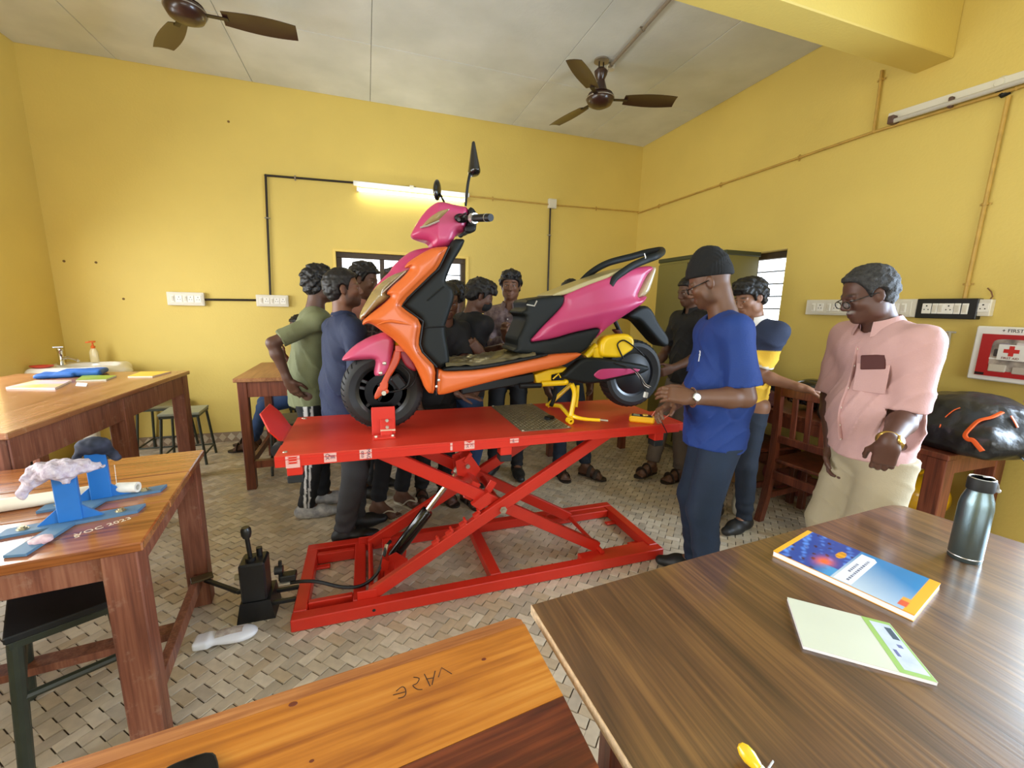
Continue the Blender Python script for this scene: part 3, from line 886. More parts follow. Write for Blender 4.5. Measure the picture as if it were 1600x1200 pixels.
# near left table with the blue stands
i = .058
T1 = table('wooden_table', 'polished orange brown table at left carrying two blue metal stands', (-.757, 2.284), math.radians(7.2), 1.55, .878, .75, W_T1, W_LEG,
      [(-.062, -.058), (-.062, -.82), (-1.49, -.058), (-1.49, -.82)], lw=.085, apron=.085, inset=.03, planks=3,
      rails=[((-.062, -.1, .14), (-.062, -.78, .14), .03, .06), ((-.08, -.44, .14), (-1.47, -.44, .14), .07, .03)])
# far left table with books
T3 = table('wooden_table', 'worn pale topped table at far left with books and blue bag', (-1.372, 4.035), math.radians(-2.2), 1.08, 1.76, .885, W_T3, W_LEG,
      [(-.06, -.06), (-.06, -.86), (-.06, -1.69), (-1.02, -.06), (-1.02, -1.69)], lw=.09, apron=.14, inset=.02, planks=1,
      rails=[((-.06, -.1, .2), (-.06, -1.65, .2), .03, .06)])
# bench behind the people
T2 = table('wooden_bench_table', 'red brown bench table behind man in olive shirt, back left', (2.55, 4.46), 0, 3.5, .92, .885, W_T2, W_RED,
      [(-3.45, -.86), (-3.45, -.06), (-.05, -.78), (-.05, -.06), (-.88, -.80), (-2.2, -.86)], lw=.065, apron=.12, inset=.035, planks=1,
      rails=[((-3.45, -.86, .20), (-2.2, -.86, .20), .05, .055), ((-.88, -.8, .20), (-.05, -.78, .20), .05, .055), ((-3.45, -.82, .20), (-3.45, -.1, .20), .03, .055)])
# right bench along the wall
T4 = table('wooden_bench', 'red brown bench along right wall piled with black bags', (3.34, 3.0), 0, .56, 1.78, .75, W_RED, W_RED,
      [(-.51, -1.73), (-.51, -.06), (-.05, -1.73), (-.05, -.06)], lw=.085, apron=.08, inset=.012, planks=1, rails=[])

# laminate table in the right foreground
W_LAM = wood('walnut_laminate', (62, 40, 22), (92, 61, 34), (126, 88, 48), 1, 1.0, .36, 1.0, None, 1.2)
M_CHIP = mat('raw_chipboard_edge', (214, 184, 148), 0.8, var=.2, scale=90, bump=.4)
lam = [V(.347, .830), V(.80, .868), V(1.30, .904), V(1.785, .935), V(1.835, .934), V(1.868, .915), V(1.882, .87), V(1.96, .52), V(2.02, .15), V(2.02, -.35), V(.40, -.35)]
root = thing('laminate_table', 'walnut laminate table filling right foreground with chipboard edge', 'table', (1.15, .25, 0))
b = MB(); b.prism(lam, (0, 0, .726), (1, 0, 0), (0, 1, 0), (0, 0, 1), .024); b.build('tabletop', W_LAM, root, angle=25)
e = [V(q[0], q[1]) for q in lam]
b = MB(); b.prism([e[0] + V(-.0022, .001), e[0] + V(.004, 0), e[10] + V(.004, 0), e[10] + V(-.0022, 0)], (0, 0, .7262), (1, 0, 0), (0, 1, 0), (0, 0, 1), .0232); b.build('edge_strip', M_CHIP, root)
for (x, y) in ((.5, .68), (1.72, .74), (.5, -.25), (1.85, -.25)):
    b = MB(); b.box((x, y, .363), (.05, .05, .726), bev=.003); b.build('leg', W_CH, root)

# orange wooden bench in the near foreground with handwriting
root = thing('varnished_table', 'orange varnished wooden table at bottom centre marked VHSE', 'table', (-.1, .5, 0), 0)
fr = V(.302, .806); fl = V(-.86, .672)
d = unit(fl - fr); nn = V(d[1], -d[0]); nn = nn if nn[1] < 0 else -nn
o3 = V(fr[0], fr[1], .722)
Rt = np.stack([V(*-d, 0), V(*-nn, 0), V(0, 0, 1)], 1)
def slabpoly(name, u0, u1, pts, m_, z0=0, dz=.028):
    b = MB(); b.prism(pts, o3 + V(0, 0, z0), V(*d, 0), V(*nn, 0), V(0, 0, 1), dz); return b
def obj_local(b, name, m_):
    # keep the grain along the plank: rotate into plank axes
    vs = (np.array(b.v) - o3) @ Rt
    o = link_mesh(name, vs, b.f, m_, None, 30, True)
    o.parent = root; o.matrix_parent_inverse = Matrix.Identity(4)
    M = Matrix([[*Rt[0], o3[0] - root.location[0]], [*Rt[1], o3[1] - root.location[1]], [*Rt[2], o3[2] - root.location[2]], [0, 0, 0, 1]])
    o.matrix_local = M; return o
L_ = 1.7
obj_local(slabpoly('', 0, 0, [(.012, 0), (L_, 0), (L_, .028), (-.002, .028), (-.003, .014)], None), 'edge_strip', W_ORL)
s1 = .216
obj_local(slabpoly('', 0, 0, [(-.004, .0285), (L_, .0285), (L_, s1 + .006), (.012, s1)], None), 'plank', W_OR)
obj_local(slabpoly('', 0, 0, [(.012, s1 + .0012), (L_, s1 + .0072), (L_, .62), (.06, .62)], None), 'plank', W_DK)
for (u, w) in ((.12, .1), (.12, .52), (1.5, .1), (1.5, .52)):
    p = o3 + V(*d, 0) * u + V(*nn, 0) * w; b = MB(); b.box((p[0], p[1], .361), (.07, .07, .722), Rt, .003); b.build('leg', W_RED, root)
# handwriting: four letters, upside down from here
M_INK = mat('marker_ink', (44, 22, 14), 0.6)
strokes = [[(707, 1056), (691, 1045), (683, 1059)], [(665, 1056), (676, 1078)], [(675, 1072), (681, 1049)] , [(664, 1066), (680, 1059)],
           [(651, 1057), (657, 1063), (657, 1071), (650, 1076), (646, 1070), (652, 1064), (657, 1072)][:0], [(646, 1058), (655, 1060), (651, 1068), (645, 1071), (652, 1077), (660, 1077)],
           [(619, 1080), (628, 1073), (633, 1076), (634, 1084), (630, 1089), (622, 1091)], [(614, 1086), (633, 1081)]]
strokes[0] = [(706, 1053), (690, 1043), (685, 1058)]
strokes[1] = [(663, 1053), (672, 1072)]; strokes[2] = [(680, 1048), (675, 1070)]; strokes[3] = [(666, 1061), (677, 1059)]
b = MB()
for st in strokes:
    if len(st) < 2: continue
    pts = [pz(x, y, .7504) for x, y in st]
    if len(pts) > 3:
        q = []
        for i in range(len(pts) - 1):
            for t in (0, .33, .66): 
                p_1, p_2 = pts[max(i - 1, 0)], pts[min(i + 2, len(pts) - 1)]
                a_, c_ = pts[i], pts[i + 1]
                q.append(.5 * ((2 * a_) + (c_ - p_1) * t + (2 * p_1 - 5 * a_ + 4 * c_ - p_2) * t * t + (3 * a_ - p_1 - 3 * c_ + p_2) * t ** 3))
        pts = q + [pts[-1]]
    b.tube(pts, .00085, 6, flat=(1, .35))
b.build('handwriting', M_INK, root)
M_KNOT = mat('wood_knot', (104, 44, 16), .5)
for (x, y, r) in ((458, 1100, .006), (756, 1030, .004), (487, 1189, .003)):
    b = MB(); b.lathe([(0, .0004), (r, .0003), (r * 1.1, -.001)], pz(x, y, .7502), None, 12, 1.2, .8); b.build('knot', M_KNOT, root)

# stools
M_SEATG = mat('grey_green_seat', (150, 154, 134), 0.45, var=.08, scale=10)
M_SEATO = mat('olive_seat', (120, 112, 78), 0.5, var=.1, scale=10)
M_SEATB = mat('black_seat', (26, 26, 26), 0.5, var=.2, scale=14)
M_SEATP = mat('pale_seat', (184, 192, 176), 0.4)
M_TUBE = mat('dark_green_tube', (52, 56, 44), 0.45, var=.15, scale=20)
def stool(label, x, y, rz, seat, zs=.47, w=.30, sp=.035, tr=.011, rail=.10, dpt=None):
    dpt = dpt or w
    root = thing('stool', label, 'stool', (x, y, 0), rz)
    b = MB(); b.box((0, 0, zs - .011), (w, dpt, .022), bev=.004); b.build('seat', seat, root, local=True)
    b = MB()
    for sx, sy, lx, ly in ((0, 1, w, .02), (0, -1, w, .02), (1, 0, .02, dpt), (-1, 0, .02, dpt)): b.box((sx * (w / 2 - .012), sy * (dpt / 2 - .012), zs - .033), (lx - .01, ly - .001, .022), bev=.002)
    b.build('seat_frame', M_TUBE, root, local=True)
    P = {}
    for sx in (-1, 1):
        for sy in (-1, 1):
            a = V(sx * (w / 2 - .02), sy * (dpt / 2 - .02), zs - .03); c = V(sx * (w / 2 - .02 + sp), sy * (dpt / 2 - .02 + sp), 0)
            P[(sx, sy)] = (a, c); b = MB(); b.cyl(c, a, tr, n=10); b.build('leg', M_TUBE, root, local=True)
    for q1, q2 in (((-1, -1), (1, -1)), ((-1, 1), (1, 1)), ((-1, -1), (-1, 1)), ((1, -1), (1, 1))):
        t = 1 - rail / zs
        b = MB(); b.cyl(P[q1][0] + (P[q1][1] - P[q1][0]) * t, P[q2][0] + (P[q2][1] - P[q2][0]) * t, tr * .7, n=8); b.build('footrail', M_TUBE, root, local=True)
    return root
stool('olive topped metal stool beside the table leg, near back left wall', -1.58, 4.42, .06, M_SEATG, .48, .30)
stool('brown topped metal stool against back wall behind another stool', -1.86, 4.76, .02, M_SEATO, .48, .33)
stool('pale topped stool tucked deep under the worn pale table', -1.90, 2.92, .3, M_SEATP, .46, .31)
stool('olive seated stool behind red lift corner near bench table', -.66, 4.0, .1, M_SEATO, .46, .32, .02)
# stool with a black seat under the near table
stool('black seated stool with green frame under near left table', -1.0, 1.683, .503, M_SEATB, .49, .25, .03, .018, .30, .40)
# small post stand seen under the far left table
root = thing('post_stand', 'small white topped black post standing under far left table', 'stand', (-2.0, 2.55, 0))
p = pz(28, 722, .5)
b = MB(); b.box((0, 0, .505), (.11, .10, .022), bev=.004); b.build('cap', M_WHITE, root, local=True)
b = MB(); b.box((0, 0, .475), (.09, .08, .04), bev=.006); b.cyl((0, 0, .02), (0, 0, .46), .016, n=10); b.build('post', M_BLK, root, local=True)
b = MB(); b.lathe([(0, 0), (.10, 0), (.10, .015), (.02, .03), (0, .03)], (0, 0, 0), None, 20); b.build('base', M_BLK, root, local=True)
root.location = (p[0], p[1], 0)

# wooden chairs facing the right bench
def chair(label, x, y, rz):
    root = thing('wooden_chair', label, 'chair', (x, y, 0), rz)
    w = .40
    for sy in (-1, 1):
        path = [V(-.07, sy * w / 2, 0), V(-.035, sy * w / 2, .14), V(-.012, sy * w / 2, .3), V(0, sy * w / 2, .45), V(-.01, sy * w / 2, .65), V(-.035, sy * w / 2, .96)]
        b = MB()
        for k in range(5):
            pass
        rings = []
        for k, q in enumerate(path):
            h = .024 if k < 4 else .019
            rings += [q + V(-h, -.022, 0), q + V(h, -.022, 0), q + V(h, .022, 0), q + V(-h, .022, 0)]
        fs = [(4 * k + j, 4 * k + (j + 1) % 4, 4 * k + 4 + (j + 1) % 4, 4 * k + 4 + j) for k in range(5) for j in range(4)] + [(3, 2, 1, 0), (20, 21, 22, 23)]
        b.raw(rings, fs); b.build('back_post', W_CH, root, local=True, angle=50)
        b = MB(); b.box((.40, sy * (w / 2), .215), (.042, .042, .43), bev=.003); b.build('front_leg', W_CH, root, local=True)
        b = MB(); b.bar((.0, sy * w / 2, .18), (.40, sy * w / 2, .18), .022, .045); b.build('side_stretcher', W_CH, root, local=True)
        b = MB(); b.bar((.0, sy * w / 2, .40), (.40, sy * w / 2, .40), .022, .06); b.build('seat_rail', W_CH, root, local=True)
    b = MB(); b.box((.21, 0, .445), (.45, .43, .022), bev=.006); b.build('seat', W_CH, root, local=True)
    for (z, h, dx) in ((.93, .06, -.03), (.60, .05, -.008), (.34, .06, -.008)):
        b = MB(); b.box((dx, 0, z), (.024, w - .03, h), bev=.004); b.build('back_rail', W_CH, root, local=True)
    for sy in (-.09, 0, .09):
        b = MB(); b.bar((-.008, sy, .615), (-.03, sy, .91), .034, .014, (1, 0, 0)); b.build('back_slat', W_CH, root, local=True)
    b = MB(); b.bar((.40, -w / 2, .24), (.40, w / 2, .24), .022, .045); b.build('front_stretcher', W_CH, root, local=True)
    return root
chair('dark wooden slat back chair touched by the boy in yellow polo', 2.66, 1.86, .10)
chair('dark wooden slat back chair half hidden behind man in blue', 2.66, 2.42, -.06)

# steel cupboard in front of the right window
M_CUP = mat('olive_cupboard_enamel', (118, 110, 56), 0.4, var=.04, scale=3)
M_CUPD = mat('dark_green_edge', (58, 62, 40), 0.45)
root = thing('steel_cupboard', 'tall olive green steel cupboard by the right window', 'cupboard', (3.1, 3.75, 0))
x0, x1, y0, y1 = 2.98, 3.36, 3.02, 3.92
b = MB(); b.box(((x0 + x1) / 2, (y0 + y1) / 2, .99), (x1 - x0, y1 - y0, 1.90), bev=.006); b.build('carcass', M_CUP, root)
for k in range(2):
    b = MB(); yy = y0 + (y1 - y0) * (k + .5) / 2; b.box((x0 - .008, yy, 1.0), (.016, (y1 - y0) / 2 - .02, 1.82), bev=.004); dr = b.build('door', M_CUP, root)
    b = MB(); b.box((x0 - .022, (y0 + y1) / 2 + (-.05 if k == 0 else .05), 1.05), (.014, .02, .12), bev=.004); b.build('handle', M_STEEL, dr)
b = MB(); b.box(((x0 + x1) / 2, (y0 + y1) / 2, 1.955), (x1 - x0 + .02, y1 - y0 + .02, .04), bev=.006); b.build('top_cap', M_CUPD, root)
for sx in (x0 + .03, x1 - .03):
    for sy in (y0 + .03, y1 - .03):
        b = MB(); b.box((sx, sy, .02), (.04, .04, .04)); b.build('foot', M_CUPD, root)
# ------------------------------------------------------------------ red scissor lift
M_LR = mat('lift_red_paint', (206, 44, 26), 0.36, var=.06, scale=6, coat=.15)
M_LTOP = mat('lift_top_red', (208, 62, 42), 0.34, rgb2=(198, 50, 32), scale=4, stretch=(1, 3, 1))
M_RUB = mat('black_rubber', (24, 24, 22), 0.7)
M_BOLT = mat('zinc_bolt', (190, 182, 164), 0.35, metal=.8)
LX0, LX1, LY0, LY1, LZ = -.378, 1.63, 1.853, 2.49, .83
lift = thing('scissor_lift', 'red hydraulic scissor lift table carrying the pink and orange scooter', 'lift', ((LX0 + LX1) / 2, 2.17, 0))
b = MB(); b.box(((LX0 + LX1) / 2, (LY0 + LY1) / 2, LZ - .003), (LX1 - LX0, LY1 - LY0, .006), bev=.001); top = b.build('top_plate', M_LTOP, lift)
for (c, s) in ((((LX0 + LX1) / 2, LY0 + .004, LZ - .028), (LX1 - LX0, .007, .044)), (((LX0 + LX1) / 2, LY1 - .004, LZ - .028), (LX1 - LX0, .007, .044)), ((LX0 + .004, (LY0 + LY1) / 2, LZ - .028), (.007, LY1 - LY0 - .02, .044)), ((LX1 - .004, (LY0 + LY1) / 2, LZ - .028), (.007, LY1 - LY0 - .02, .044))):
    b = MB(); b.box(c, s, bev=.001); b.build('skirt', M_LR, lift)
b = MB(); b.box(((LX0 + LX1) / 2, LY0 - .001, LZ - .018), (LX1 - LX0, .002, .003)); b.build('fold_line', M_LR, lift)
for x in (-.308, .616, 1.505):
    for y in (LY0 + .035, LY1 - .035):
        b = MB(); b.box((x, y, .775), (.058, .058, .075), bev=.003); lg = b.build('support_leg', M_LR, lift)
        b = MB(); b.box((x, y, .721), (.06, .06, .033), bev=.004); b.build('rubber_pad', M_RUB, lg)
# tread plate, with its own raised checkers
tp0 = V(.716, LY0 + .065, LZ + .0025); tw, tl = .275, LY1 - LY0 - .075
M_TREAD = mat('dark_tread_plate', (128, 118, 94), 0.34, metal=.55, var=.25, scale=40)
b = MB(); b.box(tp0 + V(tw / 2, tl / 2, 0), (tw, tl, .004), bev=.001)
for i in range(15):
    for j in range(30):
        cx, cy = tp0[0] + .012 + i * .018, tp0[1] + .012 + j * .0187
        if cy > tp0[1] + tl - .008: continue
        R = rotz(math.pi / 4 if (i + j) % 2 else -math.pi / 4)
        b.raw([R @ V(-.008, 0, 0) + V(cx, cy, LZ + .0045), R @ V(0, -.003, 0) + V(cx, cy, LZ + .0045), R @ V(.008, 0, 0) + V(cx, cy, LZ + .0045), R @ V(0, .003, 0) + V(cx, cy, LZ + .0045), V(cx, cy, LZ + .0085)], [(0, 1, 4), (1, 2, 4), (2, 3, 4), (3, 0, 4)])
tr = b.build('tread_plate', M_TREAD, lift, angle=20)
for (x, y) in ((tp0[0] + .01, tp0[1] + .01), (tp0[0] + tw - .01, tp0[1] + .01), (tp0[0] + tw - .01, tp0[1] + tl - .01), (tp0[0] + .01, tp0[1] + tl - .01)):
    b = MB(); b.lathe([(0, .006), (.006, .004), (.008, 0)], (x, y, LZ + .004), None, 10); b.build('screw', M_BOLT, tr)
# front stop plate at the left end
hx = LX0 - .012; e = V(-.55, 0, .84); e = unit(e)
pl = [(0, 2.06), (0, 2.32), (.09, 2.34), (.15, 2.30), (.15, 2.10), (.07, 2.035)]
b = MB(); b.slab([V(hx, y, LZ - .005) + e * u for u, y in pl], .006); b.build('front_stop', M_LR, lift)
b = MB(); b.cyl((hx + .004, 2.06, LZ - .01), (hx + .004, 2.32, LZ - .01), .011, n=10); b.build('stop_hinge', M_LR, lift)
b = MB(); b.cyl((hx - .0, 2.0, LZ - .025), (hx, 2.05, LZ - .025), .03, n=16); b.build('stop_roller', M_RUB, lift)
for (x, y) in ((-.345, 1.90), (-.335, 2.45), (-.345, 2.46)):
    b = MB(); b.lathe([(0, .004), (.008, .003), (.01, 0)], (x, y, LZ), None, 10); b.build('plate_screw', M_BOLT, lift)
b = MB(); b.bar((LX1 + .03, LY0 + .02, LZ - .03), (LX1 + .03, LY0 + .30, LZ - .03), .05, .045); b.bar((LX1 - .01, LY0 + .03, LZ - .028), (LX1 + .05, LY0 + .03, LZ - .028), .035, .035); b.build('rear_bracket', M_LR, lift)
# base frame
t = .06
def fbar(a, c, name='base_bar', w=.058, h=.06): b = MB(); b.bar(a, c, w, h, bev=.004); return b.build(name, M_LR, lift)
BX0, BX1, BY0, BY1 = -.372, 1.612, 1.862, 2.50
for y in (BY0 + .03, BY1 - .03): fbar((BX0, y, .032), (BX1, y, .032))
for x in (BX0 + .03, -.085, .595, BX1 - .03): fbar((x, BY0 + .06, .032), (x, BY1 - .06, .032))
for y in (BY0 + .115, BY1 - .115): fbar((BX0 + .06, y, .034), (-.115, y, .034), 'slide_rail', .03)
for y in (BY0 + .115, BY1 - .115): fbar((1.1, y - .03 if y < 2.1 else y + .03, .032), (BX1 - .06, y - .03 if y < 2.1 else y + .03, .032), 'slide_rail', .06, .05)
for (x, y) in ((BX0 + .09, BY0 + .16), (BX0 + .09, BY1 - .17), (BX1 - .09, BY0 + .17), (BX1 - .09, BY1 - .2)):
    b = MB(); b.box((x, y, .012), (.075, .035, .012), bev=.003); b.build('anchor_tab', M_LR, lift)
for x in (.03, .05):
    pass
b = MB(); b.lathe([(0, .002), (.007, .001), (.008, 0)], (-.02, BY0 - .0, .035), frame((0, -1, 0)), 10); b.build('plug_hole', M_RUB, lift)
# scissor arms (rectangular tube), pivot in the middle
def arm(a, c, w=.035, h=.062): b = MB(); b.bar(a, c, w, h, (0, 1, 0), bev=.004) if 0 else b.bar(a, c, h, w, (0, 1, 0), bev=.004); return b.build('scissor_arm', M_LR, lift)
A_ = V(-.03, 0, .065); A2 = V(1.235, 0, .782); B_ = V(.02, 0, .775); B2 = V(1.235, 0, .068)
for y in (1.945, 2.405): arm(A_ + V(0, y, 0), A2 + V(0, y, 0))
for y in (1.988, 2.362): arm(B_ + V(0, y, 0), B2 + V(0, y, 0))
cr = V(.6275, 0, .42)
b = MB(); b.cyl(cr + V(0, 1.92, 0), cr + V(0, 2.43, 0), .016, n=14); b.build('pivot_shaft', M_LR, lift)
for y in (1.918, 2.43):
    b = MB(); b.lathe([(0, .014), (.012, .014), (.012, 0), (.02, 0), (.02, -.003)], cr + V(0, y, 0), frame((0, -1, 0)), 6); b.build('pivot_bolt', M_BOLT, lift)
for p in (A_, B_, A2, B2):
    b = MB(); b.cyl(p + V(0, 1.925, 0), p + V(0, 2.425, 0), .013, n=12); b.build('cross_shaft', M_LR, lift)
for (x, z) in ((-.03, .075), (.02, .795)):
    for y in (1.925, 2.425):
        b = MB(); b.box((x - .02, y, z), (.09, .008, .055), bev=.003); b.build('pivot_lug', M_LR, lift)
# cross plates between the second pair of arms
def onB(t): return B_ + (B2 - B_) * t
p = onB(.38); b = MB(); b.bar(p + V(0, 2.0, .0), p + V(0, 2.35, .0), .10, .05, (B2 - B_), bev=.003) ; b.build('cross_plate', M_LR, lift)
# hydraulic cylinder
c0 = V(.085, 2.175, .10); c1 = V(.475, 2.175, .60)
dcy = unit(c1 - c0); Lc = np.linalg.norm(c1 - c0)
b = MB(); b.lathe([(0, 0), (.03, 0), (.034, .01), (.034, .30), (.03, .31), (.018, .312)], c0, frame(dcy), 24); cy = b.build('hydraulic_cylinder', mat('gloss_black', (16, 16, 16), .18, coat=.4), lift)
b = MB(); b.cyl(c0 + dcy * .30, c1 - dcy * .05, .0155, n=18); b.build('piston_rod', M_CHROME, cy)
b = MB(); b.cyl(c1 - dcy * .07, c1 - dcy * .03, .022, n=14); b.build('rod_end', M_BOLT, cy)
# brackets for the cylinder
for y in (2.13, 2.22):
    b = MB(); b.prism([(.03, .03), (.15, .03), (.16, .10), (.10, .15), (.05, .13)], (0, y - .005, 0), (1, 0, 0), (0, 0, 1), (0, 1, 0), .01); b.build('cylinder_bracket', M_LR, lift)
    b = MB(); b.prism([(.42, .63), (.50, .66), (.56, .57), (.52, .515), (.43, .55)], (0, y - .005, 0), (1, 0, 0), (0, 0, 1), (0, 1, 0), .01); b.build('rod_bracket', M_LR, lift)
b = MB(); b.cyl((.485, 2.11, .597), (.485, 2.24, .597), .012, n=10); b.build('bracket_pin', M_BOLT, lift)
b = MB(); b.box((.485, 2.175, .645), (.02, .12, .06), rotax((0, 1, 0), .7), .003); b.build('stop_plate', M_LR, lift)
b = MB(); b.bar((.06, 1.97, .085), (.06, 2.38, .085), .05, .03); b.build('cylinder_beam', M_LR, lift)
b = MB(); b.prism([(-.0, .04), (.05, .04), (.06, .15), (.03, .17)], (0, 2.06, 0), (1, 0, 0), (0, 0, 1), (0, 1, 0), .03); b.build('cylinder_bracket', M_LR, lift)
# safety ladder and its locking pawl on the near arm
def onA(t): return A_ + (A2 - A_) * t
na = unit(np.cross(V(0, -1, 0), A2 - A_)); na = na if na[2] > 0 else -na
b = MB()
for t_ in (.26, .315, .37, .425):
    p = onA(t_) + V(0, 1.945, 0) + na * .036; b.box(p, (.034, .03, .018), frame(A2 - A_)[:, [2, 0, 1]], .002); 
    b.box(p + na * .012 + unit(A2 - A_) * .02, (.012, .03, .022), frame(A2 - A_)[:, [2, 0, 1]], .002)
b.build('safety_ladder', M_LR, lift)
b = MB(); q = [onA(.445) + na * .04, onA(.43) + na * .095, V(.53, 0, .50), V(.555, 0, .515), V(.57, 0, .49), onA(.49) + na * .04]
b.prism([(p[0], p[2]) for p in q], (0, 1.95, 0), (1, 0, 0), (0, 0, 1), (0, 1, 0), .03); b.build('locking_pawl', M_LR, lift)
b = MB(); b.bar((.555, 2.01, .475), (.60, 2.01, .545), .012, .04); b.build('pawl_lever', M_LR, lift)
# tape labels with pen writing on the front skirt
M_TAPE = mat('pinkish_tape', (222, 168, 156), 0.6, var=.05, scale=40)
M_PEN = mat('purple_pen', (88, 46, 74), 0.6)
fy = LY0 - .0012
def tape(x0, x1, z0, z1, txt, marks):
    b = MB(); b.box(((x0 + x1) / 2, fy + .0002, (z0 + z1) / 2), (x1 - x0, .0012, z1 - z0)); o = b.build('tape_label', M_TAPE, lift)
    b = MB()
    for (u0, w0, u1, w1) in marks:
        b.bar((x0 + (x1 - x0) * u0, fy - .0007, z0 + (z1 - z0) * w0), (x0 + (x1 - x0) * u1, fy - .0007, z0 + (z1 - z0) * w1), .0016, .0016, (0, 1, 0), 0)
    if marks: b.build('pen_marks', M_PEN, o)
    for (s, u, w, sz) in txt: text_mesh('pen_lettering', s, sz, V(x0 + (x1 - x0) * u, fy - .0008, z0 + (z1 - z0) * w), (0, 0, -1), (1, 0, 0), M_PEN, o)
    return o
zig = [(.15, .9, .85, .9), (.15, .68, .85, .72), (.15, .5, .85, .5), (.85, .72, .6, .6), (.15, .3, .3, .05)]
o = tape(-.338, -.285, .775, .826, [], [])
b = MB()
for w in (.88, .66, .44): b.prism([(.12, w - .09), (.28, w - .02), (.12, w + .06), (.88, w + .06), (.74, w - .02), (.88, w - .09)], (-.338, fy - .0006, .775), (.053, 0, 0), (0, 0, .051), (0, -1, 0), .0008)
b.build('red_chevrons', M_LR, o)
tape(-.193, -.144, .786, .826, [('JE', .68, .55, .024), ('CK', .26, .6, .021)], [])
tape(-.052, -.002, .787, .828, [('MAG', .72, .5, .022), ('oto', .28, .5, .022)], [])
tape(.342, .352, .790, .826, [], [])
o = tape(.408, .456, .789, .829, [('oc', .35, .42, .022), ('JC', .72, .45, .018)], [])
b = MB(); b.prism([(.12, .98), (.5, .74), (.88, .98)], (.408, fy - .0006, .789), (.048, 0, 0), (0, 0, .04), (0, -1, 0), .0008); b.build('red_chevrons', M_LR, o)
tape(.632, .676, .800, .822, [('od', .4, .5, .016)], [])
# front wheel clamp
cl = []
b = MB(); b.box((.057, 2.045, .90), (.105, .006, .135), bev=.001); b.box((.006, 2.062, .895), (.006, .035, .125), bev=.001); b.box((.108, 2.062, .895), (.006, .035, .125), bev=.001); clamp = b.build('wheel_clamp', M_LR, lift)
b = MB(); b.box((.075, 2.036, .872), (.066, .012, .075), bev=.002); b.box((.068, 2.028, .845), (.052, .03, .025), bev=.002); b.build('clamp_jaw', M_LR, clamp)
for z in (.905, .872):
    b = MB(); b.lathe([(0, .01), (.008, .01), (.009, 0)], (.072, 2.03, z), frame((0, -1, 0)), 6); b.build('clamp_bolt', M_BOLT, clamp)
b = MB(); b.box((.075, 2.026, .858), (.068, .022, .005)); b.build('clamp_lip', mat('worn_edge', (224, 198, 170), .5), clamp)
b = MB(); b.box((.057, 2.0, .834), (.10, .06, .007), bev=.002); b.build('clamp_foot', M_LR, clamp)
for x in (.02, .095):
    b = MB(); b.lathe([(0, .008), (.007, .007), (.008, 0)], (x, 1.992, .8375), None, 6); b.build('clamp_bolt', M_BOLT, clamp)

# foot pump with hose
M_PUMP = mat('pump_black', (18, 18, 18), 0.42, coat=.1)
pump = thing('foot_pump', 'black hydraulic foot pump with knobbed lever on floor by red base', 'pump', (-.53, 2.07, 0))
b = MB(); b.prism([(-.612, 0), (-.455, 0), (-.47, .10), (-.592, .10)], (0, 1.99, 0), (1, 0, 0), (0, 0, 1), (0, 1, 0), .15); b.build('tank', M_PUMP, pump)
b = MB(); b.box((-.535, 2.05, .19), (.105, .11, .19), bev=.008); b.build('pump_block', M_PUMP, pump)
b = MB(); b.lathe([(0, 0), (.022, 0), (.022, .015), (0, .016)], (-.545, 2.04, .285), None, 14); b.build('cap', M_PUMP, pump)
b = MB(); b.cyl((-.545, 2.04, .29), (-.55, 2.03, .42), .0095, n=12); lv = b.build('pedal_rod', M_PUMP, pump)
b = MB(); b.lathe([(0, -.03), (.016, -.028), (.021, -.012), (.021, .012), (.015, .022), (0, .022)], (-.55, 2.03, .43), frame((-.03, -.02, 1)), 16); b.build('knob', mat('knob_black', (34, 33, 30), .35), lv)
b = MB(); b.cyl((-.515, 2.07, .28), (-.515, 2.07, .325), .013, n=12); b.build('release_screw', M_PUMP, pump)
b = MB(); b.cyl((-.455, 2.05, .205), (-.42, 2.05, .205), .02, n=12); b.cyl((-.435, 2.05, .15), (-.43, 2.05, .25), .008, n=10); b.box((-.40, 2.05, .165), (.07, .05, .03), bev=.004); b.build('valve_body', M_PUMP, pump)
b = MB(); b.cyl((-.585, 2.03, .215), (-.61, 2.03, .215), .014, n=12); b.build('filler_plug', mat('plug_tan', (170, 156, 120), .5), pump)
b = MB(); b.bar((-.55, 2.04, .135), (-.615, 2.06, .12), .018, .018); b.bar((-.61, 2.06, .12), (-.76, 2.13, .165), .02, .014); b.build('foot_lever', M_PUMP, pump)
b = MB(); b.box((-.775, 2.14, .172), (.085, .05, .01), rotz(.4), .002); b.build('foot_pedal', mat('pedal_worn', (84, 70, 44), .5, metal=.3), pump)
for y in (2.02, 2.11):
    b = MB(); b.bar((-.47, y, .06), (-.37, y, .06), .018, .018); b.build('link_bar', M_PUMP, pump)
hp = [V(-.41, 2.04, .135), V(-.34, 2.02, .145), V(-.27, 2.01, .135), V(-.16, 2.0, .09), V(-.07, 2.01, .075), V(.0, 2.05, .10), V(.035, 2.09, .16), V(.05, 2.12, .195), V(.075, 2.15, .21)]
def spline(P, n=6):
    out = []
    for i in range(len(P) - 1):
        p0, p1, p2, p3 = P[max(i - 1, 0)], P[i], P[i + 1], P[min(i + 2, len(P) - 1)]
        for k in range(n):
            t = k / n
            out.append(.5 * (2 * p1 + (p2 - p0) * t + (2 * p0 - 5 * p1 + 4 * p2 - p3) * t * t + (3 * p1 - p0 - 3 * p2 + p3) * t ** 3))
    return out + [P[-1]]
b = MB(); b.tube(spline(hp), .0085, 10); hs = b.build('hose', M_PUMP, pump)
b = MB(); b.cyl(hp[0] - V(.03, 0, 0), hp[0] + V(.02, -.006, .003), .011, n=10); b.build('hose_ferrule', M_BOLT, hs)
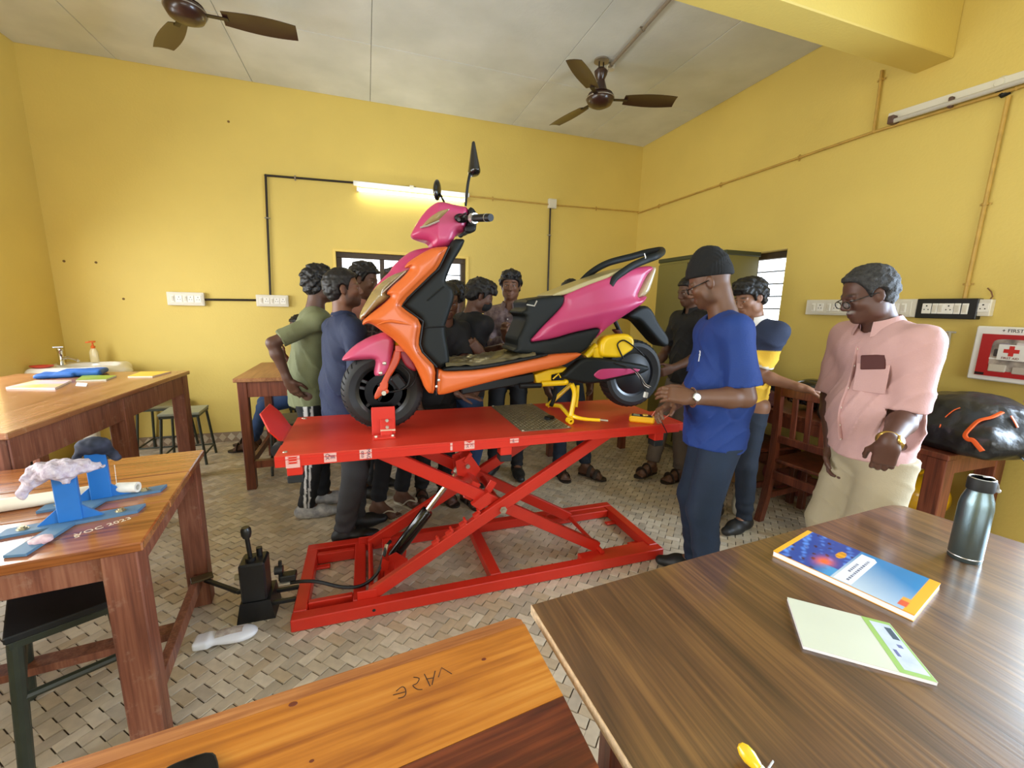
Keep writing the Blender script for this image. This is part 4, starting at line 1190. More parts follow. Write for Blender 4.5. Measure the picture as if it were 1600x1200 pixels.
b = MB(); b.cyl(hp[-2] - V(.012, .02, .03), hp[-2] + V(.006, .008, .01), .0105, n=10); b.build('hose_ferrule', M_BOLT, hs)
# ------------------------------------------------------------------ the scooter on the lift
M_ORG = mat('scooter_orange', (210, 100, 38), 0.4, coat=.15, var=.03, scale=5)
M_PNK = mat('scooter_pink', (182, 54, 100), 0.4, coat=.15, var=.03, scale=5)
M_PNKF = mat('scooter_fender_pink', (192, 74, 108), 0.42, coat=.1)
M_DGR = mat('scooter_charcoal_plastic', (22, 25, 24), 0.55, var=.08, scale=10, spec=.25)
M_DGR2 = mat('scooter_black_trim', (16, 16, 16), 0.5, spec=.3)
M_MAT = mat('plastic_wrapped_mat', (98, 88, 62), 0.28, var=.3, scale=9, bump=.5, bscale=16, coat=.3)
M_LENS = mat('smoky_lens', (150, 128, 84), 0.12, coat=1.0, var=.25, scale=12, stretch=(1, 1, 3))
M_LENSC = mat('clear_tail_lens', (196, 178, 142), 0.15, coat=1.0, var=.15, scale=14)
M_YEL = mat('frame_yellow', (240, 196, 12), 0.36, coat=.2, var=.04, scale=12)
M_TYRE = mat('tyre_rubber', (30, 30, 28), 0.62, var=.2, scale=30)
M_GRV = mat('tyre_groove', (12, 12, 12), 0.8)
M_FORK = mat('fork_orange_red', (202, 72, 26), 0.35, coat=.2)
M_SILV = mat('silver_trim', (206, 204, 198), 0.3, metal=.7)
M_TAN = mat('wrapped_tan_trim', (176, 162, 116), 0.3, coat=.4, bump=.3, bscale=30)
YC = 2.165
scooter = thing('scooter', 'pink and orange electric scooter without seat standing on red lift', 'scooter', (.78, YC, LZ))
def outl(px, Y): return [(lambda q: (q[0], q[2]))(py(x, y, Y)) for x, y in px]
def panel(name, px, Yn, m_, Yf=None, r=.018, bulge=.0, L=.05, step=.006, parent=None, smooth=1, warp=None, raw=None):
    P = chaikin(raw if raw is not None else outl(px, Yn), smooth) if smooth else (raw if raw is not None else outl(px, Yn))
    P = np.array(P); Yf = 2 * YC - Yn if Yf is None else Yf
    lo = (P[:, 0].min() - .02, min(Yn, Yf) - .035, P[:, 1].min() - .02); hi = (P[:, 0].max() + .02, max(Yn, Yf) + .035, P[:, 1].max() + .02)
    f = Field(lo, hi, step)
    x, y, z = f.grid((slice(None),) * 3)
    d2 = poly_sd(P, x[:, 0, :], z[0, :, :] * np.ones_like(x[:, 0, :]))[:, None, :]
    h = abs(Yf - Yn) / 2; yc = (Yn + Yf) / 2
    hh = h - bulge * (1 - np.clip(-d2 / L, 0, 1)) ** 2
    if warp is not None: hh = hh + warp(x, z)
    dy = np.abs(y - yc) - hh
    q1, q2 = d2 + r, dy + r
    f.V = (np.sqrt(np.maximum(q1, 0) ** 2 + np.maximum(q2, 0) ** 2) + np.minimum(np.maximum(q1, q2), 0) - r).astype(np.float32)
    v, fc = f.mesh()
    return link_mesh(name, v, fc, m_, parent or scooter, 40)
# front wheel
def wheel(cx, cz, r, hw, name='wheel', spokes=5, rim_r=None):
    rr = rim_r or r * .66
    R = frame((0, -1, 0))
    b = MB(); prof = [(rr, -hw * .72), (rr + .01, -hw * .8), (rr + (r - rr) * .45, -hw), (r - .018, -hw * .86), (r - .005, -hw * .5), (r, 0), (r - .005, hw * .5), (r - .018, hw * .86), (rr + (r - rr) * .45, hw), (rr + .01, hw * .8), (rr, hw * .72), (rr, -hw * .72)]
    b.lathe(prof, (cx, YC, cz), R, 64); ty = b.build('tyre', M_TYRE, scooter)
    b = MB()
    for k in range(40):
        a = 2 * math.pi * k / 40
        for sg in (-1, 1):
            p0 = V(cx + (r - .0035) * math.cos(a), YC + sg * .004, cz + (r - .0035) * math.sin(a)); a2 = a + .10
            p1 = V(cx + (r - .0155) * math.cos(a2), YC + sg * hw * .80, cz + (r - .0155) * math.sin(a2))
            pm = (p0 + p1) / 2 + (unit((p0 + p1) / 2 - V(cx, YC, cz))) * .006
            b.tube([p0, pm, p1], .0032, 5)
    b.build('tread_grooves', M_GRV, ty)
    b = MB(); b.lathe([(rr - .016, -hw * .6), (rr + .004, -hw * .72), (rr + .004, hw * .72), (rr - .016, hw * .6), (rr - .022, 0), (rr - .016, -hw * .6)], (cx, YC, cz), R, 48); rim = b.build('rim', mat('rim_black', (14, 14, 15), .3, coat=.3), scooter)
    b = MB(); b.lathe([(0, -hw * .8), (.032, -hw * .8), (.036, -hw * .5), (.036, hw * .5), (.032, hw * .8), (0, hw * .8)], (cx, YC, cz), R, 24); b.build('hub', mat('rim_black', (20, 20, 21), .3), rim)
    for k in range(spokes):
        a = 2 * math.pi * k / spokes + .3
        for da in (-.16, .16):
            b = MB(); b.bar(V(cx + .03 * math.cos(a + da * 2), YC, cz + .03 * math.sin(a + da * 2)), V(cx + (rr - .01) * math.cos(a + da), YC, cz + (rr - .01) * math.sin(a + da)), .02, .035, (0, 1, 0), .004); b.build('spoke', mat('rim_black', (20, 20, 21), .3), rim)
    return ty
FX, FZ, FR = .064, LZ + .197, .197
wheel(FX, FZ, FR, .046)
b = MB(); b.lathe([(.05, -.002), (.088, -.002), (.088, .002), (.05, .002), (.05, -.002)], (FX, YC - .062, FZ), frame((0, -1, 0)), 40)
for k in range(3):
    a = k * 2.1; b.bar((FX + .02 * math.cos(a), YC - .062, FZ + .02 * math.sin(a)), (FX + .055 * math.cos(a), YC - .062, FZ + .055 * math.sin(a)), .012, .004, (0, 1, 0))
b.build('brake_disc', mat('dark_steel', (34, 34, 35), .3, metal=1), scooter)
b = MB(); b.box((FX + .07, YC - .07, FZ + .05), (.05, .04, .075), rotax((0, 1, 0), -.6), .008); b.build('brake_caliper', M_DGR2, scooter)
RX, RZ, RRR = 1.497, 1.068, .205
wheel(RX, RZ, RRR, .052, spokes=0)
b = MB(); b.lathe([(0, -.055), (.085, -.052), (.125, -.03), (.13, 0), (.125, .03), (.085, .052), (0, .055)], (RX, YC, RZ), frame((0, -1, 0)), 40); b.build('hub_motor', mat('motor_black', (15, 15, 16), .5), scooter)

# fork and fender
forkp = [(616, 546), (627, 545), (626, 564), (608, 594), (606, 612), (587, 626), (582, 623), (598, 589), (612, 562)]
panel('fork', forkp, 2.10, M_FORK, 2.125, .008, step=.004)
panel('fork', None, 2.205, M_FORK, 2.23, .008, step=.005, raw=outl(forkp, 2.10))
b = MB(); q = py(624, 540, 2.14); b.cyl(q, q + V(.035, 0, .16), .022, n=16); b.build('steering_stem', M_YEL, scooter)
b = MB(); b.bar(V(q[0], 2.09, q[2] - .01), V(q[0], 2.24, q[2] - .01), .045, .03); b.build('fork_bridge', M_FORK, scooter)
b = MB(); b.cyl((FX, 2.075, FZ), (FX, 2.255, FZ), .011, n=12); b.build('axle', M_BOLT, scooter)
b = MB(); q = py(604, 612, 2.09); b.lathe([(0, .008), (.010, .007), (.012, 0)], q + V(0, .01, 0), frame((0, -1, 0)), 8); b.build('fork_bolt', M_FORK, scooter)
fend = [(532, 565.5), (537, 558), (553, 542.5), (576, 529), (603, 520), (617, 526), (617, 540), (613, 562), (610, 577), (602, 590), (588, 592), (584, 586), (587, 569), (585, 563.5), (565, 564), (547, 566)]
fb = panel('front_fender', fend, 2.085, M_PNKF, r=.02, bulge=.03, L=.03, step=.0045)
for (x, y) in ((601, 567.7), (595, 583)):
    b = MB(); b.lathe([(0, .007), (.006, .006), (.0095, .002), (.0095, 0)], py(x, y, 2.083) , frame((0, -1, 0)), 12); b.build('fender_bolt', M_BOLT, fb)
panel('mudguard_flap', [(622, 540), (636, 546), (652, 575), (650, 582), (636, 575), (627, 562)], 2.11, mat('fender_dark_red', (150, 34, 50), .4), r=.008, step=.006)  # flap in an even red, darker than the fender pink
b = MB(); hp2 = [py(628, 572, 2.10), py(640, 585, 2.08), py(638, 600, 2.08), py(628, 608, 2.08), py(614, 612, 2.09)]; b.tube(spline(hp2), .005, 8); b.build('brake_hose', M_DGR2, scooter)
b = MB(); hp2 = [py(652, 575, 2.12), py(650, 590, 2.09), py(642, 603, 2.08), py(630, 608, 2.09)]; b.tube(spline(hp2), .004, 8); b.build('brake_hose', M_DGR2, scooter)

# front apron
org = [(679, 385), (704, 383), (699, 394), (685, 419), (670.6, 433), (636.5, 466), (627, 479), (661, 502.5), (655, 537.5), (660, 551), (683, 574), (681.5, 618), (669, 616), (657.5, 587.5), (647.5, 567.5), (617.5, 532.5), (600, 520), (585, 509), (575, 505), (564, 510), (570, 498), (601, 474), (613, 462), (603, 459), (614, 446.5), (631, 432), (645, 416), (632, 418), (640, 407), (664, 392)]
panel('apron', org, 1.995, M_ORG, r=.014, bulge=.026, L=.05, step=.005, smooth=1)
pk = [(704, 383), (690, 400), (660, 440), (620, 470), (575, 492), (562, 497), (567, 482), (580, 457), (593, 439), (611, 422), (615, 414), (630, 400), (646, 389), (668, 384.5)]
panel('apron_centre', pk, 2.06, M_PNK, r=.03, bulge=.03, L=.05, step=.006)
lens = [(567.5, 479), (584.5, 449.6), (612, 428.5), (645, 416.2), (632, 432), (614.5, 446.4), (604, 458.6), (613, 462.2), (600, 473), (588, 481), (575, 494), (562, 502), (561, 494)]
hl = panel('headlamp', lens, 2.022, M_LENS, r=.012, bulge=.04, L=.04, step=.0045)
b = MB(); l1 = [py(568, 493, 2.02), py(590, 465, 2.03), py(612, 444, 2.035), py(634, 424, 2.04)]; b.tube(spline(l1), [.003] * 19, 6); b.build('lamp_rib', M_SILV, hl)
b = MB(); l1 = [py(588, 508, 2.0), py(607, 502, 1.985), py(625, 504, 1.985), py(643, 508, 1.992)]; b.tube(spline(l1), [.001 + .006 * math.sin(math.pi * i / 18) for i in range(19)], 8); b.build('apron_crease', M_ORG, scooter)
ls = [(709, 372), (729, 372), (724, 385), (716, 398), (709, 409), (697, 438), (701, 442.5), (710, 451), (711.5, 466), (701, 497), (696, 512), (704, 560), (703, 570), (689, 577), (682, 573), (660, 550), (656, 537), (662, 502), (628, 478), (637, 466), (671, 433), (686, 419), (700, 394)]
panel('leg_shield', ls, 2.03, M_DGR, r=.015, bulge=.012, L=.03, step=.005)
b = MB(); l1 = [py(*p_, 1.992) for p_ in ((702, 385), (686, 419), (671, 433), (637, 466), (628, 478), (661, 502), (656, 537), (660, 550), (683, 574))]; b.tube(l1, .0045, 8); b.build('edge_trim', M_DGR2, scooter)
b = MB(); l1 = [py(*p_, 2.028) for p_ in ((668, 470), (694, 448))]; b.tube(l1, .004, 6); b.build('shield_crease', M_DGR, scooter)
b = MB(); l1 = [py(*p_, 2.028) for p_ in ((663, 512), (697, 510))]; b.tube(l1, .004, 6); b.build('shield_crease', M_DGR2, scooter)
# floorboard: side panel, black lip and wrapped mat
und = [(684.5, 578), (697, 580), (745, 577.5), (790, 570), (857, 556), (882, 553.5), (915, 552), (903, 561), (882, 572.5), (835, 582.5), (790, 592.5), (730, 607.5), (697, 617.5), (683.5, 618.5)]
panel('side_panel', und, 1.995, M_ORG, r=.012, bulge=.012, L=.04, step=.0055)
b = MB(); l1 = [py(x, y, 1.9935) for x, y in ((684, 577), (683.5, 590), (682.5, 600), (682, 617))]; b.tube(l1, .0028, 6); b.build('panel_seam', M_DGR2, scooter)
for (x, y) in ((685.5, 594), (682, 604)):
    b = MB(); b.lathe([(0, .004), (.006, .003), (.007, 0)], py(x, y, 1.992), frame((0, -1, 0)), 10); b.build('panel_screw', M_SILV, scooter)
P0, P1 = py(697, 577, 2.0), py(838, 556, 2.0)
lip = [(690, 579), (702, 581), (745, 578.5), (790, 571), (857, 556.5), (857, 552), (790, 565), (745, 572), (700, 574)]
panel('floor_lip', lip, 1.99, M_DGR2, r=.006, step=.005)
fm = [(699, 573), (745, 571), (790, 564.5), (840, 555), (840, 560), (790, 570), (745, 577), (699, 579)]
fp = outl(fm, 2.0)
def mattop(u, v):
    x = P0[0] + (P1[0] - P0[0]) * u; z = np.interp(x, [fp[0][0], fp[1][0], fp[2][0], fp[3][0]], [fp[0][1], fp[1][1], fp[2][1], fp[3][1]])
    return V(x, 2.002 + .326 * v, z + .012 + .004 * math.sin(37 * u + 9 * v) * math.sin(23 * v + 5 * u) + .003 * math.sin(60 * u * v + 11 * u) - .012 * (1 if v in (0, 1) else 0))
b = MB(); b.grid(mattop, 44, 22); b.build('floor_mat', M_MAT, scooter, angle=180)
# under-seat and rear bodywork
us = [(816, 488), (825, 482.5), (823.5, 470), (837.5, 466), (884, 460), (882.5, 475), (870, 490), (850, 510), (826, 536), (850, 532), (866, 530), (900, 520), (937, 512.5), (941, 516), (914, 553), (882, 556), (857, 557), (836, 555), (801, 551), (810, 543), (810, 530), (816, 518), (825, 497)]
panel('seat_base', us, 2.045, M_DGR, r=.012, bulge=.006, L=.03, step=.0055)
b = MB(); q = py(832, 474, 2.06); b.box(q + V(.0, .10, 0), (.045, .12, .04), bev=.006); b.build('seat_latch', M_DGR2, scooter)
b = MB(); l1 = [py(*p_, 2.044) for p_ in ((823, 476), (835, 478), (839, 470))]; b.tube(l1, .004, 6); b.build('latch_edge', M_SILV, scooter)
tail = [(884, 460), (915, 446), (960, 430), (985, 419), (1021, 414), (1026, 420), (1016, 428), (1007, 446), (997.5, 466), (1016, 461), (1007, 474), (985, 490), (958, 508), (940, 524), (932, 533), (941, 516), (937.5, 512), (900, 520), (865, 530.5), (826, 536.5), (850, 510), (870, 490), (882.5, 475)]
def twarp(x, z): return .012 * np.exp(-((z - (1.44 + .22 * (x - 1.25))) / .035) ** 2) 
tl = panel('tail_panel', tail, 2.035, M_PNK, r=.012, bulge=.018, L=.045, step=.0055, warp=twarp)
lt = [(1022, 415), (1030, 416.5), (1026, 432), (1016, 461), (997, 467), (1006, 447), (1016, 428)]
panel('tail_lamp', lt, 2.045, M_LENSC, r=.012, bulge=.02, L=.03, step=.005)
tt = [(856, 463), (915, 440), (962, 424), (986, 416), (985, 420), (960, 431), (925, 444), (885, 461)]
panel('seat_rail_trim', tt, 2.05, M_TAN, r=.006, step=.005)
def rail(px, Y, rr):
    return [py(x, y, Y) for x, y in px]
near = rail([(954, 446), (962, 434), (975, 424), (990, 414.5), (1010, 406), (1026, 400)], 2.045, 0)
end = [py(1034, 395, 2.10), py(1036, 392, 2.165), py(1030, 391, 2.23)]
far = rail([(1008, 395), (987, 401), (950, 411), (925, 425), (907, 442)], 2.285, 0)
b = MB(); b.tube(spline(near + end + far), .0185, 12, flat=(.75, 1.1)); b.build('grab_rail', M_DGR, scooter)
b = MB(); q = near[3]; 
for q, yy in ((py(1007, 402, 2.04), 0),):
    b.tube([q + V(-.002, 0, .02), q + V(.002, -.008, 0), q + V(.004, 0, -.02)], .003, 6)
b.build('rail_tie', M_SILV, scooter)
b = MB(); b.sphere(py(985, 433, 2.05), (.02, .012, .012), 8); b.build('rail_mount', mat('fender_dark_red', (150, 34, 50), .4), scooter)
rf = [(982, 492), (1000, 480), (1013, 477), (1022, 485), (1031, 505), (1047, 527), (1047, 540), (1040, 543), (1030, 536), (1014, 517), (1000, 501), (986, 498)]
panel('rear_fender', rf, 2.10, M_DGR, r=.010, bulge=.012, L=.02, step=.005)
# swing arm cover with pink insert
sw = [(877, 590), (890, 577), (911, 560), (937, 559.5), (975, 565), (1014, 571.5), (1017, 578), (1005, 585), (975, 590), (945, 598), (920, 601), (892, 596)]
swp = panel('swingarm_cover', sw, 2.035, M_DGR, 2.095, r=.012, bulge=.008, L=.02, step=.005)
panel('pink_insert', [(927, 586), (937, 577), (955, 575.5), (1003, 576), (997, 582), (965, 589), (940, 594), (932, 591)], 2.031, M_PNK, 2.05, r=.005, step=.004, parent=swp)
# yellow frame, controller, stands
ctl = [(939, 553), (940, 536), (948, 526), (965, 522.5), (983, 521.5), (993, 528), (993, 546), (979, 555), (972, 560), (943, 559)]
panel('controller_box', ctl, 2.04, M_YEL, 2.12, r=.014, bulge=.012, L=.02, step=.0045)
b = MB(); l1 = [py(x, y, 2.034) for x, y in ((974, 560), (968, 548), (965, 538), (972, 532), (980, 534), (996, 546), (1006, 556))]; b.tube(spline(l1), .0042, 8); b.build('motor_cable', M_DGR2, scooter)
def ybar(px, Y, r, name='frame_tube', Y2=None):
    b = MB(); l1 = [py(x, y, Y) for x, y in px]
    if Y2: l1 += [py(px[-1][0], px[-1][1], Y2)]
    b.tube(l1, r, 12); return b.build(name, M_YEL, scooter)
ybar([(846, 600), (882, 598)], 2.06, .015)
b = MB(); b.sphere(py(884, 597, 2.06), .017, 8); b.build('frame_tube', M_YEL, scooter)
panel('frame_bracket', [(835, 586), (857, 578), (886, 574), (884, 581), (862, 586), (862, 598), (838, 600)], 2.075, M_YEL, r=.005, step=.005, smooth=0)
ybar([(864, 592), (873, 584), (876, 590)], 2.05, .004, 'frame_hook')
ybar([(915, 558), (932, 540)], 2.10, .022)
ybar([(936, 540), (943, 545), (940, 530)], 2.09, .012)
b = MB(); b.box(py(925, 549, 2.15), (.06, .16, .06), bev=.006); b.build('frame_tube', M_YEL, scooter)
b = MB()
pa, pb = py(962, 515, 2.10), py(973, 528, 2.10)
n_c = 7
b.tube([pa + (pb - pa) * (i / 84) + .02 * (V(math.cos(i * .52), math.sin(i * .52), 0)) for i in range(85)], .0045, 6); b.build('shock_spring', mat('spring_dark_red', (70, 22, 18), .4), scooter)
b = MB(); b.cyl(pa + V(-.01, 0, .05), pb, .012, n=10); b.build('shock_rod', M_DGR2, scooter)
# centre stand
g = [py(893, 600, 2.03), py(898, 615, 2.025), py(894, 640, 2.02), py(891, 655, 2.015)]
b = MB(); b.tube(spline(g), .014, 12); cs = b.build('centre_stand', M_YEL, scooter)
b = MB(); b.tube(spline([py(903, 602, 2.05), py(902, 620, 2.04), py(900, 636, 2.03)]), .009, 10); b.build('stand_strut', M_YEL, cs)
b = MB(); b.tube([py(900, 625, 2.03), py(894, 630, 2.03)], .008, 8); b.build('stand_strut', M_YEL, cs)
b = MB(); b.tube(spline([py(893, 648, 2.02), py(900, 652, 1.99), py(916, 655, 1.95), py(938, 656.5, 1.90)]), [.013, .013, .0125, .012, .012, .012, .0115, .011, .011, .0105, .010, .010, .010, .009, .009, .009, .009, .009, .009], 10); b.build('stand_lever', M_YEL, cs)
b = MB(); b.cyl(py(937, 656, 1.90), py(950, 657.5, 1.88), .006, n=8); b.build('lever_tip', M_BOLT, cs)
q = py(890, 659, 2.0); b = MB(); R = frame((0, -1, 0)); b.lathe([(.007, -.018), (.017, -.018), (.017, .018), (.007, .018), (.007, -.018)], (q[0], 2.0, LZ + .017), R, 18); b.build('stand_foot', M_YEL, cs)
b = MB(); b.tube([V(q[0] + .01, 2.0, LZ + .03), V(q[0] + .02, 2.16, LZ + .06), V(q[0] + .01, 2.33, LZ + .03)], .012, 10); b.build('stand_strut', M_YEL, cs)
b = MB(); b.tube([py(893, 600, 2.33) , V(q[0] + .01, 2.33, LZ + .02)], .013, 10); b.build('stand_leg', M_YEL, cs)
b = MB(); b.tube([py(868, 606, 2.14), py(866, 622, 2.12), py(861, 634, 2.10)], .012, 10); ss = b.build('side_stand', M_DGR2, scooter)
b = MB(); q = py(859, 636, 2.10); b.box((q[0], q[1], LZ + .012), (.055, .04, .02), rotz(.5), .006); b.build('stand_foot', M_DGR2, ss)
b = MB(); b.tube([py(812, 603, 2.03), py(845, 602, 2.03)], .014, 10); b.build('footpeg', M_DGR2, scooter)
# battery tray under the floor
b = MB(); a_, c_ = py(720, 606, 2.06), py(835, 586, 2.06); b.box(((a_[0] + c_[0]) / 2, YC, (a_[2] + c_[2]) / 2 - .012), (c_[0] - a_[0], .22, .05), rotax((0, 1, 0), -.13), .006); b.build('battery_tray', M_DGR2, scooter)
# headlight cowl, bar, mirrors
cw = [(644.5, 363), (650, 352), (660, 335), (672, 321), (685, 312.5), (697, 313), (715, 318), (735, 321), (732, 345), (729, 360), (715, 364), (709, 378), (704, 384), (678, 385), (676, 375), (650, 368.5)]
def cwarp(x, z): return -.05 * np.clip((.33 - x) / .12, 0, 1)
panel('headlight_cowl', cw, 2.06, M_PNK, r=.018, bulge=.02, L=.04, step=.005, warp=cwarp)
panel('cowl_lens', [(658.5, 353), (672, 337), (688, 327), (708.6, 323), (695, 336.5), (686.5, 345), (668, 353)], 2.055, M_LENS, r=.008, bulge=.012, L=.02, step=.004, warp=lambda x, z: -.045 * np.clip((.33 - x) / .12, 0, 1) + .004)
b = MB(); b.tube([py(657, 355.5, 2.088), py(668, 353, 2.07), py(686.5, 345, 2.052)], .0045, 8); b.build('cowl_trim', M_SILV, scooter)
panel('rear_cowl', [(734, 321.5), (741, 325), (746, 333), (746, 346), (745, 357), (736, 360), (729, 361), (732, 345)], 2.055, M_DGR2, r=.012, step=.005)
panel('instrument_box', [(727, 352), (744, 350), (745, 360), (735, 364), (727, 362)], 2.03, M_DGR2, 2.08, r=.008, step=.005)
bm = MB(); bm.sphere(py(721, 341, 2.045), (.034, .02, .021), 8); bm.build('switch_cluster', M_DGR2, scooter)
b = MB(); b.cyl(py(717, 343, 2.03), py(717, 343, 2.02), .008, n=10); b.cyl(py(726, 338, 2.03), py(726, 338, 2.02), .007, n=10); b.build('switch_button', mat('switch_grey', (70, 70, 70), .4), scooter)
gp0, gp1, gp2 = py(722, 341, 2.05), py(741, 341, 1.985), py(767, 340, 1.86)
b = MB(); b.cyl(gp0, gp1, .013, n=12); b.build('handlebar', M_DGR2, scooter)
b = MB(); b.cyl(gp1 - unit(gp2 - gp1) * .018, gp1 + unit(gp2 - gp1) * .006, .023, n=16); b.build('grip_collar', M_SILV, scooter)
dg = unit(gp2 - gp1); b = MB(); b.lathe([(0, 0), (.017, 0), (.0165, .01), (.0165, np.linalg.norm(gp2 - gp1) - .01), (.0155, np.linalg.norm(gp2 - gp1)), (0, np.linalg.norm(gp2 - gp1))], gp1, frame(dg), 18); gr = b.build('grip', M_DGR2, scooter)
b = MB(); b.tube([gp2 - dg * .034 + .0168 * (frame(dg)[:, 0] * math.cos(t) + frame(dg)[:, 1] * math.sin(t)) for t in np.linspace(0, 6.283, 19)[:-1]], .0015, 6, closed=True); b.build('grip_ring', M_SILV, gr)
b = MB(); b.tube([gp0 + V(0, 0, -.005), gp0 + V(-.03, -.09, -.01), gp0 + V(-.02, -.17, -.012)], .006, 8, flat=(1, .6)); b.build('brake_lever', M_DGR2, scooter)
gf = V(gp1[0] + .02, 2 * YC - gp1[1], gp1[2]); b = MB(); b.cyl(V(gp0[0], 2 * YC - gp0[1], gp0[2]), gf + V(.02, .13, 0), .016, n=12); b.build('grip', M_DGR2, scooter)
def mirror(base, mid, c, rad, R, nm='mirror'):
    b = MB(); b.tube(spline([base, mid, c]), [.0055] * 3 + [.0065] * 6 + [.008] * 4, 10); st = b.build('mirror_stem', M_DGR2, scooter)
    f = Field(V(*c) - .13, V(*c) + .13, .0045); f.add(ellip(c, rad, R)) if nm != 'mirror' else f.add(capsule(V(*c) + V(.002, 0, -.048), V(*c) + V(-.002, 0, .07), .027, .007, (V(0, 1, 0), 1.9))); f.cut(lambda x, y, z: (c[2] - .066) - z + 0 * x + 0 * y, .012);
    v, fc = f.mesh(); link_mesh('mirror_head', v, fc, mat('mirror_shell', (20, 20, 20), .22, coat=.4), st, 180)
mc = py(741.5, 250, 2.0)
mirror(py(727.5, 322, 2.03), py(731.5, 285, 2.0), mc + V(-.004, 0, -.0), (.021, .055, .082), rotax((0, 1, 0), .10) @ rotz(.32))
mc2 = py(683, 297, 2.40); R2 = rotz(-.55)
mirror(py(694, 316, 2.28), py(690, 308, 2.36), mc2, (.020, .058, .046), rotz(-.35) @ rotax((1, 0, 0), 1.0), 'far')
# number-plate wire: cable with white connector trailing to the tester
root = thing('test_lead', 'thin white and black wires with white connector held by man in blue', 'wire', py(1000, 590, 2.0))
b = MB(); b.tube(spline([py(993, 581, 2.03), py(999, 590, 1.98), py(1006, 601, 1.92), py(1014, 606, 1.86)]), .0022, 6); b.build('white_wire', M_WHITE, root)
b = MB(); b.tube(spline([py(996, 582, 2.03), py(1002, 589, 1.98), py(1009, 600, 1.92), py(1017, 604, 1.86)]), .002, 6); b.build('grey_wire', mat('grey_wire', (190, 186, 176), .5), root)
b = MB(); b.tube(spline([py(960, 567, 2.03), py(985, 575, 2.02), py(997, 585, 1.98), py(1004, 600, 1.92), py(1009, 612, 1.87)]), .0035, 6); b.build('black_wire', M_BLK, root)
b = MB(); b.box(py(1009, 617, 1.86), (.022, .016, .03), rotax((0, 1, 0), .2), .003); b.build('connector', M_WHITE, root)
# yellow multimeter on the lift corner
q = [pz(982, 652, LZ + .03), pz(1018, 661, LZ + .03)]
root = thing('multimeter', 'yellow handheld multimeter on right near corner of red lift', 'multimeter', pz(1002, 657, LZ))
c = pz(1003, 651, LZ + .03); R = rotz(-.62)
b = MB(); b.box((c[0], c[1], LZ + .018), (.135, .068, .035), R, .008); b.build('case', mat('meter_yellow', (236, 176, 20), .4), root)
b = MB(); b.box((c[0], c[1], LZ + .0365), (.11, .05, .003), R, .001); b.build('face', M_BLK, root)
b = MB(); b.lathe([(0, .008), (.014, .008), (.016, 0)], (c[0] + .015, c[1] - .008, LZ + .037), None, 14); b.build('dial', mat('meter_dial', (200, 150, 30), .4), root)
b = MB(); b.box(V(c[0], c[1], LZ + .0385) + R @ V(-.03, 0, 0), (.035, .034, .002), R); b.build('display', mat('meter_lcd', (160, 160, 120), .2), root)
b = MB(); e0 = V(c[0], c[1], LZ + .037) + R @ V(.05, 0, 0); b.tube(spline([e0, e0 + V(.03, 0, .03), py(1032, 655, 1.84), py(1048, 645, 1.82), py(1053, 628, 1.81)]), .0028, 6); b.build('red_lead', mat('lead_pale_red', (206, 120, 96), .5), root)
b = MB(); e0 = V(c[0], c[1], LZ + .037) + R @ V(.05, .01, 0); b.tube(spline([e0, e0 + V(.03, .0, .02), py(1036, 664, 1.845), py(1042, 676, 1.84)]), .0028, 6); b.build('black_lead', M_BLK, root)
# ------------------------------------------------------------------ small things
def nz3(x, y, z, s, seed=0):
    a = seed * 1.7
    return (np.sin(x * s + a + 1.3 * np.sin(y * s * .7 + a)) * np.sin(y * s * 1.1 + 2 * a + 1.1 * np.sin(z * s * .8)) + np.sin(z * s * .9 + a + 1.2 * np.sin(x * s * .9 + y * s * .3))) * .5
def union_fn(prims, k=.02):
    def fn(x, y, z):
        d = None
        for p in prims:
            e = p[0](x, y, z)
            if d is None: d = e
            else:
                h = np.maximum(k - np.abs(d - e), 0) / k; d = np.minimum(d, e) - h * h * k * .25
        return d
    return fn
def hit(x, y, fn, t0=.3, t1=5.0):
    d = unit(ray(x, y)); t = t0
    for _ in range(160):
        p = EYE + d * t; v = float(np.ravel(fn(np.float32(p[0]), np.float32(p[1]), np.float32(p[2])))[0])
        if v < .001: return p
        t += max(v * .7, .001)
        if t > t1: break
    return None
def blob(name, prims, m_, k=.03, step=.008, noise=None, parent=None, cut=None, subs=()):
    lo = np.min([p[1] for p in prims], 0) - .04; hi = np.max([p[2] for p in prims], 0) + .04
    f = Field(lo, hi, step)
    for p in prims: f.add(p, k)
    for p in subs: f.sub(p, .01)
    if noise: f.disp(noise)
    if cut: f.cut(cut, .006)
    v, fc = f.mesh()
    return link_mesh(name, v, fc, m_, parent, 180)

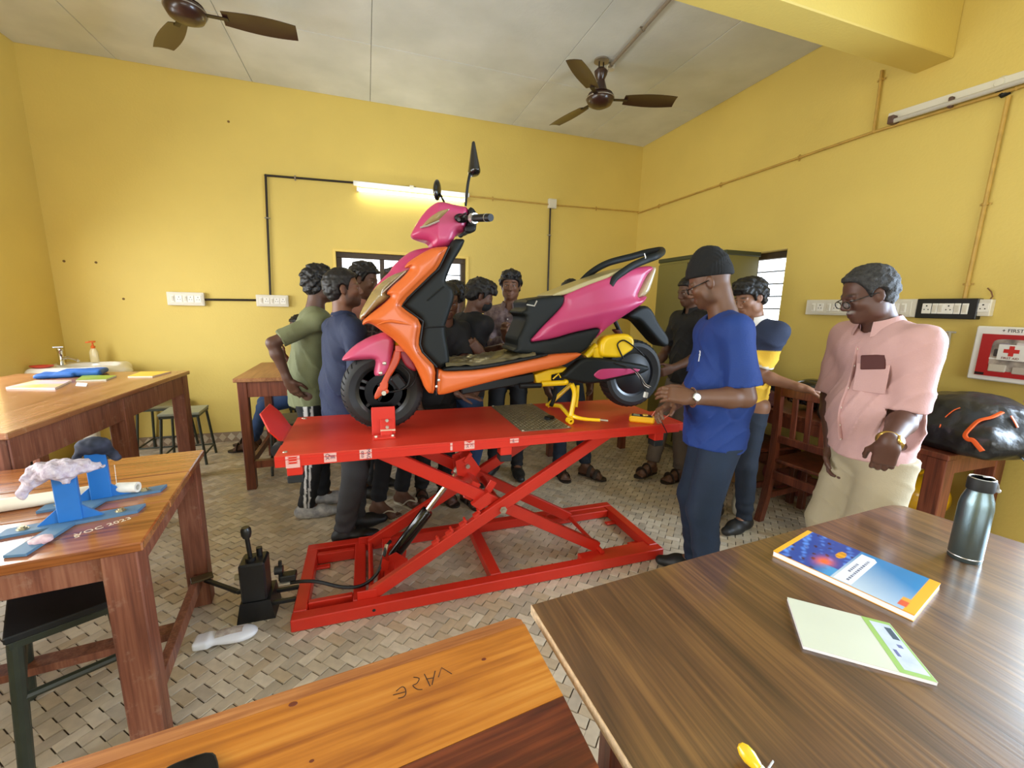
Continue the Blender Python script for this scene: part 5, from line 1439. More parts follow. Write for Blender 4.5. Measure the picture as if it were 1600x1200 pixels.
# ---- two blue stands on the near left table
M_BLUE = mat('stand_blue_paint', (30, 104, 176), 0.4, var=.06, scale=14)
M_BLUED = mat('stand_blue_worn', (84, 116, 138), 0.5, var=.2, scale=20, rgb2=(70, 108, 142))
M_NUT = mat('brass_nut', (176, 164, 130), 0.35, metal=.8)
TZ = .75
def stand(label, c, ang, hp, rag_label, rag_fn):
    root = thing('stand', label, 'stand', (c[0], c[1], TZ), ang)
    b = MB(); b.prism([(-.155, -.026), (.16, -.026), (.175, .026), (-.145, .026)], (0, 0, .0005), (1, 0, 0), (0, 1, 0), (0, 0, 1), .009); b.build('base_bar', M_BLUED, root, local=True)
    b = MB(); a = -1.95; R = rotz(a); b.box(R @ V(.095, 0, 0) + V(-.005, 0, .005), (.19, .052, .0088), R, .001); b.build('base_arm', M_BLUED, root, local=True)
    b = MB(); b.box((0, 0, hp / 2 + .009), (.054, .022, hp), bev=.002); b.build('post', M_BLUE, root, local=True)
    for sg in (-1, 1):
        b = MB(); b.prism([(sg * .027, 0), (sg * .075, 0), (sg * .027, .045)], (0, -.004, .0095), (1, 0, 0), (0, 0, 1), (0, 1, 0), .008); b.build('gusset', M_BLUE, root, local=True)
    for q in (V(-.105, 0, .0095), V(.115, 0, .0095), R @ V(.11, 0, .0095)):
        b = MB(); b.lathe([(0, .009), (.006, .009), (.006, .006), (.011, .006), (.011, .0015), (.015, .0015), (.015, 0)], q, None, 6); b.build('nut', M_NUT, root, local=True)
    return root
c1 = pz(112, 812, TZ + .01); c2 = pz(160, 777, TZ + .01)
s1_ = stand('nearer blue metal stand with pale woolly rag on its post', c1, .27, .165, 0, 0)
s2_ = stand('farther blue metal stand with navy and white rag on its post', c2, .27, .185, 0, 0)
def wool(label, prims, m_, amp, sc, seed):
    o = blob('rag', prims, m_, .02, .0038, lambda x, y, z: amp * nz3(x, y, z, sc, seed) + amp * .7 * nz3(x, y, z, sc * 2.3, seed + 3))
    return tag(o, label, 'rag')
M_RAG = mat('woolly_rag', (206, 196, 202), .9, rgb2=(168, 150, 164), scale=70, var=.1, bump=.5, bscale=120)
M_RAGN = mat('navy_rag', (14, 18, 30), .85, rgb2=(52, 56, 72), scale=34, var=.1, detail=1)
M_RAGP = mat('pink_rag', (214, 188, 190), .9, rgb2=(190, 150, 156), scale=60, var=.1)
h1 = TZ + .175
d27 = V(math.cos(.27), math.sin(.27), 0)
wool('pale grey woolly rag draped over the nearer blue stand', [ellip(V(c1[0], c1[1], h1 + .008) - d27 * .012, (.062, .05, .026)), capsule(V(c1[0], c1[1], h1) - d27 * .05, V(c1[0], c1[1] - .01, h1 - .05) - d27 * .088, .024, .014), capsule(V(c1[0], c1[1], h1) + d27 * .03, V(c1[0], c1[1], h1 + .002) + d27 * .082, .022, .012), capsule(V(c1[0], c1[1] - .024, h1) + d27 * .01, V(c1[0], c1[1] - .03, h1 - .03) + d27 * .012, .018, .010)], M_RAG, .006, 95, 1)
h2 = TZ + .195
wool('navy and white rag wrapped on top of the farther blue stand', [ellip(V(c2[0], c2[1], h2 + .005) + d27 * .0, (.046, .034, .03)), capsule(V(c2[0], c2[1], h2) - d27 * .03, V(c2[0], c2[1], h2 - .03) - d27 * .045, .014, .012), capsule(V(c2[0], c2[1], h2 - .01) + d27 * .03, V(c2[0], c2[1], h2 - .045) + d27 * .052, .016, .012)], M_RAGN, .003, 80, 2)
pr = pz(64, 845, TZ + .01)
wool('small pink rag lying by front arm of nearer blue stand', [ellip(V(pr[0], pr[1], TZ + .012), (.028, .022, .011))], M_RAGP, .003, 120, 5)
# pipe and roll
M_PVC = mat('ivory_pvc', (222, 212, 190), .4)
p0, p1 = pz(143, 768, TZ + .022), pz(-30, 795, TZ + .022); p0[2] = p1[2] = TZ + .0225
b = MB(); R = frame(p1 - p0); Lp = np.linalg.norm(p1 - p0); b.lathe([(.018, 0), (.0215, 0), (.0215, Lp), (.018, Lp), (.018, 0)], p0, R, 20); tag(b.build('plastic_pipe', M_PVC), 'long ivory plastic pipe lying on table behind nearer blue stand', 'pipe')
p0, p1 = pz(190, 762, TZ + .03), pz(214, 761, TZ + .03)
root = thing('paper_roll', 'short white roll with navy cloth lying beside farther blue stand', 'roll', ((p0 + p1) / 2) * V(1, 1, 0) + V(0, 0, TZ + .01))
p0[2] = p1[2] = TZ + .03; dd = unit(p1 - p0)
b = MB(); b.lathe([(.010, -.012), (.0185, -.012), (.0185, .052), (.010, .052), (.010, -.012)], p0, frame(dd), 20); b.build('tube', mat('roll_white', (220, 216, 204), .6, var=.1, scale=40), root)
blob('cloth_wrap', [ellip(p0 - dd * .018 + V(0, 0, -.004), (.014, .02, .017))], M_RAGN, .01, .004, parent=root)
b = MB(); q = pz(183, 762, TZ + .03); b.cyl(q, q + V(.0, .005, .085), .0007, n=5); b.build('thread', M_WHITE, root)
# chalk lettering on the table
tdir = pz(200, 812, TZ) - pz(124, 836, TZ)
up = np.cross(V(0, 0, 1), unit(tdir))
text_mesh('chalk_lettering', 'VOC 2023', .030, pz(163, 822, TZ + .0004), tdir, up, mat('chalk_white', (226, 206, 176), .8), T1, depth=.0002)
text_mesh('chalk_lettering', '5', .03, pz(120, 838, TZ + .0004), tdir, up, mat('chalk_white', (226, 206, 176), .8), T1, depth=.0002)
# ---- far left table: bag, books, paper
Z3 = .885
def flatbook(name, label, pts, z0, t, cover, pages, cat='book', deco=None):
    P = [pz(x, y, z0 + t) for x, y in pts]
    lo = [V(q[0], q[1], z0) for q in P]
    root = thing(name, label, cat, sum(lo) / len(lo))
    ct = min(.0018, t * .15)
    ctr = sum(lo) / len(lo)
    b = MB(); b.slab([ctr + (q - ctr) * .985 + V(0, 0, ct) for q in lo], t - 2 * ct, (0, 0, 1)); b.build('pages', pages, root, angle=20)
    b = MB(); b.slab([q + V(0, 0, t - ct) for q in lo], ct, (0, 0, 1)); cv = b.build('front_cover', cover, root, angle=20)
    b = MB(); b.slab(lo, ct, (0, 0, 1)); b.build('back_cover', cover, root, angle=20)
    return root, cv
M_PAGE = mat('paper_pages', (236, 230, 232), .7, var=.05, scale=200, stretch=(.2, .2, 3))
flatbook('magazine', 'thin lilac and yellow magazine at left end of worn pale table', [(8, 606), (52, 596), (112, 594), (86, 606), (60, 608)][:0] or [(8, 605), (55, 594), (112, 593.5), (86, 606)], Z3, .012, mat('magazine_cover', (196, 176, 206), .35, rgb2=(232, 190, 92), scale=5, detail=1), M_PAGE)
flatbook('book', 'green covered book on worn pale table beside blue bag', [(118, 594), (130, 586), (182, 586.5), (166, 592.5)], Z3, .010, mat('green_cover', (150, 168, 60), .4, rgb2=(120, 146, 46), scale=8), M_PAGE)
flatbook('book', 'yellow covered book near far right corner of worn pale table', [(199, 588), (220, 580.5), (268, 580), (238, 587.5)], Z3, .009, mat('yellow_cover', (238, 196, 72), .4), M_PAGE)
b = MB(); b.slab([V(*pz(x, y, Z3)[:2], Z3 + .0008) for x, y in ((118, 603), (120, 598), (137, 599), (135, 604))], .0012, (0, 0, 1)); tag(b.build('paper_slip', M_WHITE), 'small white paper slip in front of green book', 'paper')
q0, q1 = pz(62, 592, Z3), pz(150, 588, Z3)
md = (q0 + q1) / 2; dx = unit(q1 - q0); R = np.stack([dx, np.cross(V(0, 0, 1), dx), V(0, 0, 1)], 1); hl_ = np.linalg.norm(q1 - q0) / 2
blob('cloth_bag', [rbox(md + V(0, .10, .022) + dx * .03, (hl_ * .86, .10, .02), R, .018), rbox(md + V(-.02, .06, .016) - dx * .06, (hl_ * .72, .09, .015), R, .014), ellip(md + V(0, .08, .03) + dx * .06, (hl_ * .6, .07, .022), R)], mat('blue_bag_cloth', (30, 92, 168), .55, var=.15, scale=10), .012, .007, lambda x, y, z: .003 * nz3(x, y, z, 45, 2))
bag = bpy.data.objects['cloth_bag']; tag(bag, 'folded bright blue cloth bag lying on worn pale table', 'bag')
# ---- wash basin in the corner
bc = V(-2.36, 4.62, .80)
root = thing('wash_basin', 'white ceramic wash basin in far left corner with chrome tap', 'basin', (bc[0], bc[1], .70))
f = Field(bc - V(.36, .36, .16), bc + V(.40, .36, .10), .008)
f.add(rbox(bc + V(.0, .02, .0), (.27, .24, .075), None, .05)); f.add(ellip(bc + V(.14, .02, .0), (.20, .22, .074)), .05)
f.sub(ellip(bc + V(.06, .0, .08), (.20, .17, .10)), .02)
v, fc = f.mesh(); link_mesh('bowl', v, fc, mat('white_ceramic', (232, 228, 218), .15, coat=.5), root, 180)
b = MB(); b.lathe([(.05, -.74), (.06, -.72), (.055, -.1), (.09, -.06), (.1, 0)], bc + V(0, 0, -.04), None, 20); b.build('pedestal', mat('white_ceramic', (232, 228, 218), .15), root)
tpv = py(71, 560, 4.60)
tb = V(-2.50, 4.66, bc[2] + .075)
b = MB(); b.lathe([(.03, 0), (.024, .01), (.018, .02), (.018, .11), (.022, .12), (.02, .135), (0, .14)], tb, None, 16); b.build('tap_body', M_CHROME, root)
b = MB(); b.tube(spline([tb + V(0, 0, .05), tb + V(.06, -.02, .06), tb + V(.12, -.035, .045), tb + V(.135, -.04, .03)]), .011, 10); b.build('spout', M_CHROME, root)
b = MB(); b.box(tb + V(-.01, 0, .15), (.07, .016, .014), rotz(.5), .004); b.build('tap_lever', M_CHROME, root)
sb = V(-2.34, 4.80, bc[2] + .074)
root = thing('soap_bottle', 'clear soap bottle with orange pump standing on the basin', 'bottle', sb)
b = MB(); b.lathe([(0, 0), (.03, 0), (.032, .01), (.032, .09), (.02, .12), (.012, .125), (0, .125)], sb, None, 18, 1, .7); b.build('bottle', mat('soap_bottle_plastic', (222, 206, 160), .2, coat=.4), root)
M_OR = mat('orange_pump', (232, 110, 40), .4)
b = MB(); b.lathe([(.014, .125), (.016, .145), (.008, .15), (.006, .175), (.022, .178), (.022, .19), (0, .192)], sb, None, 14); b.bar(sb + V(0, 0, .184), sb + V(-.045, -.01, .178), .012, .012); b.build('pump_head', M_OR, root)
b = MB(); b.lathe([(0, 0), (.03, 0), (.055, .012), (.058, .022), (.05, .02), (.03, .008), (0, .006)], V(-2.53, 4.47, bc[2] + .072), None, 18, 1.3, .9); tag(b.build('soap_dish', mat('red_soap_dish', (196, 70, 52), .45)), 'small red soap dish at left edge of wash basin', 'soap dish')
# ---- white bottle lying on the floor
w0, w1 = pz(322, 1000, .03), pz(384, 988, .03); wd = unit(w1 - w0)
Rw = np.stack([wd, np.cross(V(0, 0, 1), wd), V(0, 0, 1)], 1)
root = thing('squeeze_bottle', 'empty white plastic bottle lying on floor beside foot pump', 'bottle', ((w0 + w1) / 2) * V(1, 1, 0))
mid = (w0 + w1) / 2
blob('bottle', [ellip(mid + wd * .055 + V(0, 0, .0), (.065, .045, .024), Rw), ellip(mid - wd * .02, (.055, .036, .022), Rw), rbox(mid - wd * .085 - Rw[:, 1] * .006, (.03, .036, .018), Rw, .012)], mat('white_bottle_plastic', (232, 232, 236), .3, coat=.2), .03, .0045, parent=root, cut=lambda x, y, z: .002 - z + 0 * x + 0 * y)
b = MB()
def lb(u, v):
    p = mid + wd * (-.035 + .10 * u) + Rw[:, 1] * (-.024 + .048 * v); return V(p[0], p[1], .0575 + .003 * math.sin(u * math.pi) - .010 * (2 * v - 1) ** 2)
b.grid(lb, 8, 6); b.build('paper_label', mat('faded_label', (206, 196, 180), .7, rgb2=(160, 140, 130), scale=60), root, angle=180)

# ---- laminate table: book, notebook, bottle, yellow dropper
zt_ = .75
def quad(pts, z): return [pz(x, y, z) for x, y in pts]
M_ORB = mat('cover_orange', (240, 170, 40), .35)
Q = quad([(1208, 861), (1262, 829), (1470, 912), (1429, 962)], zt_ + .016)
root = thing('textbook', 'thick blue and orange textbook lying on the laminate table', 'book', (sum(Q) / 4) * V(1, 1, 0) + V(0, 0, zt_))
lo = [V(q[0], q[1], zt_ + .0005) for q in Q]; ctr = sum(lo) / 4
b = MB(); b.slab([ctr + (q - ctr) * .993 for q in lo], .0148, (0, 0, 1)); b.build('pages', M_PAGE, root, angle=20)
M_ART = bpy.data.materials.new('cover_artwork'); M_ART.use_nodes = True
nt = M_ART.node_tree; bs = nt.nodes['Principled BSDF']; bs.inputs['Roughness'].default_value = .3
at = nt.nodes.new('ShaderNodeAttribute'); at.attribute_name = 'Col'; nt.links.new(at.outputs['Color'], bs.inputs['Base Color'])
def bil(u, v): return lo[0] * (1 - u) * (1 - v) + lo[3] * u * (1 - v) + lo[2] * u * v + lo[1] * (1 - u) * v
# printed cover: storm-blue picture, flame, sky fade, orange ends (flat print)
nu, nv = 150, 70; vs = []; cs = []
L3 = lambda c: np.array(lin(c))
for i in range(nu + 1):
    for j in range(nv + 1):
        u, v = i / nu, j / nv; p = bil(u, v); vs.append((p[0], p[1], zt_ + .0174))
        if u < .045: c = L3((240, 176, 50))
        elif u > .93: c = L3((240, 170, 46))
        elif u < .46:
            e = nz3(np.float64(u * 14), np.float64(v * 9), np.float64(3.1), 2.7, 2); g = nz3(np.float64(u * 40), np.float64(v * 26), np.float64(u * 8), 1.3, 5)
            c = L3((40, 72, 150)) * (1 - .5 * max(0, e)) + L3((96, 150, 214)) * max(0, g) * .8
            if e > .12 + .5 * (abs(u - .24)): c = L3((62, 34, 48)) + L3((90, 120, 200)) * max(0, g - .3)
            du, dv = (u - .335) / .06, (v - .30) / .13; fl_ = math.exp(-(du * du + dv * dv)); c = c * (1 - fl_) + L3((250, 110, 40)) * fl_
            du, dv = (u - .375) / .035, (v - .66) / .11
            if du * du + dv * dv < 1: c = L3((232, 160, 30)) * (.7 + .3 * (math.sin(v * 60) > 0))
            if v < .25 and u > .3: k = min(1, (u - .3) * 8); c = c * (1 - k) + L3((70, 150, 200)) * k
        else:
            t = (u - .46) / .5; k = min(1, max(0, (1 - v) * 1.2 - t * .55)); c = L3((40, 128, 184)) * (1 - k) + L3((190, 206, 216)) * k
        if .885 < u < .935 and .08 < v < .30: c = L3((226, 160, 60)) if v > .2 else L3((214, 90, 56))
        cs.append(c)
ff = np.array([(i * (nv + 1) + j, (i + 1) * (nv + 1) + j, (i + 1) * (nv + 1) + j + 1, i * (nv + 1) + j + 1) for i in range(nu) for j in range(nv)])
cvr = link_mesh('front_cover', vs, ff, M_ART, root, 20, cols=np.array(cs))
b = MB(); b.slab([q + V(0, 0, .0146) for q in lo], .0016, (0, 0, 1)); b.slab([ctr + (q - ctr) * 1.001 - V(0, 0, .0) for q in lo], .0012, (0, 0, 1)); b.build('cover_boards', M_ORB, root, angle=20)
bx = [bil(u, v) * V(1, 1, 0) + V(0, 0, zt_ + .0176) for u, v in ((.475, .02), (.60, .02), (.60, .86), (.57, .92), (.475, .92))]
b = MB(); b.slab(bx, .0002, (0, 0, 1)); tb_ = b.build('title_box', mat('title_white', (226, 228, 238), .5), root)
M_GRT = mat('grey_print', (110, 112, 128), .6); b = MB()
for u, v0, v1 in ((.516, .32, .60), (.556, .10, .80)):
    v = v0
    while v < v1:
        h = random.uniform(.02, .045); a_, c_ = bil(u, v) * V(1, 1, 0) + V(0, 0, zt_ + .0179), bil(u, min(v + h, v1)) * V(1, 1, 0) + V(0, 0, zt_ + .0179); b.bar(a_, c_, .006, .0002, (0, 0, 1), 0); v += h + .02
b.build('title_print', M_GRT, tb_)
Q = quad([(1230, 933), (1390, 974), (1466, 1067), (1255, 1009)], zt_ + .008)
root = thing('notebook', 'plain cream notebook with green edged label panel on laminate table', 'notebook', (sum(Q) / 4) * V(1, 1, 0) + V(0, 0, zt_))
lo = [V(q[0], q[1], zt_ + .0005) for q in Q]; ctr = sum(lo) / 4
b = MB(); b.slab([ctr + (q - ctr) * .995 for q in lo], .0068, (0, 0, 1)); b.build('pages', M_PAGE, root, angle=20)
b = MB(); b.slab([q + V(0, 0, .0068) for q in lo], .0009, (0, 0, 1)); b.build('front_cover', mat('cream_cover', (206, 208, 186), .45, var=.03, scale=6), root, angle=20)
def bl2(u, v): return lo[0] * (1 - u) * (1 - v) + lo[1] * u * (1 - v) + lo[2] * u * v + lo[3] * (1 - u) * v
zz = zt_ + .0083
def pch(name, u0, u1, v0, v1, m_, parent, h=.0002, z=zz):
    b = MB(); b.slab([bl2(u, v) * V(1, 1, 0) + V(0, 0, z) for u, v in ((u0, v0), (u1, v0), (u1, v1), (u0, v1))], h, (0, 0, 1)); return b.build(name, m_, parent)
gb = pch('green_panel', .735, .995, .0, 1, mat('panel_green', (148, 184, 90), .45), root)
wb = pch('white_panel', .79, .975, .06, .93, mat('panel_white', (206, 212, 216), .5, rgb2=(180, 190, 204), scale=30), gb, z=zz + .0002)
pch('printed_mark', .90, .96, .13, .36, mat('print_dark', (52, 70, 84), .5), wb, z=zz + .0004)
pch('printed_mark', .89, .93, .46, .52, mat('print_blue', (96, 100, 150), .5), wb, z=zz + .0004)
pch('printed_mark', .82, .85, .58, .70, mat('print_blue', (96, 100, 150), .5), wb, z=zz + .0004)
# steel flask
fb0 = (pz(1484, 868, zt_) + pz(1546, 884, zt_)) / 2; fb0[1] += .012
root = thing('steel_flask', 'brushed steel water flask with black lid and strap, laminate table', 'flask', (fb0[0], fb0[1], zt_))
b = MB(); b.lathe([(0, 0), (.034, 0), (.0365, .004), (.0365, .165), (.034, .185), (.0265, .21), (.0265, .215), (0, .215)], (fb0[0], fb0[1], zt_), None, 40); b.build('body', mat('brushed_steel', (118, 136, 140), .34, metal=.9, bump=.05, bscale=300), root)
b = MB(); b.lathe([(0, .215), (.029, .215), (.0295, .22), (.0295, .245), (.0275, .250), (0, .250)], (fb0[0], fb0[1], zt_), None, 32); ld = b.build('lid', M_BLKM, root)
b = MB(); b.lathe([(.024, .250), (.0265, .2515), (.0285, .250)], (fb0[0], fb0[1], zt_), None, 32); b.build('lid_rim', M_SILV, ld)
t0 = V(fb0[0] + .028, fb0[1], zt_ + .247)
b = MB(); b.tube(spline([t0 + V(-.02, 0, .006), t0 + V(.012, -.004, .0), t0 + V(.032, -.008, -.02), t0 + V(.040, -.01, -.038)]), .0045, 8, flat=(1, .5)); b.sphere(t0 + V(.040, -.01, -.04), .0065, 6); b.build('strap', mat('strap_grey', (188, 186, 184), .4), root)
b = MB(); b.lathe([(.0366, 0.012), (.0371, .0135), (.0366, .015)], (fb0[0], fb0[1], zt_), None, 40); b.build('base_ring', M_SILV, root)
# yellow dropper at the bottom edge
yb = pz(1182, 1196, zt_ + .012)
root = thing('glue_dropper', 'small yellow topped dropper with grey tip at bottom edge', 'dropper', (yb[0], yb[1], zt_))
b = MB(); Rd = frame(V(-.25, .85, .35)); b.lathe([(0, -.03), (.006, -.03), (.007, -.004), (.0085, 0), (.0115, .012), (.0105, .022), (.006, .029), (0, .031)], yb + V(0, -.0, .0), Rd, 20); b.build('yellow_cap', mat('dropper_yellow', (246, 196, 40), .25, coat=.5), root)
b = MB(); b.cyl(yb + Rd[:, 2] * -.06, yb + Rd[:, 2] * -.004, .008, n=12); b.build('body', mat('dropper_green', (196, 220, 170), .4), root)
b = MB(); b.cyl(pz(1197, 1204, zt_ + .006), pz(1207, 1189, zt_ + .006), .0022, n=8); b.build('metal_tip', M_STEEL, root)
# black phone/slate on the orange table
P = [pz(x, y, .758) for x, y in ((250, 1202), (334, 1171), (344, 1202), (330, 1240), (240, 1240))]
ez = V(0, 0, 1)
Pc = chaikin([V(q[0], q[1], .7505) for q in P], 2)
root = thing('tablet', 'black tablet edge on orange varnished table, bottom left', 'tablet', sum(Pc) / len(Pc))
b = MB(); b.slab(Pc, .009, ez); b.build('case', M_BLK, root)
cc = sum(Pc) / len(Pc); b = MB(); b.slab([cc + (q - cc) * .93 + V(0, 0, .0092) for q in Pc], .0004, ez); b.build('screen', mat('dark_glass', (6, 6, 7), .08), root)
# ---- bags on the right bench
BZ = .75
M_BAGB = mat('black_bag_nylon', (24, 24, 26), .38, bump=.3, bscale=40, coat=.25)
M_BAGO = mat('bag_orange_piping', (236, 98, 34), .5)
bp = [ellip((3.09, 1.31, BZ + .15), (.24, .27, .15)), rbox((3.08, 1.33, BZ + .075), (.26, .25, .075), None, .06), ellip((3.02, 1.14, BZ + .08), (.17, .13, .075))]
bpn = lambda x, y, z: .011 * nz3(x, y, z, 20, 1) + .004 * nz3(x, y, z, 60, 4)
root = thing('backpack', 'black backpack with orange chevron stripe at near end of bench', 'backpack', (3.05, 1.3, BZ))
blob('body', bp, M_BAGB, .05, .009, bpn, root, lambda x, y, z: (BZ + .001) - z + 0 * x + 0 * y)
bfn = union_fn(bp, .05)
def onbag(pts, r, m_, name, fn=bfn, parent=None, flat=(1, .5)):
    P_ = [hit(x, y, fn) for x, y in pts]; P_ = [q for q in P_ if q is not None]
    if len(P_) < 2: return
    P_ = [q - unit(q - EYE) * .007 for q in P_]
    b = MB(); b.tube(spline(P_), r, 8, flat=flat); return b.build(name, m_, parent or root)
onbag([(1566, 644), (1549, 652), (1530, 657), (1518, 667), (1508, 679), (1512, 686), (1520, 688), (1528, 697), (1535, 705)], .011, M_BAGO, 'orange_stripe')
onbag([(1500, 637), (1490, 641), (1480, 649), (1477, 652)], .004, M_BAGO, 'orange_piping')
onbag([(1470, 663), (1468, 668)], .004, M_BAGO, 'orange_piping')
onbag([(1580, 650), (1586, 660), (1590, 668)], .006, M_BAGO, 'orange_piping')
b = MB(); s0 = V(3.02, 1.05, BZ + .12); b.tube(spline([s0, s0 + V(.02, -.10, .02), s0 + V(.05, -.13, -.10), s0 + V(.06, -.10, -.22)]), .014, 8, flat=(1, .3)); b.build('shoulder_strap', M_BLKM, root)
b = MB(); b.tube(spline([V(2.95, 1.04, BZ + .04), V(2.97, .99, BZ - .02), V(3.03, .98, BZ - .03), V(3.10, 1.0, BZ - .02)]), .010, 8, flat=(1, .35)); b.build('webbing', M_BLKM, root)
b = MB(); b.tube(spline([V(3.3, 1.2, BZ + .26), V(3.27, 1.1, BZ + .31), V(3.22, 1.07, BZ + .27)]), .010, 8); b.build('haul_loop', mat('pink_loop', (206, 150, 140), .5), root)
o = blob('duffel_bag', [ellip((3.06, 1.80, BZ + .14), (.24, .19, .145)), rbox((3.04, 1.78, BZ + .07), (.24, .17, .07), None, .05), ellip((3.02, 1.70, BZ + .21), (.16, .10, .08))], M_BAGB, .04, .009, lambda x, y, z: .008 * nz3(x, y, z, 22, 7), None, lambda x, y, z: (BZ + .001) - z + 0 * x + 0 * y)
tag(o, 'crumpled black bag behind the orange striped backpack on bench', 'bag')
# two helmets and a dark bag further along
def helmet(label, c, rz, m_):
    root = thing('helmet', label, 'helmet', (c[0], c[1], BZ), rz); R = rotz(rz)
    c = V(*c)
    f = Field(c - .2, c + .2, .008); f.add(ellip(c, (.15, .125, .125), R)); f.sub(ellip(c + R @ V(.02, 0, -.03), (.125, .102, .105), R)); f.cut(lambda x, y, z: (c[2] - .10) - z + 0 * x + 0 * y, .01)
    f.sub(rbox(c + R @ V(.14, 0, -.01), (.08, .075, .045), R, .02), .01)
    v, fc = f.mesh(); link_mesh('shell', v, fc, m_, root, 180)
    f = Field(c - .2, c + .2, .007); f.add(ellip(c, (.156, .131, .130), R)); f.sub(ellip(c, (.151, .126, .126), R)); q = c + R @ V(.13, 0, 0)
    f.cut(lambda x, y, z: rbox(q, (.09, .12, .055), R, .02)[0](x, y, z)); v, fc = f.mesh(); link_mesh('visor', v, fc, mat('visor_smoke', (40, 40, 42), .08, coat=.8), root, 180)
    return root
helmet('gloss black helmet with smoked visor on bench behind the polo boy arm', (3.06, 2.16, BZ + .105), 2.6, mat('helmet_black', (18, 18, 19), .2, coat=.6))
o = blob('shoulder_bag', [rbox((3.05, 2.62, BZ + .085), (.20, .17, .085), None, .06), ellip((3.05, 2.60, BZ + .15), (.17, .15, .07))], mat('dark_blue_bag', (28, 34, 50), .45, bump=.3, bscale=30), .04, .009, lambda x, y, z: .006 * nz3(x, y, z, 26, 3), None, lambda x, y, z: (BZ + .001) - z + 0 * x + 0 * y)
tag(o, 'dark navy bag on far part of right bench near chairs', 'bag')
o = blob('cap', [ellip((2.90, 2.40, BZ + .05), (.10, .09, .06)), ellip((2.85, 2.31, BZ + .02), (.07, .06, .02))], mat('maroon_cloth', (74, 24, 34), .7), .03, .007, lambda x, y, z: .003 * nz3(x, y, z, 40, 3), None, lambda x, y, z: (BZ + .001) - z + 0 * x + 0 * y)
tag(o, 'maroon cloth cap on right bench between helmet and navy bag', 'cap')
# air compressor under the bench
M_TANK = mat('compressor_yellow', (232, 176, 22), .25, coat=.5)
root = thing('air_compressor', 'yellow air compressor with black motor under the right bench', 'compressor', (3.2, 1.66, 0))
a = V(3.205, 1.47, .36)
b = MB(); b.lathe([(0, -.105), (.05, -.096), (.09, -.07), (.115, -.02), (.12, .03), (.12, .42), (.09, .50), (.05, .525), (0, .53)], a, frame((0, 1, 0)), 32); b.build('tank', M_TANK, root)
b = MB(); b.box((3.205, 1.82, .54), (.16, .18, .13), bev=.02); mt = b.build('motor', M_BLK, root)
b = MB(); b.cyl((3.205, 1.73, .54), (3.205, 1.715, .54), .035, n=18); b.build('gauge', M_SILV, mt)
for (x, y) in ((3.13, 1.5), (3.28, 1.5), (3.13, 1.88), (3.28, 1.88)):
    b = MB(); b.box((x, y, .13), (.03, .04, .26)); b.build('foot', M_BLK, root)
b = MB(); b.tube(spline([V(3.24, 1.55, .47), V(3.27, 1.45, .58), V(3.29, 1.40, .63), V(3.31, 1.38, .655)]), .011, 8); b.build('hose', M_TANK, root)
# sack and crates on the floor by the chairs
o = blob('sack', [ellip((2.50, 2.14, .10), (.065, .068, .11)), ellip((2.50, 2.14, .19), (.045, .05, .045))], mat('white_sack', (196, 186, 166), .8, var=.12, scale=20), .03, .008, lambda x, y, z: .008 * nz3(x, y, z, 34, 6), None, lambda x, y, z: .001 - z + 0 * x + 0 * y)
tag(o, 'crumpled off white sack on floor behind legs of man in blue', 'sack')
o = blob('cloth_bundle', [ellip((3.2, 2.35, .12), (.11, .22, .12))], mat('dusty_red_cloth', (128, 62, 54), .85, var=.2, scale=14), .03, .009, lambda x, y, z: .01 * nz3(x, y, z, 24, 9), None, lambda x, y, z: .001 - z + 0 * x + 0 * y)
tag(o, 'dusty red cloth bundle on floor underneath the right bench', 'bundle')
b = MB(); b.box((3.08, 2.72, .2), (.34, .4, .38), bev=.006); root = thing('carton', 'plain brown carton under far end of right bench', 'box', (3.08, 2.72, 0)); b.build('box', mat('carton_brown', (150, 112, 66), .8), root)
for sx in (-1, 1):
    b = MB(); b.box((3.08 + sx * .085, 2.72, .392), (.165, .4, .005)); b.build('flap', mat('carton_brown', (150, 112, 66), .8), root)
# ------------------------------------------------------------------ people
def skin_mat(name, rgb):
    return mat(name, rgb, .5, attr=True)
def flatcap(a, b, ra, rb, flat=None, back=0.0):
    """capsule cut flat at b"""
    a = np.asarray(a, float); b = np.asarray(b, float); d = unit(b - a); e = b + d * rb
    fn0, lo, hi = capsule(a, e, ra, rb, flat)
    def fn(x, y, z):
        return np.maximum(fn0(x, y, z), (x - b[0]) * d[0] + (y - b[1]) * d[1] + (z - b[2]) * d[2])
    return fn, lo, hi
def ik(S, W, L1, L2, pole):
    S, W, pole = [np.asarray(q, float) for q in (S, W, pole)]
    d = W - S; D = np.linalg.norm(d)
    if D > (L1 + L2) * .995: W = S + d / D * (L1 + L2) * .995; d = W - S; D = np.linalg.norm(d)
    a = (L1 * L1 - L2 * L2 + D * D) / (2 * D); h = math.sqrt(max(L1 * L1 - a * a, 0))
    u = d / D; p = pole - S; p = p - u * (p @ u); return S + u * a + unit(p) * h, W
HAIR = mat('black_hair', (18, 15, 14), .55, var=.4, scale=60)
HAIRG = mat('grey_black_hair', (20, 19, 19), .7, rgb2=(64, 62, 61), scale=70, bump=.5, bscale=160)
M_EYEW = mat('eye_white', (150, 140, 134), .3); M_IRIS = mat('eye_dark', (24, 14, 10), .15)
M_FRAMEG = mat('spectacle_black', (16, 15, 15), .3); M_GLS = mat('spectacle_glass', (230, 235, 238), .05, alpha=.10)
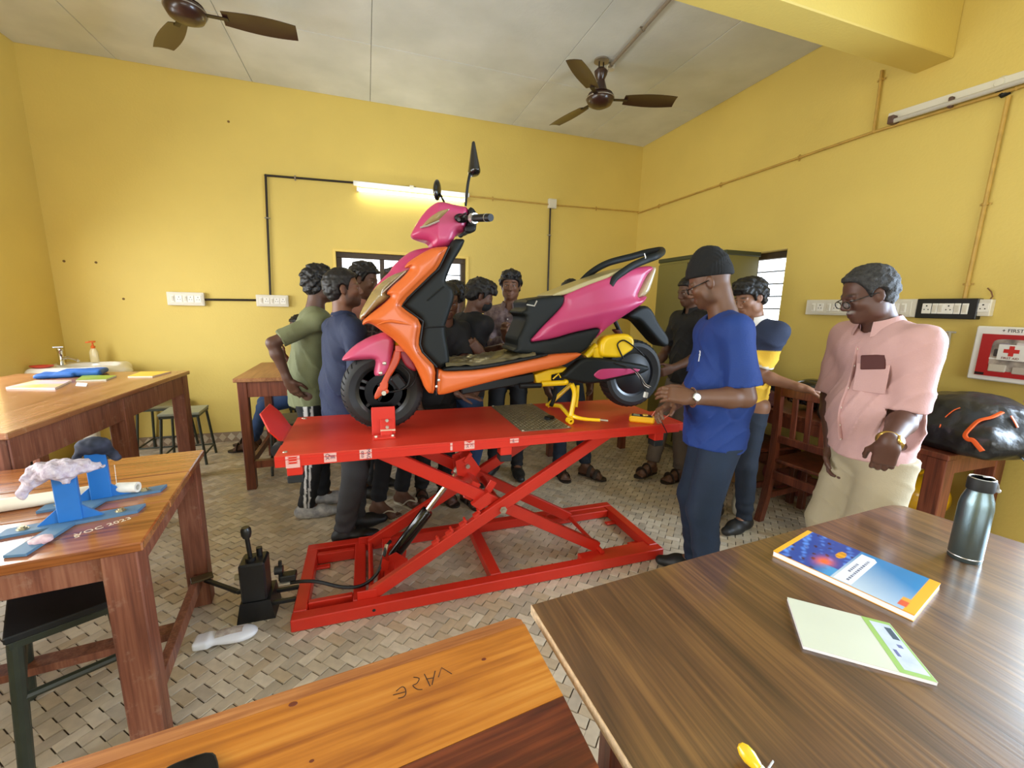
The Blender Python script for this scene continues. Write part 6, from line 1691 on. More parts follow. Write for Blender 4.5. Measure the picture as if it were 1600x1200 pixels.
def person(label, sp, fine=.005, coarse=.010):
    pos = V(*sp['pos'], 0); a = math.radians(sp['face']); h = sp.get('h', 1.7); s = h / 1.72
    f = V(math.cos(a), math.sin(a), 0); l = V(-math.sin(a), math.cos(a), 0); up = V(0, 0, 1)
    wd = sp.get('w', 1.0); belly = sp.get('belly', 0.0)
    lean = math.radians(sp.get('lean', 0)); sl = math.radians(sp.get('side', 0))
    u = unit(up * math.cos(lean) + f * math.sin(lean) + l * math.sin(sl)); fu = unit(f - u * (f @ u))
    zp = sp.get('hip', .905 * s)
    Pc = pos + up * zp
    shw = .172 * s * (.5 + .5 * wd)
    waist = Pc + u * .14 * s; chest = Pc + u * .36 * s; nb = Pc + u * .555 * s
    Sh = {1: Pc + u * .482 * s + l * shw, -1: Pc + u * .482 * s - l * shw}
    hy = math.radians(sp.get('hyaw', sp['face'])); hp = math.radians(sp.get('hpitch', 0))
    fh = V(math.cos(hy) * math.cos(hp), math.sin(hy) * math.cos(hp), -math.sin(hp)); lh = V(-math.sin(hy), math.cos(hy), 0); uh = np.cross(fh, lh)
    HR = np.stack([fh, lh, uh], 1)
    hc = nb + u * .055 * s + uh * .115 * s + fh * .028 * s + V(*sp.get('hoff', (0, 0, 0)))
    hs = .95 * s * sp.get('hs', 1.0)
    HL = lambda x, y, z: hc + HR @ (V(x, y, z) * hs)
    L1, L2 = .295 * s, .255 * s
    arms = {}
    for sd, key in ((1, 'armL'), (-1, 'armR')):
        q = sp.get(key)
        if q is None:
            W_ = Sh[sd] + V(0, 0, -.52 * s) + l * sd * .06 + f * .06; pole = Sh[sd] - f * .4 + l * sd * .3 - up * .2
            q = dict(w=W_, pole=pole)
        E_, W_ = ik(Sh[sd], q['w'], L1, L2, q['pole'])
        d = unit(q.get('d', W_ - E_)); n = np.asarray(q.get('n', -l * sd), float); n = unit(n - d * (n @ d))
        arms[sd] = (E_, W_, d, n, q.get('curl', .35), q.get('hand', True))
    Lt, Ls = .412 * s, .403 * s
    legs = {}
    for sd, key in ((1, 'footL'), (-1, 'footR')):
        q = sp.get(key, {})
        fa = math.radians(q.get('yaw', math.degrees(a) + 6 * sd)); fd = V(math.cos(fa), math.sin(fa), 0)
        A_ = np.asarray(q['p'], float) if 'p' in q else pos + l * sd * .10 * s
        A_ = V(A_[0], A_[1], (q.get('z', 0)) + .085 * s)
        H_ = Pc - up * .015 * s + l * sd * .088 * s
        K_, A_ = ik(H_, A_, Lt, Ls, q.get('pole', H_ + f * 1.0 + fd * .4 - up * .3))
        legs[sd] = (H_, K_, A_, fd)
    barefoot = sp.get('shoes', 'shoe') in ('sandal', 'flipflop')
    # ---------------- body
    ext = [hc + .17, hc - .17] + [q[1] for q in arms.values()] + [q[0] for q in arms.values()] + [q[2] for q in legs.values()] + [q[1] for q in legs.values()] + [Pc + .2, Pc - .2, chest + .2, chest - .2]
    lo = np.min(ext, 0) - .22; hi = np.max(ext, 0) + .22; lo[2] = -.03
    fines = [(hc - .14, hc + .14, fine)]
    for q in arms.values():
        c_ = q[1] + q[2] * .09
        if q[5]: fines.append((c_ - .11, c_ + .11, fine if sp.get('finehand', True) else .007))
    B = Field(lo, hi, coarse, fines)
    k = .03
    B.add(capsule(Pc, chest, .07 * s, .08 * s), 0); B.add(capsule(chest, nb, .075 * s, .05 * s), k)
    for sd in (1, -1):
        B.add(capsule(nb - u * .05, Sh[sd], .045 * s, .05 * s), k)
        E_, W_, d, n, curl, hand = arms[sd]
        aw = sp.get('arm', 1.0)
        B.add(capsule(Sh[sd], E_, .050 * s * aw, .039 * s * aw), .03)
        m1 = E_ + (W_ - E_) * .28
        B.add(capsule(E_, m1, .037 * s * aw, .041 * s * aw), .02); B.add(capsule(m1, W_, .041 * s * aw, .026 * s * aw, None), .02)
        H_, K_, A_, fd = legs[sd]
        B.add(capsule(Pc, H_, .07 * s), k); B.add(capsule(H_, K_, .065 * s, .048 * s), k); 
        m2 = K_ + (A_ - K_) * .3 - fd * .012
        B.add(capsule(K_, m2, .046 * s, .05 * s), .02); B.add(capsule(m2, A_, .05 * s, .031 * s), .02)
        z0 = A_[2] - .085 * s
        heel = V(A_[0], A_[1], z0 + .036 * s) - fd * .03; ball = V(A_[0], A_[1], z0 + .028 * s) + fd * .125 * s; toe = V(A_[0], A_[1], z0 + .02 * s) + fd * .185 * s
        B.add(capsule(A_, heel, .033 * s, .034 * s), .02); B.add(capsule(A_ + fd * .01, ball, .034 * s, .028 * s), .03); B.add(capsule(heel, ball, .03 * s, .034 * s), .02); 
        if barefoot:
            cr = np.cross(up, fd)
            for j in range(5):
                o = (j - 2) * .0165 * s * (1 if sd < 0 else -1); ln = [.062, .058, .05, .042, .032][j if True else 0] * s
                B.add(capsule(ball + cr * (-o) * 1.0 - fd * .01, ball + cr * (-o) * 1.15 + fd * ln * .85 - up * .008, .0125 * s, .010 * s), .008)
        else: B.add(capsule(ball, toe, .03 * s, .022 * s), .02)
    # head
    B.add(capsule(nb - u * .03, HL(-.025, 0, -.055), .058 * s * sp.get('neck', 1), .053 * s * sp.get('neck', 1)), .03)
    B.add(ellip(HL(-.015, 0, .034), V(.098, .076, .084) * hs, HR), .03)
    B.add(ellip(HL(.022, 0, -.036), V(.064, .0585, .080) * hs, HR), .03)
    B.add(ellip(HL(.038, 0, -.080), V(.042, .043, .030) * hs, HR), .025)
    B.add(ellip(HL(.068, 0, -.097), V(.017, .022, .016) * hs, HR), .02)
    for sd in (1, -1):
        B.add(ellip(HL(.056, sd * .040, -.022), V(.026, .022, .022) * hs, HR), .02)
        B.add(ellip(HL(.01, sd * .056, -.062), V(.03, .012, .03) * hs, HR), .025)
        B.sub(ellip(HL(.094, sd * .031, .000), V(.014, .019, .012) * hs, HR), .014)
        B.add(capsule(HL(.083, sd * .012, .021), HL(.073, sd * .048, .020), .0085 * hs, .007 * hs), .012)
        B.add(ellip(HL(.078, sd * .031, .0085), V(.012, .0175, .0045) * hs, HR), .006)
        B.add(ellip(HL(.077, sd * .031, -.0085), V(.012, .017, .004) * hs, HR), .006)
        er = HR @ rotax((0, 0, 1), sd * -.35) @ rotax((0, 1, 0), -.12)
        B.add(ellip(HL(-.008, sd * .078, -.006), V(.020, .0075, .031) * hs, er), .006)
        B.sub(ellip(HL(-.002, sd * .0865, -.004), V(.010, .006, .018) * hs, er), .004)
        B.add(ellip(HL(.092, sd * .0125, -.036), V(.011, .0085, .0085) * hs, HR), .008)
    B.add(capsule(HL(.086, 0, .014), HL(.105, 0, -.028), .0075 * hs, .0115 * hs), .014)
    B.add(capsule(HL(.081, -.021, -.0625), HL(.081, .021, -.0625), .0065 * hs), .008); B.add(capsule(HL(.090, -.008, -.060), HL(.090, .008, -.060), .0062 * hs), .010)
    B.add(capsule(HL(.079, -.018, -.0735), HL(.079, .018, -.0735), .0075 * hs), .008); B.add(capsule(HL(.087, -.007, -.0735), HL(.087, .007, -.0735), .007 * hs), .010)
    B.sub(capsule(HL(.096, -.024, -.0675), HL(.096, .024, -.0675), .0045 * hs), .003)
    # hands
    for sd in (1, -1):
        E_, W_, d, n, curl, hand = arms[sd]
        t = unit(np.cross(d, n)) if sd < 0 else unit(np.cross(n, d))
        q = s * .96
        R = np.stack([d, t, n], 1)
        B.add(capsule(W_ - d * .02, W_ + d * .03 * q, .026 * q, .028 * q, (n, .8)), .02)
        B.add(rbox(W_ + d * .052 * q, V(.044, .040, .0145) * q, R, .013 * q), .02)
        if not hand: continue
        for j, (o, ln, r) in enumerate(((.029, .070, .0092), (.0098, .080, .0095), (-.0095, .074, .0092), (-.028, .056, .0082))):
            b0 = W_ + d * (.088 - (.006 if j == 3 else 0)) * q + t * o * q
            c1 = curl * (.85 + .1 * j); d1 = unit(d * math.cos(c1) + n * math.sin(c1) + t * (.10 - .06 * j)); 
            c2 = curl * 2.1; d2 = unit(d * math.cos(c2) + n * math.sin(c2))
            c3 = curl * 2.9; d3 = unit(d * math.cos(c3) + n * math.sin(c3))
            p1 = b0 + d1 * ln * .46 * q; p2 = p1 + d2 * ln * .32 * q; p3 = p2 + d3 * ln * .24 * q
            B.add(capsule(b0 - d * .02 * q, p1, r * 1.05 * q, r * q), .006); B.add(capsule(p1, p2, r * q, r * .92 * q), .003); B.add(capsule(p2, p3, r * .92 * q, r * .78 * q), .003)
        t0 = W_ + d * .022 * q + t * .030 * q + n * .004; t1 = t0 + unit(d * .75 + t * .65 + n * .35) * .042 * q; t2 = t1 + unit(d * .95 + t * .15 + n * (.25 + curl * .5)) * .034 * q; t3 = t2 + unit(d * .95 - t * .05 + n * (.3 + curl * .7)) * .024 * q
        B.add(capsule(t0, t1, .0155 * q, .0115 * q), .012); B.add(capsule(t1, t2, .0115 * q, .0105 * q), .004); B.add(capsule(t2, t3, .0105 * q, .0085 * q), .003)
    v, fc = B.mesh()
    # flat colours that belong to the skin: lips, brows, stubble
    base = np.array(lin(sp.get('skin', (120, 80, 58))))
    C_ = np.tile(base, (len(v), 1)); Lc = ((v - hc) @ HR) / hs; X, Y, Z = Lc.T
    head = (np.abs(X) < .14) & (np.abs(Y) < .1) & (np.abs(Z) < .14)
    def blend(w, col):
        w = (np.clip(w, 0, 1) * head)[:, None]; C_[:] = C_ * (1 - w) + np.array(lin(col)) * w
    st = sp.get('stubble', 0)
    if st:
        g = np.clip((-.040 - Z) / .02, 0, 1) * np.clip((X + .015) / .02, 0, 1) * np.clip((Z + .125) / .02, 0, 1)
        g = np.maximum(g, np.clip((.014 - np.abs(X - .008)) / .008, 0, 1) * (Z < .01) * (Z > -.07))
        g *= 1 - np.clip(1.3 - np.hypot(Y / .026, (Z + .068) / .014), 0, 1) * (X > .06); blend(g * st, (26, 20, 18))
    mu = sp.get('moustache')
    if mu: blend(np.clip(1.6 - np.hypot(Y / .024, (Z + .0515) / .0065), 0, 1) * (X > .07), mu)
    blend(np.clip(1.5 - np.hypot(Y / .019, (Z + .068) / .0085), 0, 1) * (X > .078) * .7, tuple(int(q * .72) + e for q, e in zip(sp.get('skin', (120, 80, 58)), (24, 4, 6))))
    br = np.clip(1.5 - np.hypot((np.abs(Y) - .033) / .018, (Z - .0265 + (np.abs(Y) - .03) * .12) / .0045), 0, 1) * (X > .05); blend(br * .9, sp.get('brow', (22, 17, 15)))
    body = link_mesh('person', v, fc, skin_mat('skin', (120, 80, 58)), None, 180, cols=C_, loc=pos)
    tag(body, label, 'person')
    if sp.get('group'): body['group'] = sp['group']
    if sp.get('eyes', True):
        for sd in (1, -1):
            b = MB(); b.sphere(HL(.0715, sd * .031, .0), .0125 * hs, 8); ey = b.build('eye', M_EYEW, body, 180)
            b = MB(); b.sphere(HL(.0778, sd * .031, -.001), .0070 * hs, 6); b.build('iris', M_IRIS, ey, 180)
    # ---------------- shirt
    sm = sp['shirt']; hem = sp.get('hem', .80) * s; seed = sp.get('seed', 1)
    if 'hemabs' in sp: hem = sp['hemabs']
    slv = sp.get('sleeve', .55); long_ = slv > 1
    lo2, hi2 = lo.copy(), hi.copy()
    S = Field(np.minimum.reduce([Pc, nb, *[Sh[q] for q in Sh], *[arms[q][0] for q in arms], *( [arms[q][1] for q in arms] if long_ else [])]) - V(.26, .26, .25), np.maximum.reduce([Pc, nb, *[Sh[q] for q in Sh], *[arms[q][0] for q in arms], *([arms[q][1] for q in arms] if long_ else [])]) + V(.26, .26, .14), sp.get('cstep', .009))
    Rt = np.stack([fu, l, u], 1)
    tk = .05
    S.add(ellip(chest + u * .02 * s, V(.118, .168 * wd, .19) * s, Rt), 0)
    S.add(ellip(waist + u * .03 * s + fu * belly * .5, V(.112 + belly * .8, .150 * wd + belly * .35, .19) * s, Rt), tk)
    hl_ = Pc + fu * (belly * .35)
    S.add(capsule(waist, V(hl_[0], hl_[1], min(hem - .05, Pc[2] - .02)), .158 * s * wd, .166 * s * wd, (fu, .76 + belly * 1.2)), tk)
    S.add(capsule(Sh[1] - l * .03, Sh[-1] + l * .03, .058 * s), tk)
    for sd in (1, -1):
        S.add(capsule(nb - u * .015 - l * sd * -.02, Sh[sd] + u * .004, .048 * s, .055 * s), .04)
        S.add(ellip(chest + u * .10 * s + l * sd * .085 * s + fu * .055 * s, V(.05, .075, .07) * s, Rt), .05)
    S.disp(lambda x, y, z: .0045 * nz3(x, y, z * .6, 19, seed) + .0028 * nz3(x, y, z, 43, seed + 2) - .003)
    aw = sp.get('arm', 1.0)
    for sd in (1, -1):
        E_, W_ = arms[sd][0], arms[sd][1]
        if long_:
            S.add(capsule(Sh[sd], E_, .062 * s * aw, .052 * s * aw), .04); S.add(flatcap(E_, E_ + (W_ - E_) * .95, .052 * s * aw, .038 * s * aw), .02)
        else:
            e = Sh[sd] + (E_ - Sh[sd]) * slv * 1.35
            S.add(flatcap(Sh[sd] - (E_ - Sh[sd]) * .05, e, .060 * s * aw, .066 * s * aw), .035)
    def folds(x, y, z):
        px, py_, pz_ = x - Pc[0], y - Pc[1], z - Pc[2]
        w = px * l[0] + py_ * l[1]; fw = px * fu[0] + py_ * fu[1]
        ph = 1.2 * nz3(x, y, z, 9, seed + 4)
        r1 = 1 - np.abs(np.sin(pz_ * 30 + np.abs(w) * 26 + fw * 9 + 2.2 * ph)); r2 = 1 - np.abs(np.sin(pz_ * 15 - w * 30 + fw * 20 + 2.5 * ph + seed))
        m1 = np.clip(.5 + .9 * nz3(x, y, z, 6.5, seed + 8), 0, 1); lowz = np.clip(1.15 - np.abs(pz_ - .12) / .42, .25, 1)
        return (-.013 * r1 ** 3 * m1 - .010 * r2 ** 3 * (1 - m1)) * lowz + .0022 * nz3(x, y, z, 34, seed + 5) + .002
    S.disp(folds)
    for sd in (1, -1):
        E_, W_ = arms[sd][0], arms[sd][1]
        if not long_:
            e = Sh[sd] + (E_ - Sh[sd]) * slv * 1.35; dd = unit(E_ - Sh[sd])
            fn0 = capsule(e - dd * .02, e + dd * .10, .074 * s * aw)
            S.sub(((lambda x, y, z, fn0=fn0, e=e, dd=dd: np.maximum(fn0[0](x, y, z), -((x - e[0]) * dd[0] + (y - e[1]) * dd[1] + (z - e[2]) * dd[2]))), fn0[1], fn0[2]))
            S.sub(capsule(e - dd * .012, e + dd * .09, .049 * s * aw), .003)
    S.sub(capsule(nb + u * .012 + fu * .012, nb + u * .2 + fu * .05, .064 * s * sp.get('neck', 1), .075 * s), .008)
    if sp.get('vneck'): S.sub(capsule(nb + fu * .10 * s - u * .045 * s, nb + fu * .06 + u * .08, .022, .05), .008)
    hz = lambda x, y, z: hem + .006 * np.sin(x * 30 + y * 22) - z
    S.cut(hz, .004)
    sv, sf = S.mesh(); scol = sp.get('shirtcol')
    shirt = link_mesh('shirt', sv, sf, sm, body, 180, cols=scol(sv, dict(locals())) if scol else None)
    def fpt(off, z, ff=fu):
        r = (sv - Pc); m_ = (np.abs(r @ l - off) < .016) & (np.abs(sv[:, 2] - z) < .014)
        if not m_.any(): return None
        c_ = sv[m_]; return c_[np.argmax((c_ - Pc) @ ff)].astype(float)
    if sp.get('collar'):
        R2 = .060 * s * sp.get('neck', 1); ce = nb + u * .012 + fu * .012
        def col(uu, vv):
            t = .42 + uu * (2 * math.pi - .84); fr = abs(uu - .5) * 2
            cx, cy = math.cos(t), math.sin(t)
            if vv < .35: w = vv / .35; rr = R2 * (1.04 + .02 * w); zz = -.012 + .040 * w
            else: w = (vv - .35) / .65; rr = R2 * (1.06 + .34 * w + .10 * w * fr ** 3); zz = .028 - (.036 + .028 * fr ** 3) * w
            return ce + fu * cx * rr + l * cy * rr * 1.02 + u * (zz * s - .02 * max(0, cx) + .004)
        b = MB(); b.grid(col, 36, 6); vv = [V(*q) for q in b.v]; nvx = len(vv)
        b.build('collar', sp.get('collarm', sm), shirt, 60)
    if sp.get('placket'):
        P_ = [fpt(0, z) for z in np.arange(nb[2] - .05 * s, hem + .03, -.03)]; P_ = [q + fu * .001 for q in P_ if q is not None]
        P_ = [sum(P_[max(0, i - 2):i + 3]) / len(P_[max(0, i - 2):i + 3]) + l * 0 for i in range(len(P_))]; P_ = [q - l * ((q - Pc) @ l) for q in P_]
        if len(P_) > 3:
            b = MB(); b.tube(P_, .014, 8, flat=(1, .22)); b.build('placket', sp.get('placketm', sm), shirt, 60)
            for q in P_[1::3]:
                b = MB(); b.lathe([(0, .003), (.0055, .002), (.006, 0)], q + fu * .003, frame(fu), 8); b.build('button', sp.get('btn', M_IVORY), shirt)
    # ---------------- trousers
    T = Field(np.minimum.reduce([Pc - .22] + [q[1] for q in legs.values()] + [q[2] for q in legs.values()]) - .13, np.maximum.reduce([Pc + .22] + [q[1] for q in legs.values()] + [q[2] for q in legs.values()]) + .13, sp.get('cstep', .009))
    T.add(ellip(Pc + u * .02 + f * belly * .2, V(.118 + belly * .5, .160 * wd, .15) * s, Rt))
    pf = sp.get('fit', 1.0)
    for sd in (1, -1):
        H_, K_, A_, fd = legs[sd]
        T.add(capsule(H_ + (Pc - H_) * .0 + up * .0, K_, .090 * s * wd, .066 * s * pf), .05)
        T.add(capsule(K_, A_ + (K_ - A_) * (.0 if not sp.get('short') else .3), .066 * s * pf, .054 * s * pf), .03)
    T.disp(lambda x, y, z: .005 * nz3(x, y, z * .8, 17, seed + 7) - .006 * (1 - np.abs(np.sin(z * 26 + x * 14 - y * 11 + 2 * nz3(x, y, z, 8, seed)))) ** 3 * np.clip(.4 + nz3(x, y, z, 7, seed + 1), 0, 1) + (.004 * np.sin(z * 85 + 3 * np.sin(x * 20 + y * 17)) * np.clip((.36 - z) / .25, 0, 1) if not sp.get('flatleg') else 0 * x + 0 * y + 0 * z))
    for sd in (1, -1):
        H_, K_, A_, fd = legs[sd]
        dd = unit(A_ - K_); e = A_ + dd * (-.005 if not barefoot else -.03)
        q = (lambda x, y, z: (x - e[0]) * dd[0] + (y - e[1]) * dd[1] + (z - e[2]) * dd[2])
        fn0 = capsule(A_, A_ + dd * .12, .12)
        T.sub(((lambda x, y, z, fn0=fn0, e=e, dd=dd: np.maximum(fn0[0](x, y, z), -((x - e[0]) * dd[0] + (y - e[1]) * dd[1] + (z - e[2]) * dd[2]))), fn0[1], fn0[2]))
    top = max(hem + .02, Pc[2] - .08) if sp.get('hip') is None else Pc[2] + .10
    T.cut(lambda x, y, z: z - top + 0 * x + 0 * y)
    tv, tf = T.mesh(); tc = sp.get('pantcol')
    link_mesh('trousers', tv, tf, sp['pants'], body, 180, cols=tc(tv, legs, f, l) if tc else None)
    # ---------------- feet
    for sd in (1, -1):
        H_, K_, A_, fd = legs[sd]; z0 = A_[2] - .085 * s; cr = np.cross(up, fd)
        if barefoot:
            o = V(A_[0], A_[1], z0)
            pts = [o - fd * .065 + cr * .0, o - fd * .05 + cr * .034, o + fd * .06 + cr * .036, o + fd * .14 + cr * .05, o + fd * .19 + cr * .038, o + fd * .212, o + fd * .19 - cr * .038, o + fd * .14 - cr * .05, o + fd * .06 - cr * .036, o - fd * .05 - cr * .034]
            b = MB(); b.slab(chaikin(pts, 2), .014 * s, up); sl_ = b.build('sandal', sp.get('shoem', M_BLKM), body)
            if sp['shoes'] == 'sandal':
                for t_, w_, hh in ((.125, .05, .062), (.06, .046, .085)):
                    b = MB(); b.tube([o + fd * (t_ * s) + cr * w_ * math.cos(q) + up * (.012 + hh * s * math.sin(q)) for q in np.linspace(0, math.pi, 12)], .016, 8, flat=(.30, 1)); b.build('strap', sp.get('shoem', M_BLKM), sl_)
            else:
                for sg in (1, -1):
                    b = MB(); b.tube(spline([o + fd * .155 + up * .05, o + fd * .11 + cr * sg * .03 + up * .062, o + fd * .055 + cr * sg * .044 + up * .014]), .009, 8, flat=(1, .5)); b.build('strap', sp.get('strapm', sp.get('shoem', M_BLKM)), sl_)
        else:
            o = V(A_[0], A_[1], z0)
            q = Field(o - V(.25, .25, .01), o + V(.25, .25, .16), .006)
            q.add(capsule(o - fd * .035 + up * .045, o + fd * .10 * s + up * .038, .042, .045)); q.add(capsule(o + fd * .08 + up * .03, o + fd * .185 * s + up * .026, .046, .034, (up, .8)), .03)
            q.add(capsule(o + up * .05, A_ + up * .02, .044, .042), .03); q.cut(lambda x, y, z: z0 + .001 - z + 0 * x + 0 * y)
            v_, f_ = q.mesh(); link_mesh('shoe', v_, f_, sp.get('shoem', M_BLKM), body, 180)
    # ---------------- hair
    hst = sp.get('hair', 'short')
    if hst:
        th = {'short': .013, 'buzz': .007, 'curly': .022, 'messy': .020, 'mop': .022}[hst]
        Hf = Field(hc - .18, hc + .18, sp.get('hstep', .0055))
        Hf.add(ellip(HL(-.015, 0, .036), V(.098, .077, .085) * hs + th, HR)); Hf.add(ellip(HL(-.045, 0, .0), V(.062, .068, .075) * hs + th * .7, HR), .03)
        if hst in ('messy', 'mop'):
            Hf.add(ellip(HL(.045, .01, .095), V(.055, .065, .035) * hs, HR), .03)
            for (y_, z_) in ((-.05, .07), (-.02, .066), (.015, .068), (.045, .072)): Hf.add(capsule(HL(.065, y_, .10), HL(.092, y_ * 1.05, z_ - .006), .02 * hs, .008 * hs), .012)
        amp, fq = {'short': (.0040, 150), 'buzz': (.0012, 190), 'curly': (.0085, 115), 'messy': (.0085, 105), 'mop': (.0085, 92)}[hst]
        Hf.disp(lambda x, y, z: amp * nz3(x, y, z, fq, seed) + amp * .6 * nz3(x, y, z, fq * 1.9, seed + 1))
        xl = [-.14, -.07, -.035, -.012, .0, .022, .034, .05, .075, .12]; zl = [-.075, -.085, -.055, -.02, .0, -.012, .03, .058, .068, .070]
        if hst in ('messy', 'mop'): zl = [-.08, -.09, -.06, -.024, -.004, -.02, .022, .04, .050, .054]
        if sp.get('balding'): zl = [-.075, -.085, -.055, -.02, .0, -.01, .038, .075, .088, .090]
        def cutf(x, y, z):
            px, py_, pz_ = x - hc[0], y - hc[1], z - hc[2]
            lx = (px * HR[0, 0] + py_ * HR[1, 0] + pz_ * HR[2, 0]) / hs; lz = (px * HR[0, 2] + py_ * HR[1, 2] + pz_ * HR[2, 2]) / hs
            return ((np.interp(lx, xl, zl) - lz) * hs * .7).astype(np.float32)
        Hf.cut(cutf, .006)
        for sd in (1, -1): Hf.sub(ellip(HL(-.006, sd * .085, -.006), V(.026, .02, .034) * hs, HR), .006)
        hv, hf = Hf.mesh(); link_mesh('hair', hv, hf, sp.get('hairm', HAIR), body, 180)
    if sp.get('beanie'):
        Hf = Field(hc - .2, hc + .22, .005)
        Hf.add(ellip(HL(-.015, 0, .040), V(.112, .090, .112) * hs, HR)); Hf.add(ellip(HL(-.035, 0, .115), V(.065, .058, .068) * hs, HR), .05)
        def bc_(x, y, z):
            px, py_, pz_ = x - hc[0], y - hc[1], z - hc[2]
            return HR[0, 0] * px + HR[1, 0] * py_ + HR[2, 0] * pz_, HR[0, 2] * px + HR[1, 2] * py_ + HR[2, 2] * pz_
        def rib(x, y, z):
            lx, lz = bc_(x, y, z); t = np.arctan2(x - hc[0], y - hc[1])
            return .0016 * np.sin(t * 60) - .004 * np.exp(-((lz / hs - (.062 - .25 * lx / hs)) / .014) ** 2) + .003 * nz3(x, y, z, 30, 3)
        Hf.disp(rib)
        Hf.cut(lambda x, y, z: (.030 + .32 * 0 - .30 * (-bc_(x, y, z)[0] / hs) - bc_(x, y, z)[1] / hs) * hs * .9, .006)
        hv, hf = Hf.mesh(); link_mesh('beanie', hv, hf, mat('black_knit', (14, 14, 15), .9), body, 180)
    if sp.get('mask'):
        Hf = Field(hc - .16, hc + .16, .005); Hf.add(ellip(HL(.03, 0, -.055), V(.074, .064, .062) * hs, HR)); Hf.add(ellip(HL(.085, 0, -.035), V(.028, .022, .03) * hs, HR), .03)
        def mc(x, y, z):
            px, py_, pz_ = x - hc[0], y - hc[1], z - hc[2]; lx = HR[0, 0] * px + HR[1, 0] * py_ + HR[2, 0] * pz_; lz = HR[0, 2] * px + HR[1, 2] * py_ + HR[2, 2] * pz_
            return np.maximum(.022 * hs - lx, lz + .012 * hs)
        Hf.cut(mc, .006); hv, hf = Hf.mesh(); link_mesh('face_mask', hv, hf, mat('black_mask', (20, 20, 22), .8), body, 180)
    if sp.get('glasses'):
        g = thing('g', None, None); bpy.data.objects.remove(g)
        b = MB()
        for sd in (1, -1):
            ring = [HL(.106 - .10 * abs(math.cos(t) * .02 + .032 * 1) * .35, sd * .033 + .0235 * math.cos(t), -.004 + .0165 * math.sin(t) - (.0 if not sp.get('low') else .008)) for t in np.linspace(0, 2 * math.pi, 25)[:-1]]
            b.tube(ring, .0017 * sp.get('grim', 1), 6, closed=True)
            b.tube([HL(.098, sd * .056, .002), HL(.05, sd * .076, .004), HL(-.002, sd * .081, .006), HL(-.02, sd * .08, -.010)], .0018 * sp.get('grim', 1), 6)
        b.tube([HL(.108, -.010, .002), HL(.112, 0, .004), HL(.108, .010, .002)], .0016, 6)
        go = b.build('spectacles', M_FRAMEG, body, 180)
        for sd in (1, -1):
            b = MB(); b.lathe([(0, .0006), (.0225, 0), (0, -.0006)], HL(.1035, sd * .033, -.004 - (.008 if sp.get('low') else 0)), frame(HR @ unit(V(1, sd * .12, 0))), 20, 1, .72); b.build('lens', M_GLS, go, 180)
    for key, sd in (('watchL', 1), ('watchR', -1)):
        if key in sp:
            E_, W_, d, n, *_ = arms[sd]; dd = unit(W_ - E_); c_ = W_ - dd * .012; bm_, fm_ = sp[key]
            b = MB(); rr = .033 * s * aw; fr_ = frame(dd, n)
            b.tube([c_ + fr_[:, 0] * rr * math.cos(t) + fr_[:, 1] * rr * .95 * math.sin(t) for t in np.linspace(0, 2 * math.pi, 25)[:-1]], .009, 8, closed=True, flat=(1, .5) if 0 else (.35, 1)); w_ = b.build('watch', bm_, body, 60)
            nd = unit(sp.get('wdir', -n)); nd = unit(nd - dd * (nd @ dd))
            b = MB(); b.lathe([(0, .006), (.015, .006), (.0185, .003), (.0185, -.004), (0, -.004)], c_ + nd * rr, frame(nd), 20); dl = b.build('watch_case', bm_, w_)
            b = MB(); b.lathe([(0, .0066), (.0145, .0064), (.0145, .0055)], c_ + nd * rr, frame(nd), 20); b.build('watch_dial', fm_, dl)
    return body, dict(fpt=fpt, shirt=shirt, Pc=Pc, fu=fu, l=l, u=u, nb=nb, HL=HL, arms=arms, hc=hc, legs=legs, s=s, chest=chest)
# ---- cloth materials
def cloth(name, rgb, rough=.8, **k): return mat(name, rgb, rough, bump=.15, bscale=180, **k)
C_ROYAL = cloth('royal_blue_knit', (20, 54, 124), .75, var=.05, scale=4)
C_NAVYD = cloth('dark_navy_denim', (24, 40, 62), .8, var=.15, scale=7)
C_PINKS = cloth('pale_pink_cotton', (200, 158, 154), .8, var=.03, scale=8)
C_CREAM = cloth('cream_trouser', (176, 162, 134), .8, var=.04, scale=6)
C_BLACK = cloth('black_cotton', (22, 22, 25), .8)
C_BLACK2 = cloth('washed_black_cotton', (30, 30, 33), .8)
C_GREY = cloth('grey_brown_trouser', (98, 86, 76), .8, var=.06, scale=8)
C_DJEAN = cloth('dark_jeans', (32, 42, 58), .8, var=.15, scale=9)
C_BJEAN = cloth('blue_jeans', (44, 70, 112), .8, var=.15, scale=8)
C_OLIVE = cloth('olive_tee', (112, 116, 82), .8, var=.05, scale=5)
C_NAVYS = cloth('navy_shirt', (24, 36, 68), .75, var=.1, scale=7)
C_CHAR = cloth('charcoal_trouser', (52, 52, 54), .75, var=.08, scale=6)
C_PRINT = cloth('printed_brown_shirt', (134, 114, 112), .8, rgb2=(82, 64, 66), scale=26, detail=2)
C_PINK2 = cloth('salmon_shirt', (206, 146, 138), .8)
C_MAROON = cloth('maroon_shirt', (120, 30, 44), .8)
C_ATT = mat('patterned_cloth', (100, 100, 100), .8, attr=True, bump=.15, bscale=180)
M_SAND = mat('sandal_brown', (46, 34, 26), .6); M_SHOE = mat('black_shoe', (30, 29, 29), .5)
M_FLIP = mat('cream_flipflop', (206, 196, 172), .6); M_WSHOE = mat('white_trainer', (206, 204, 200), .6, rgb2=(120, 120, 124), scale=20)
M_GOLD = mat('gold_metal', (214, 176, 92), .3, metal=.9); M_GDIAL = mat('gold_dial', (224, 208, 160), .4)
M_WDIAL = mat('white_dial', (226, 226, 222), .3)

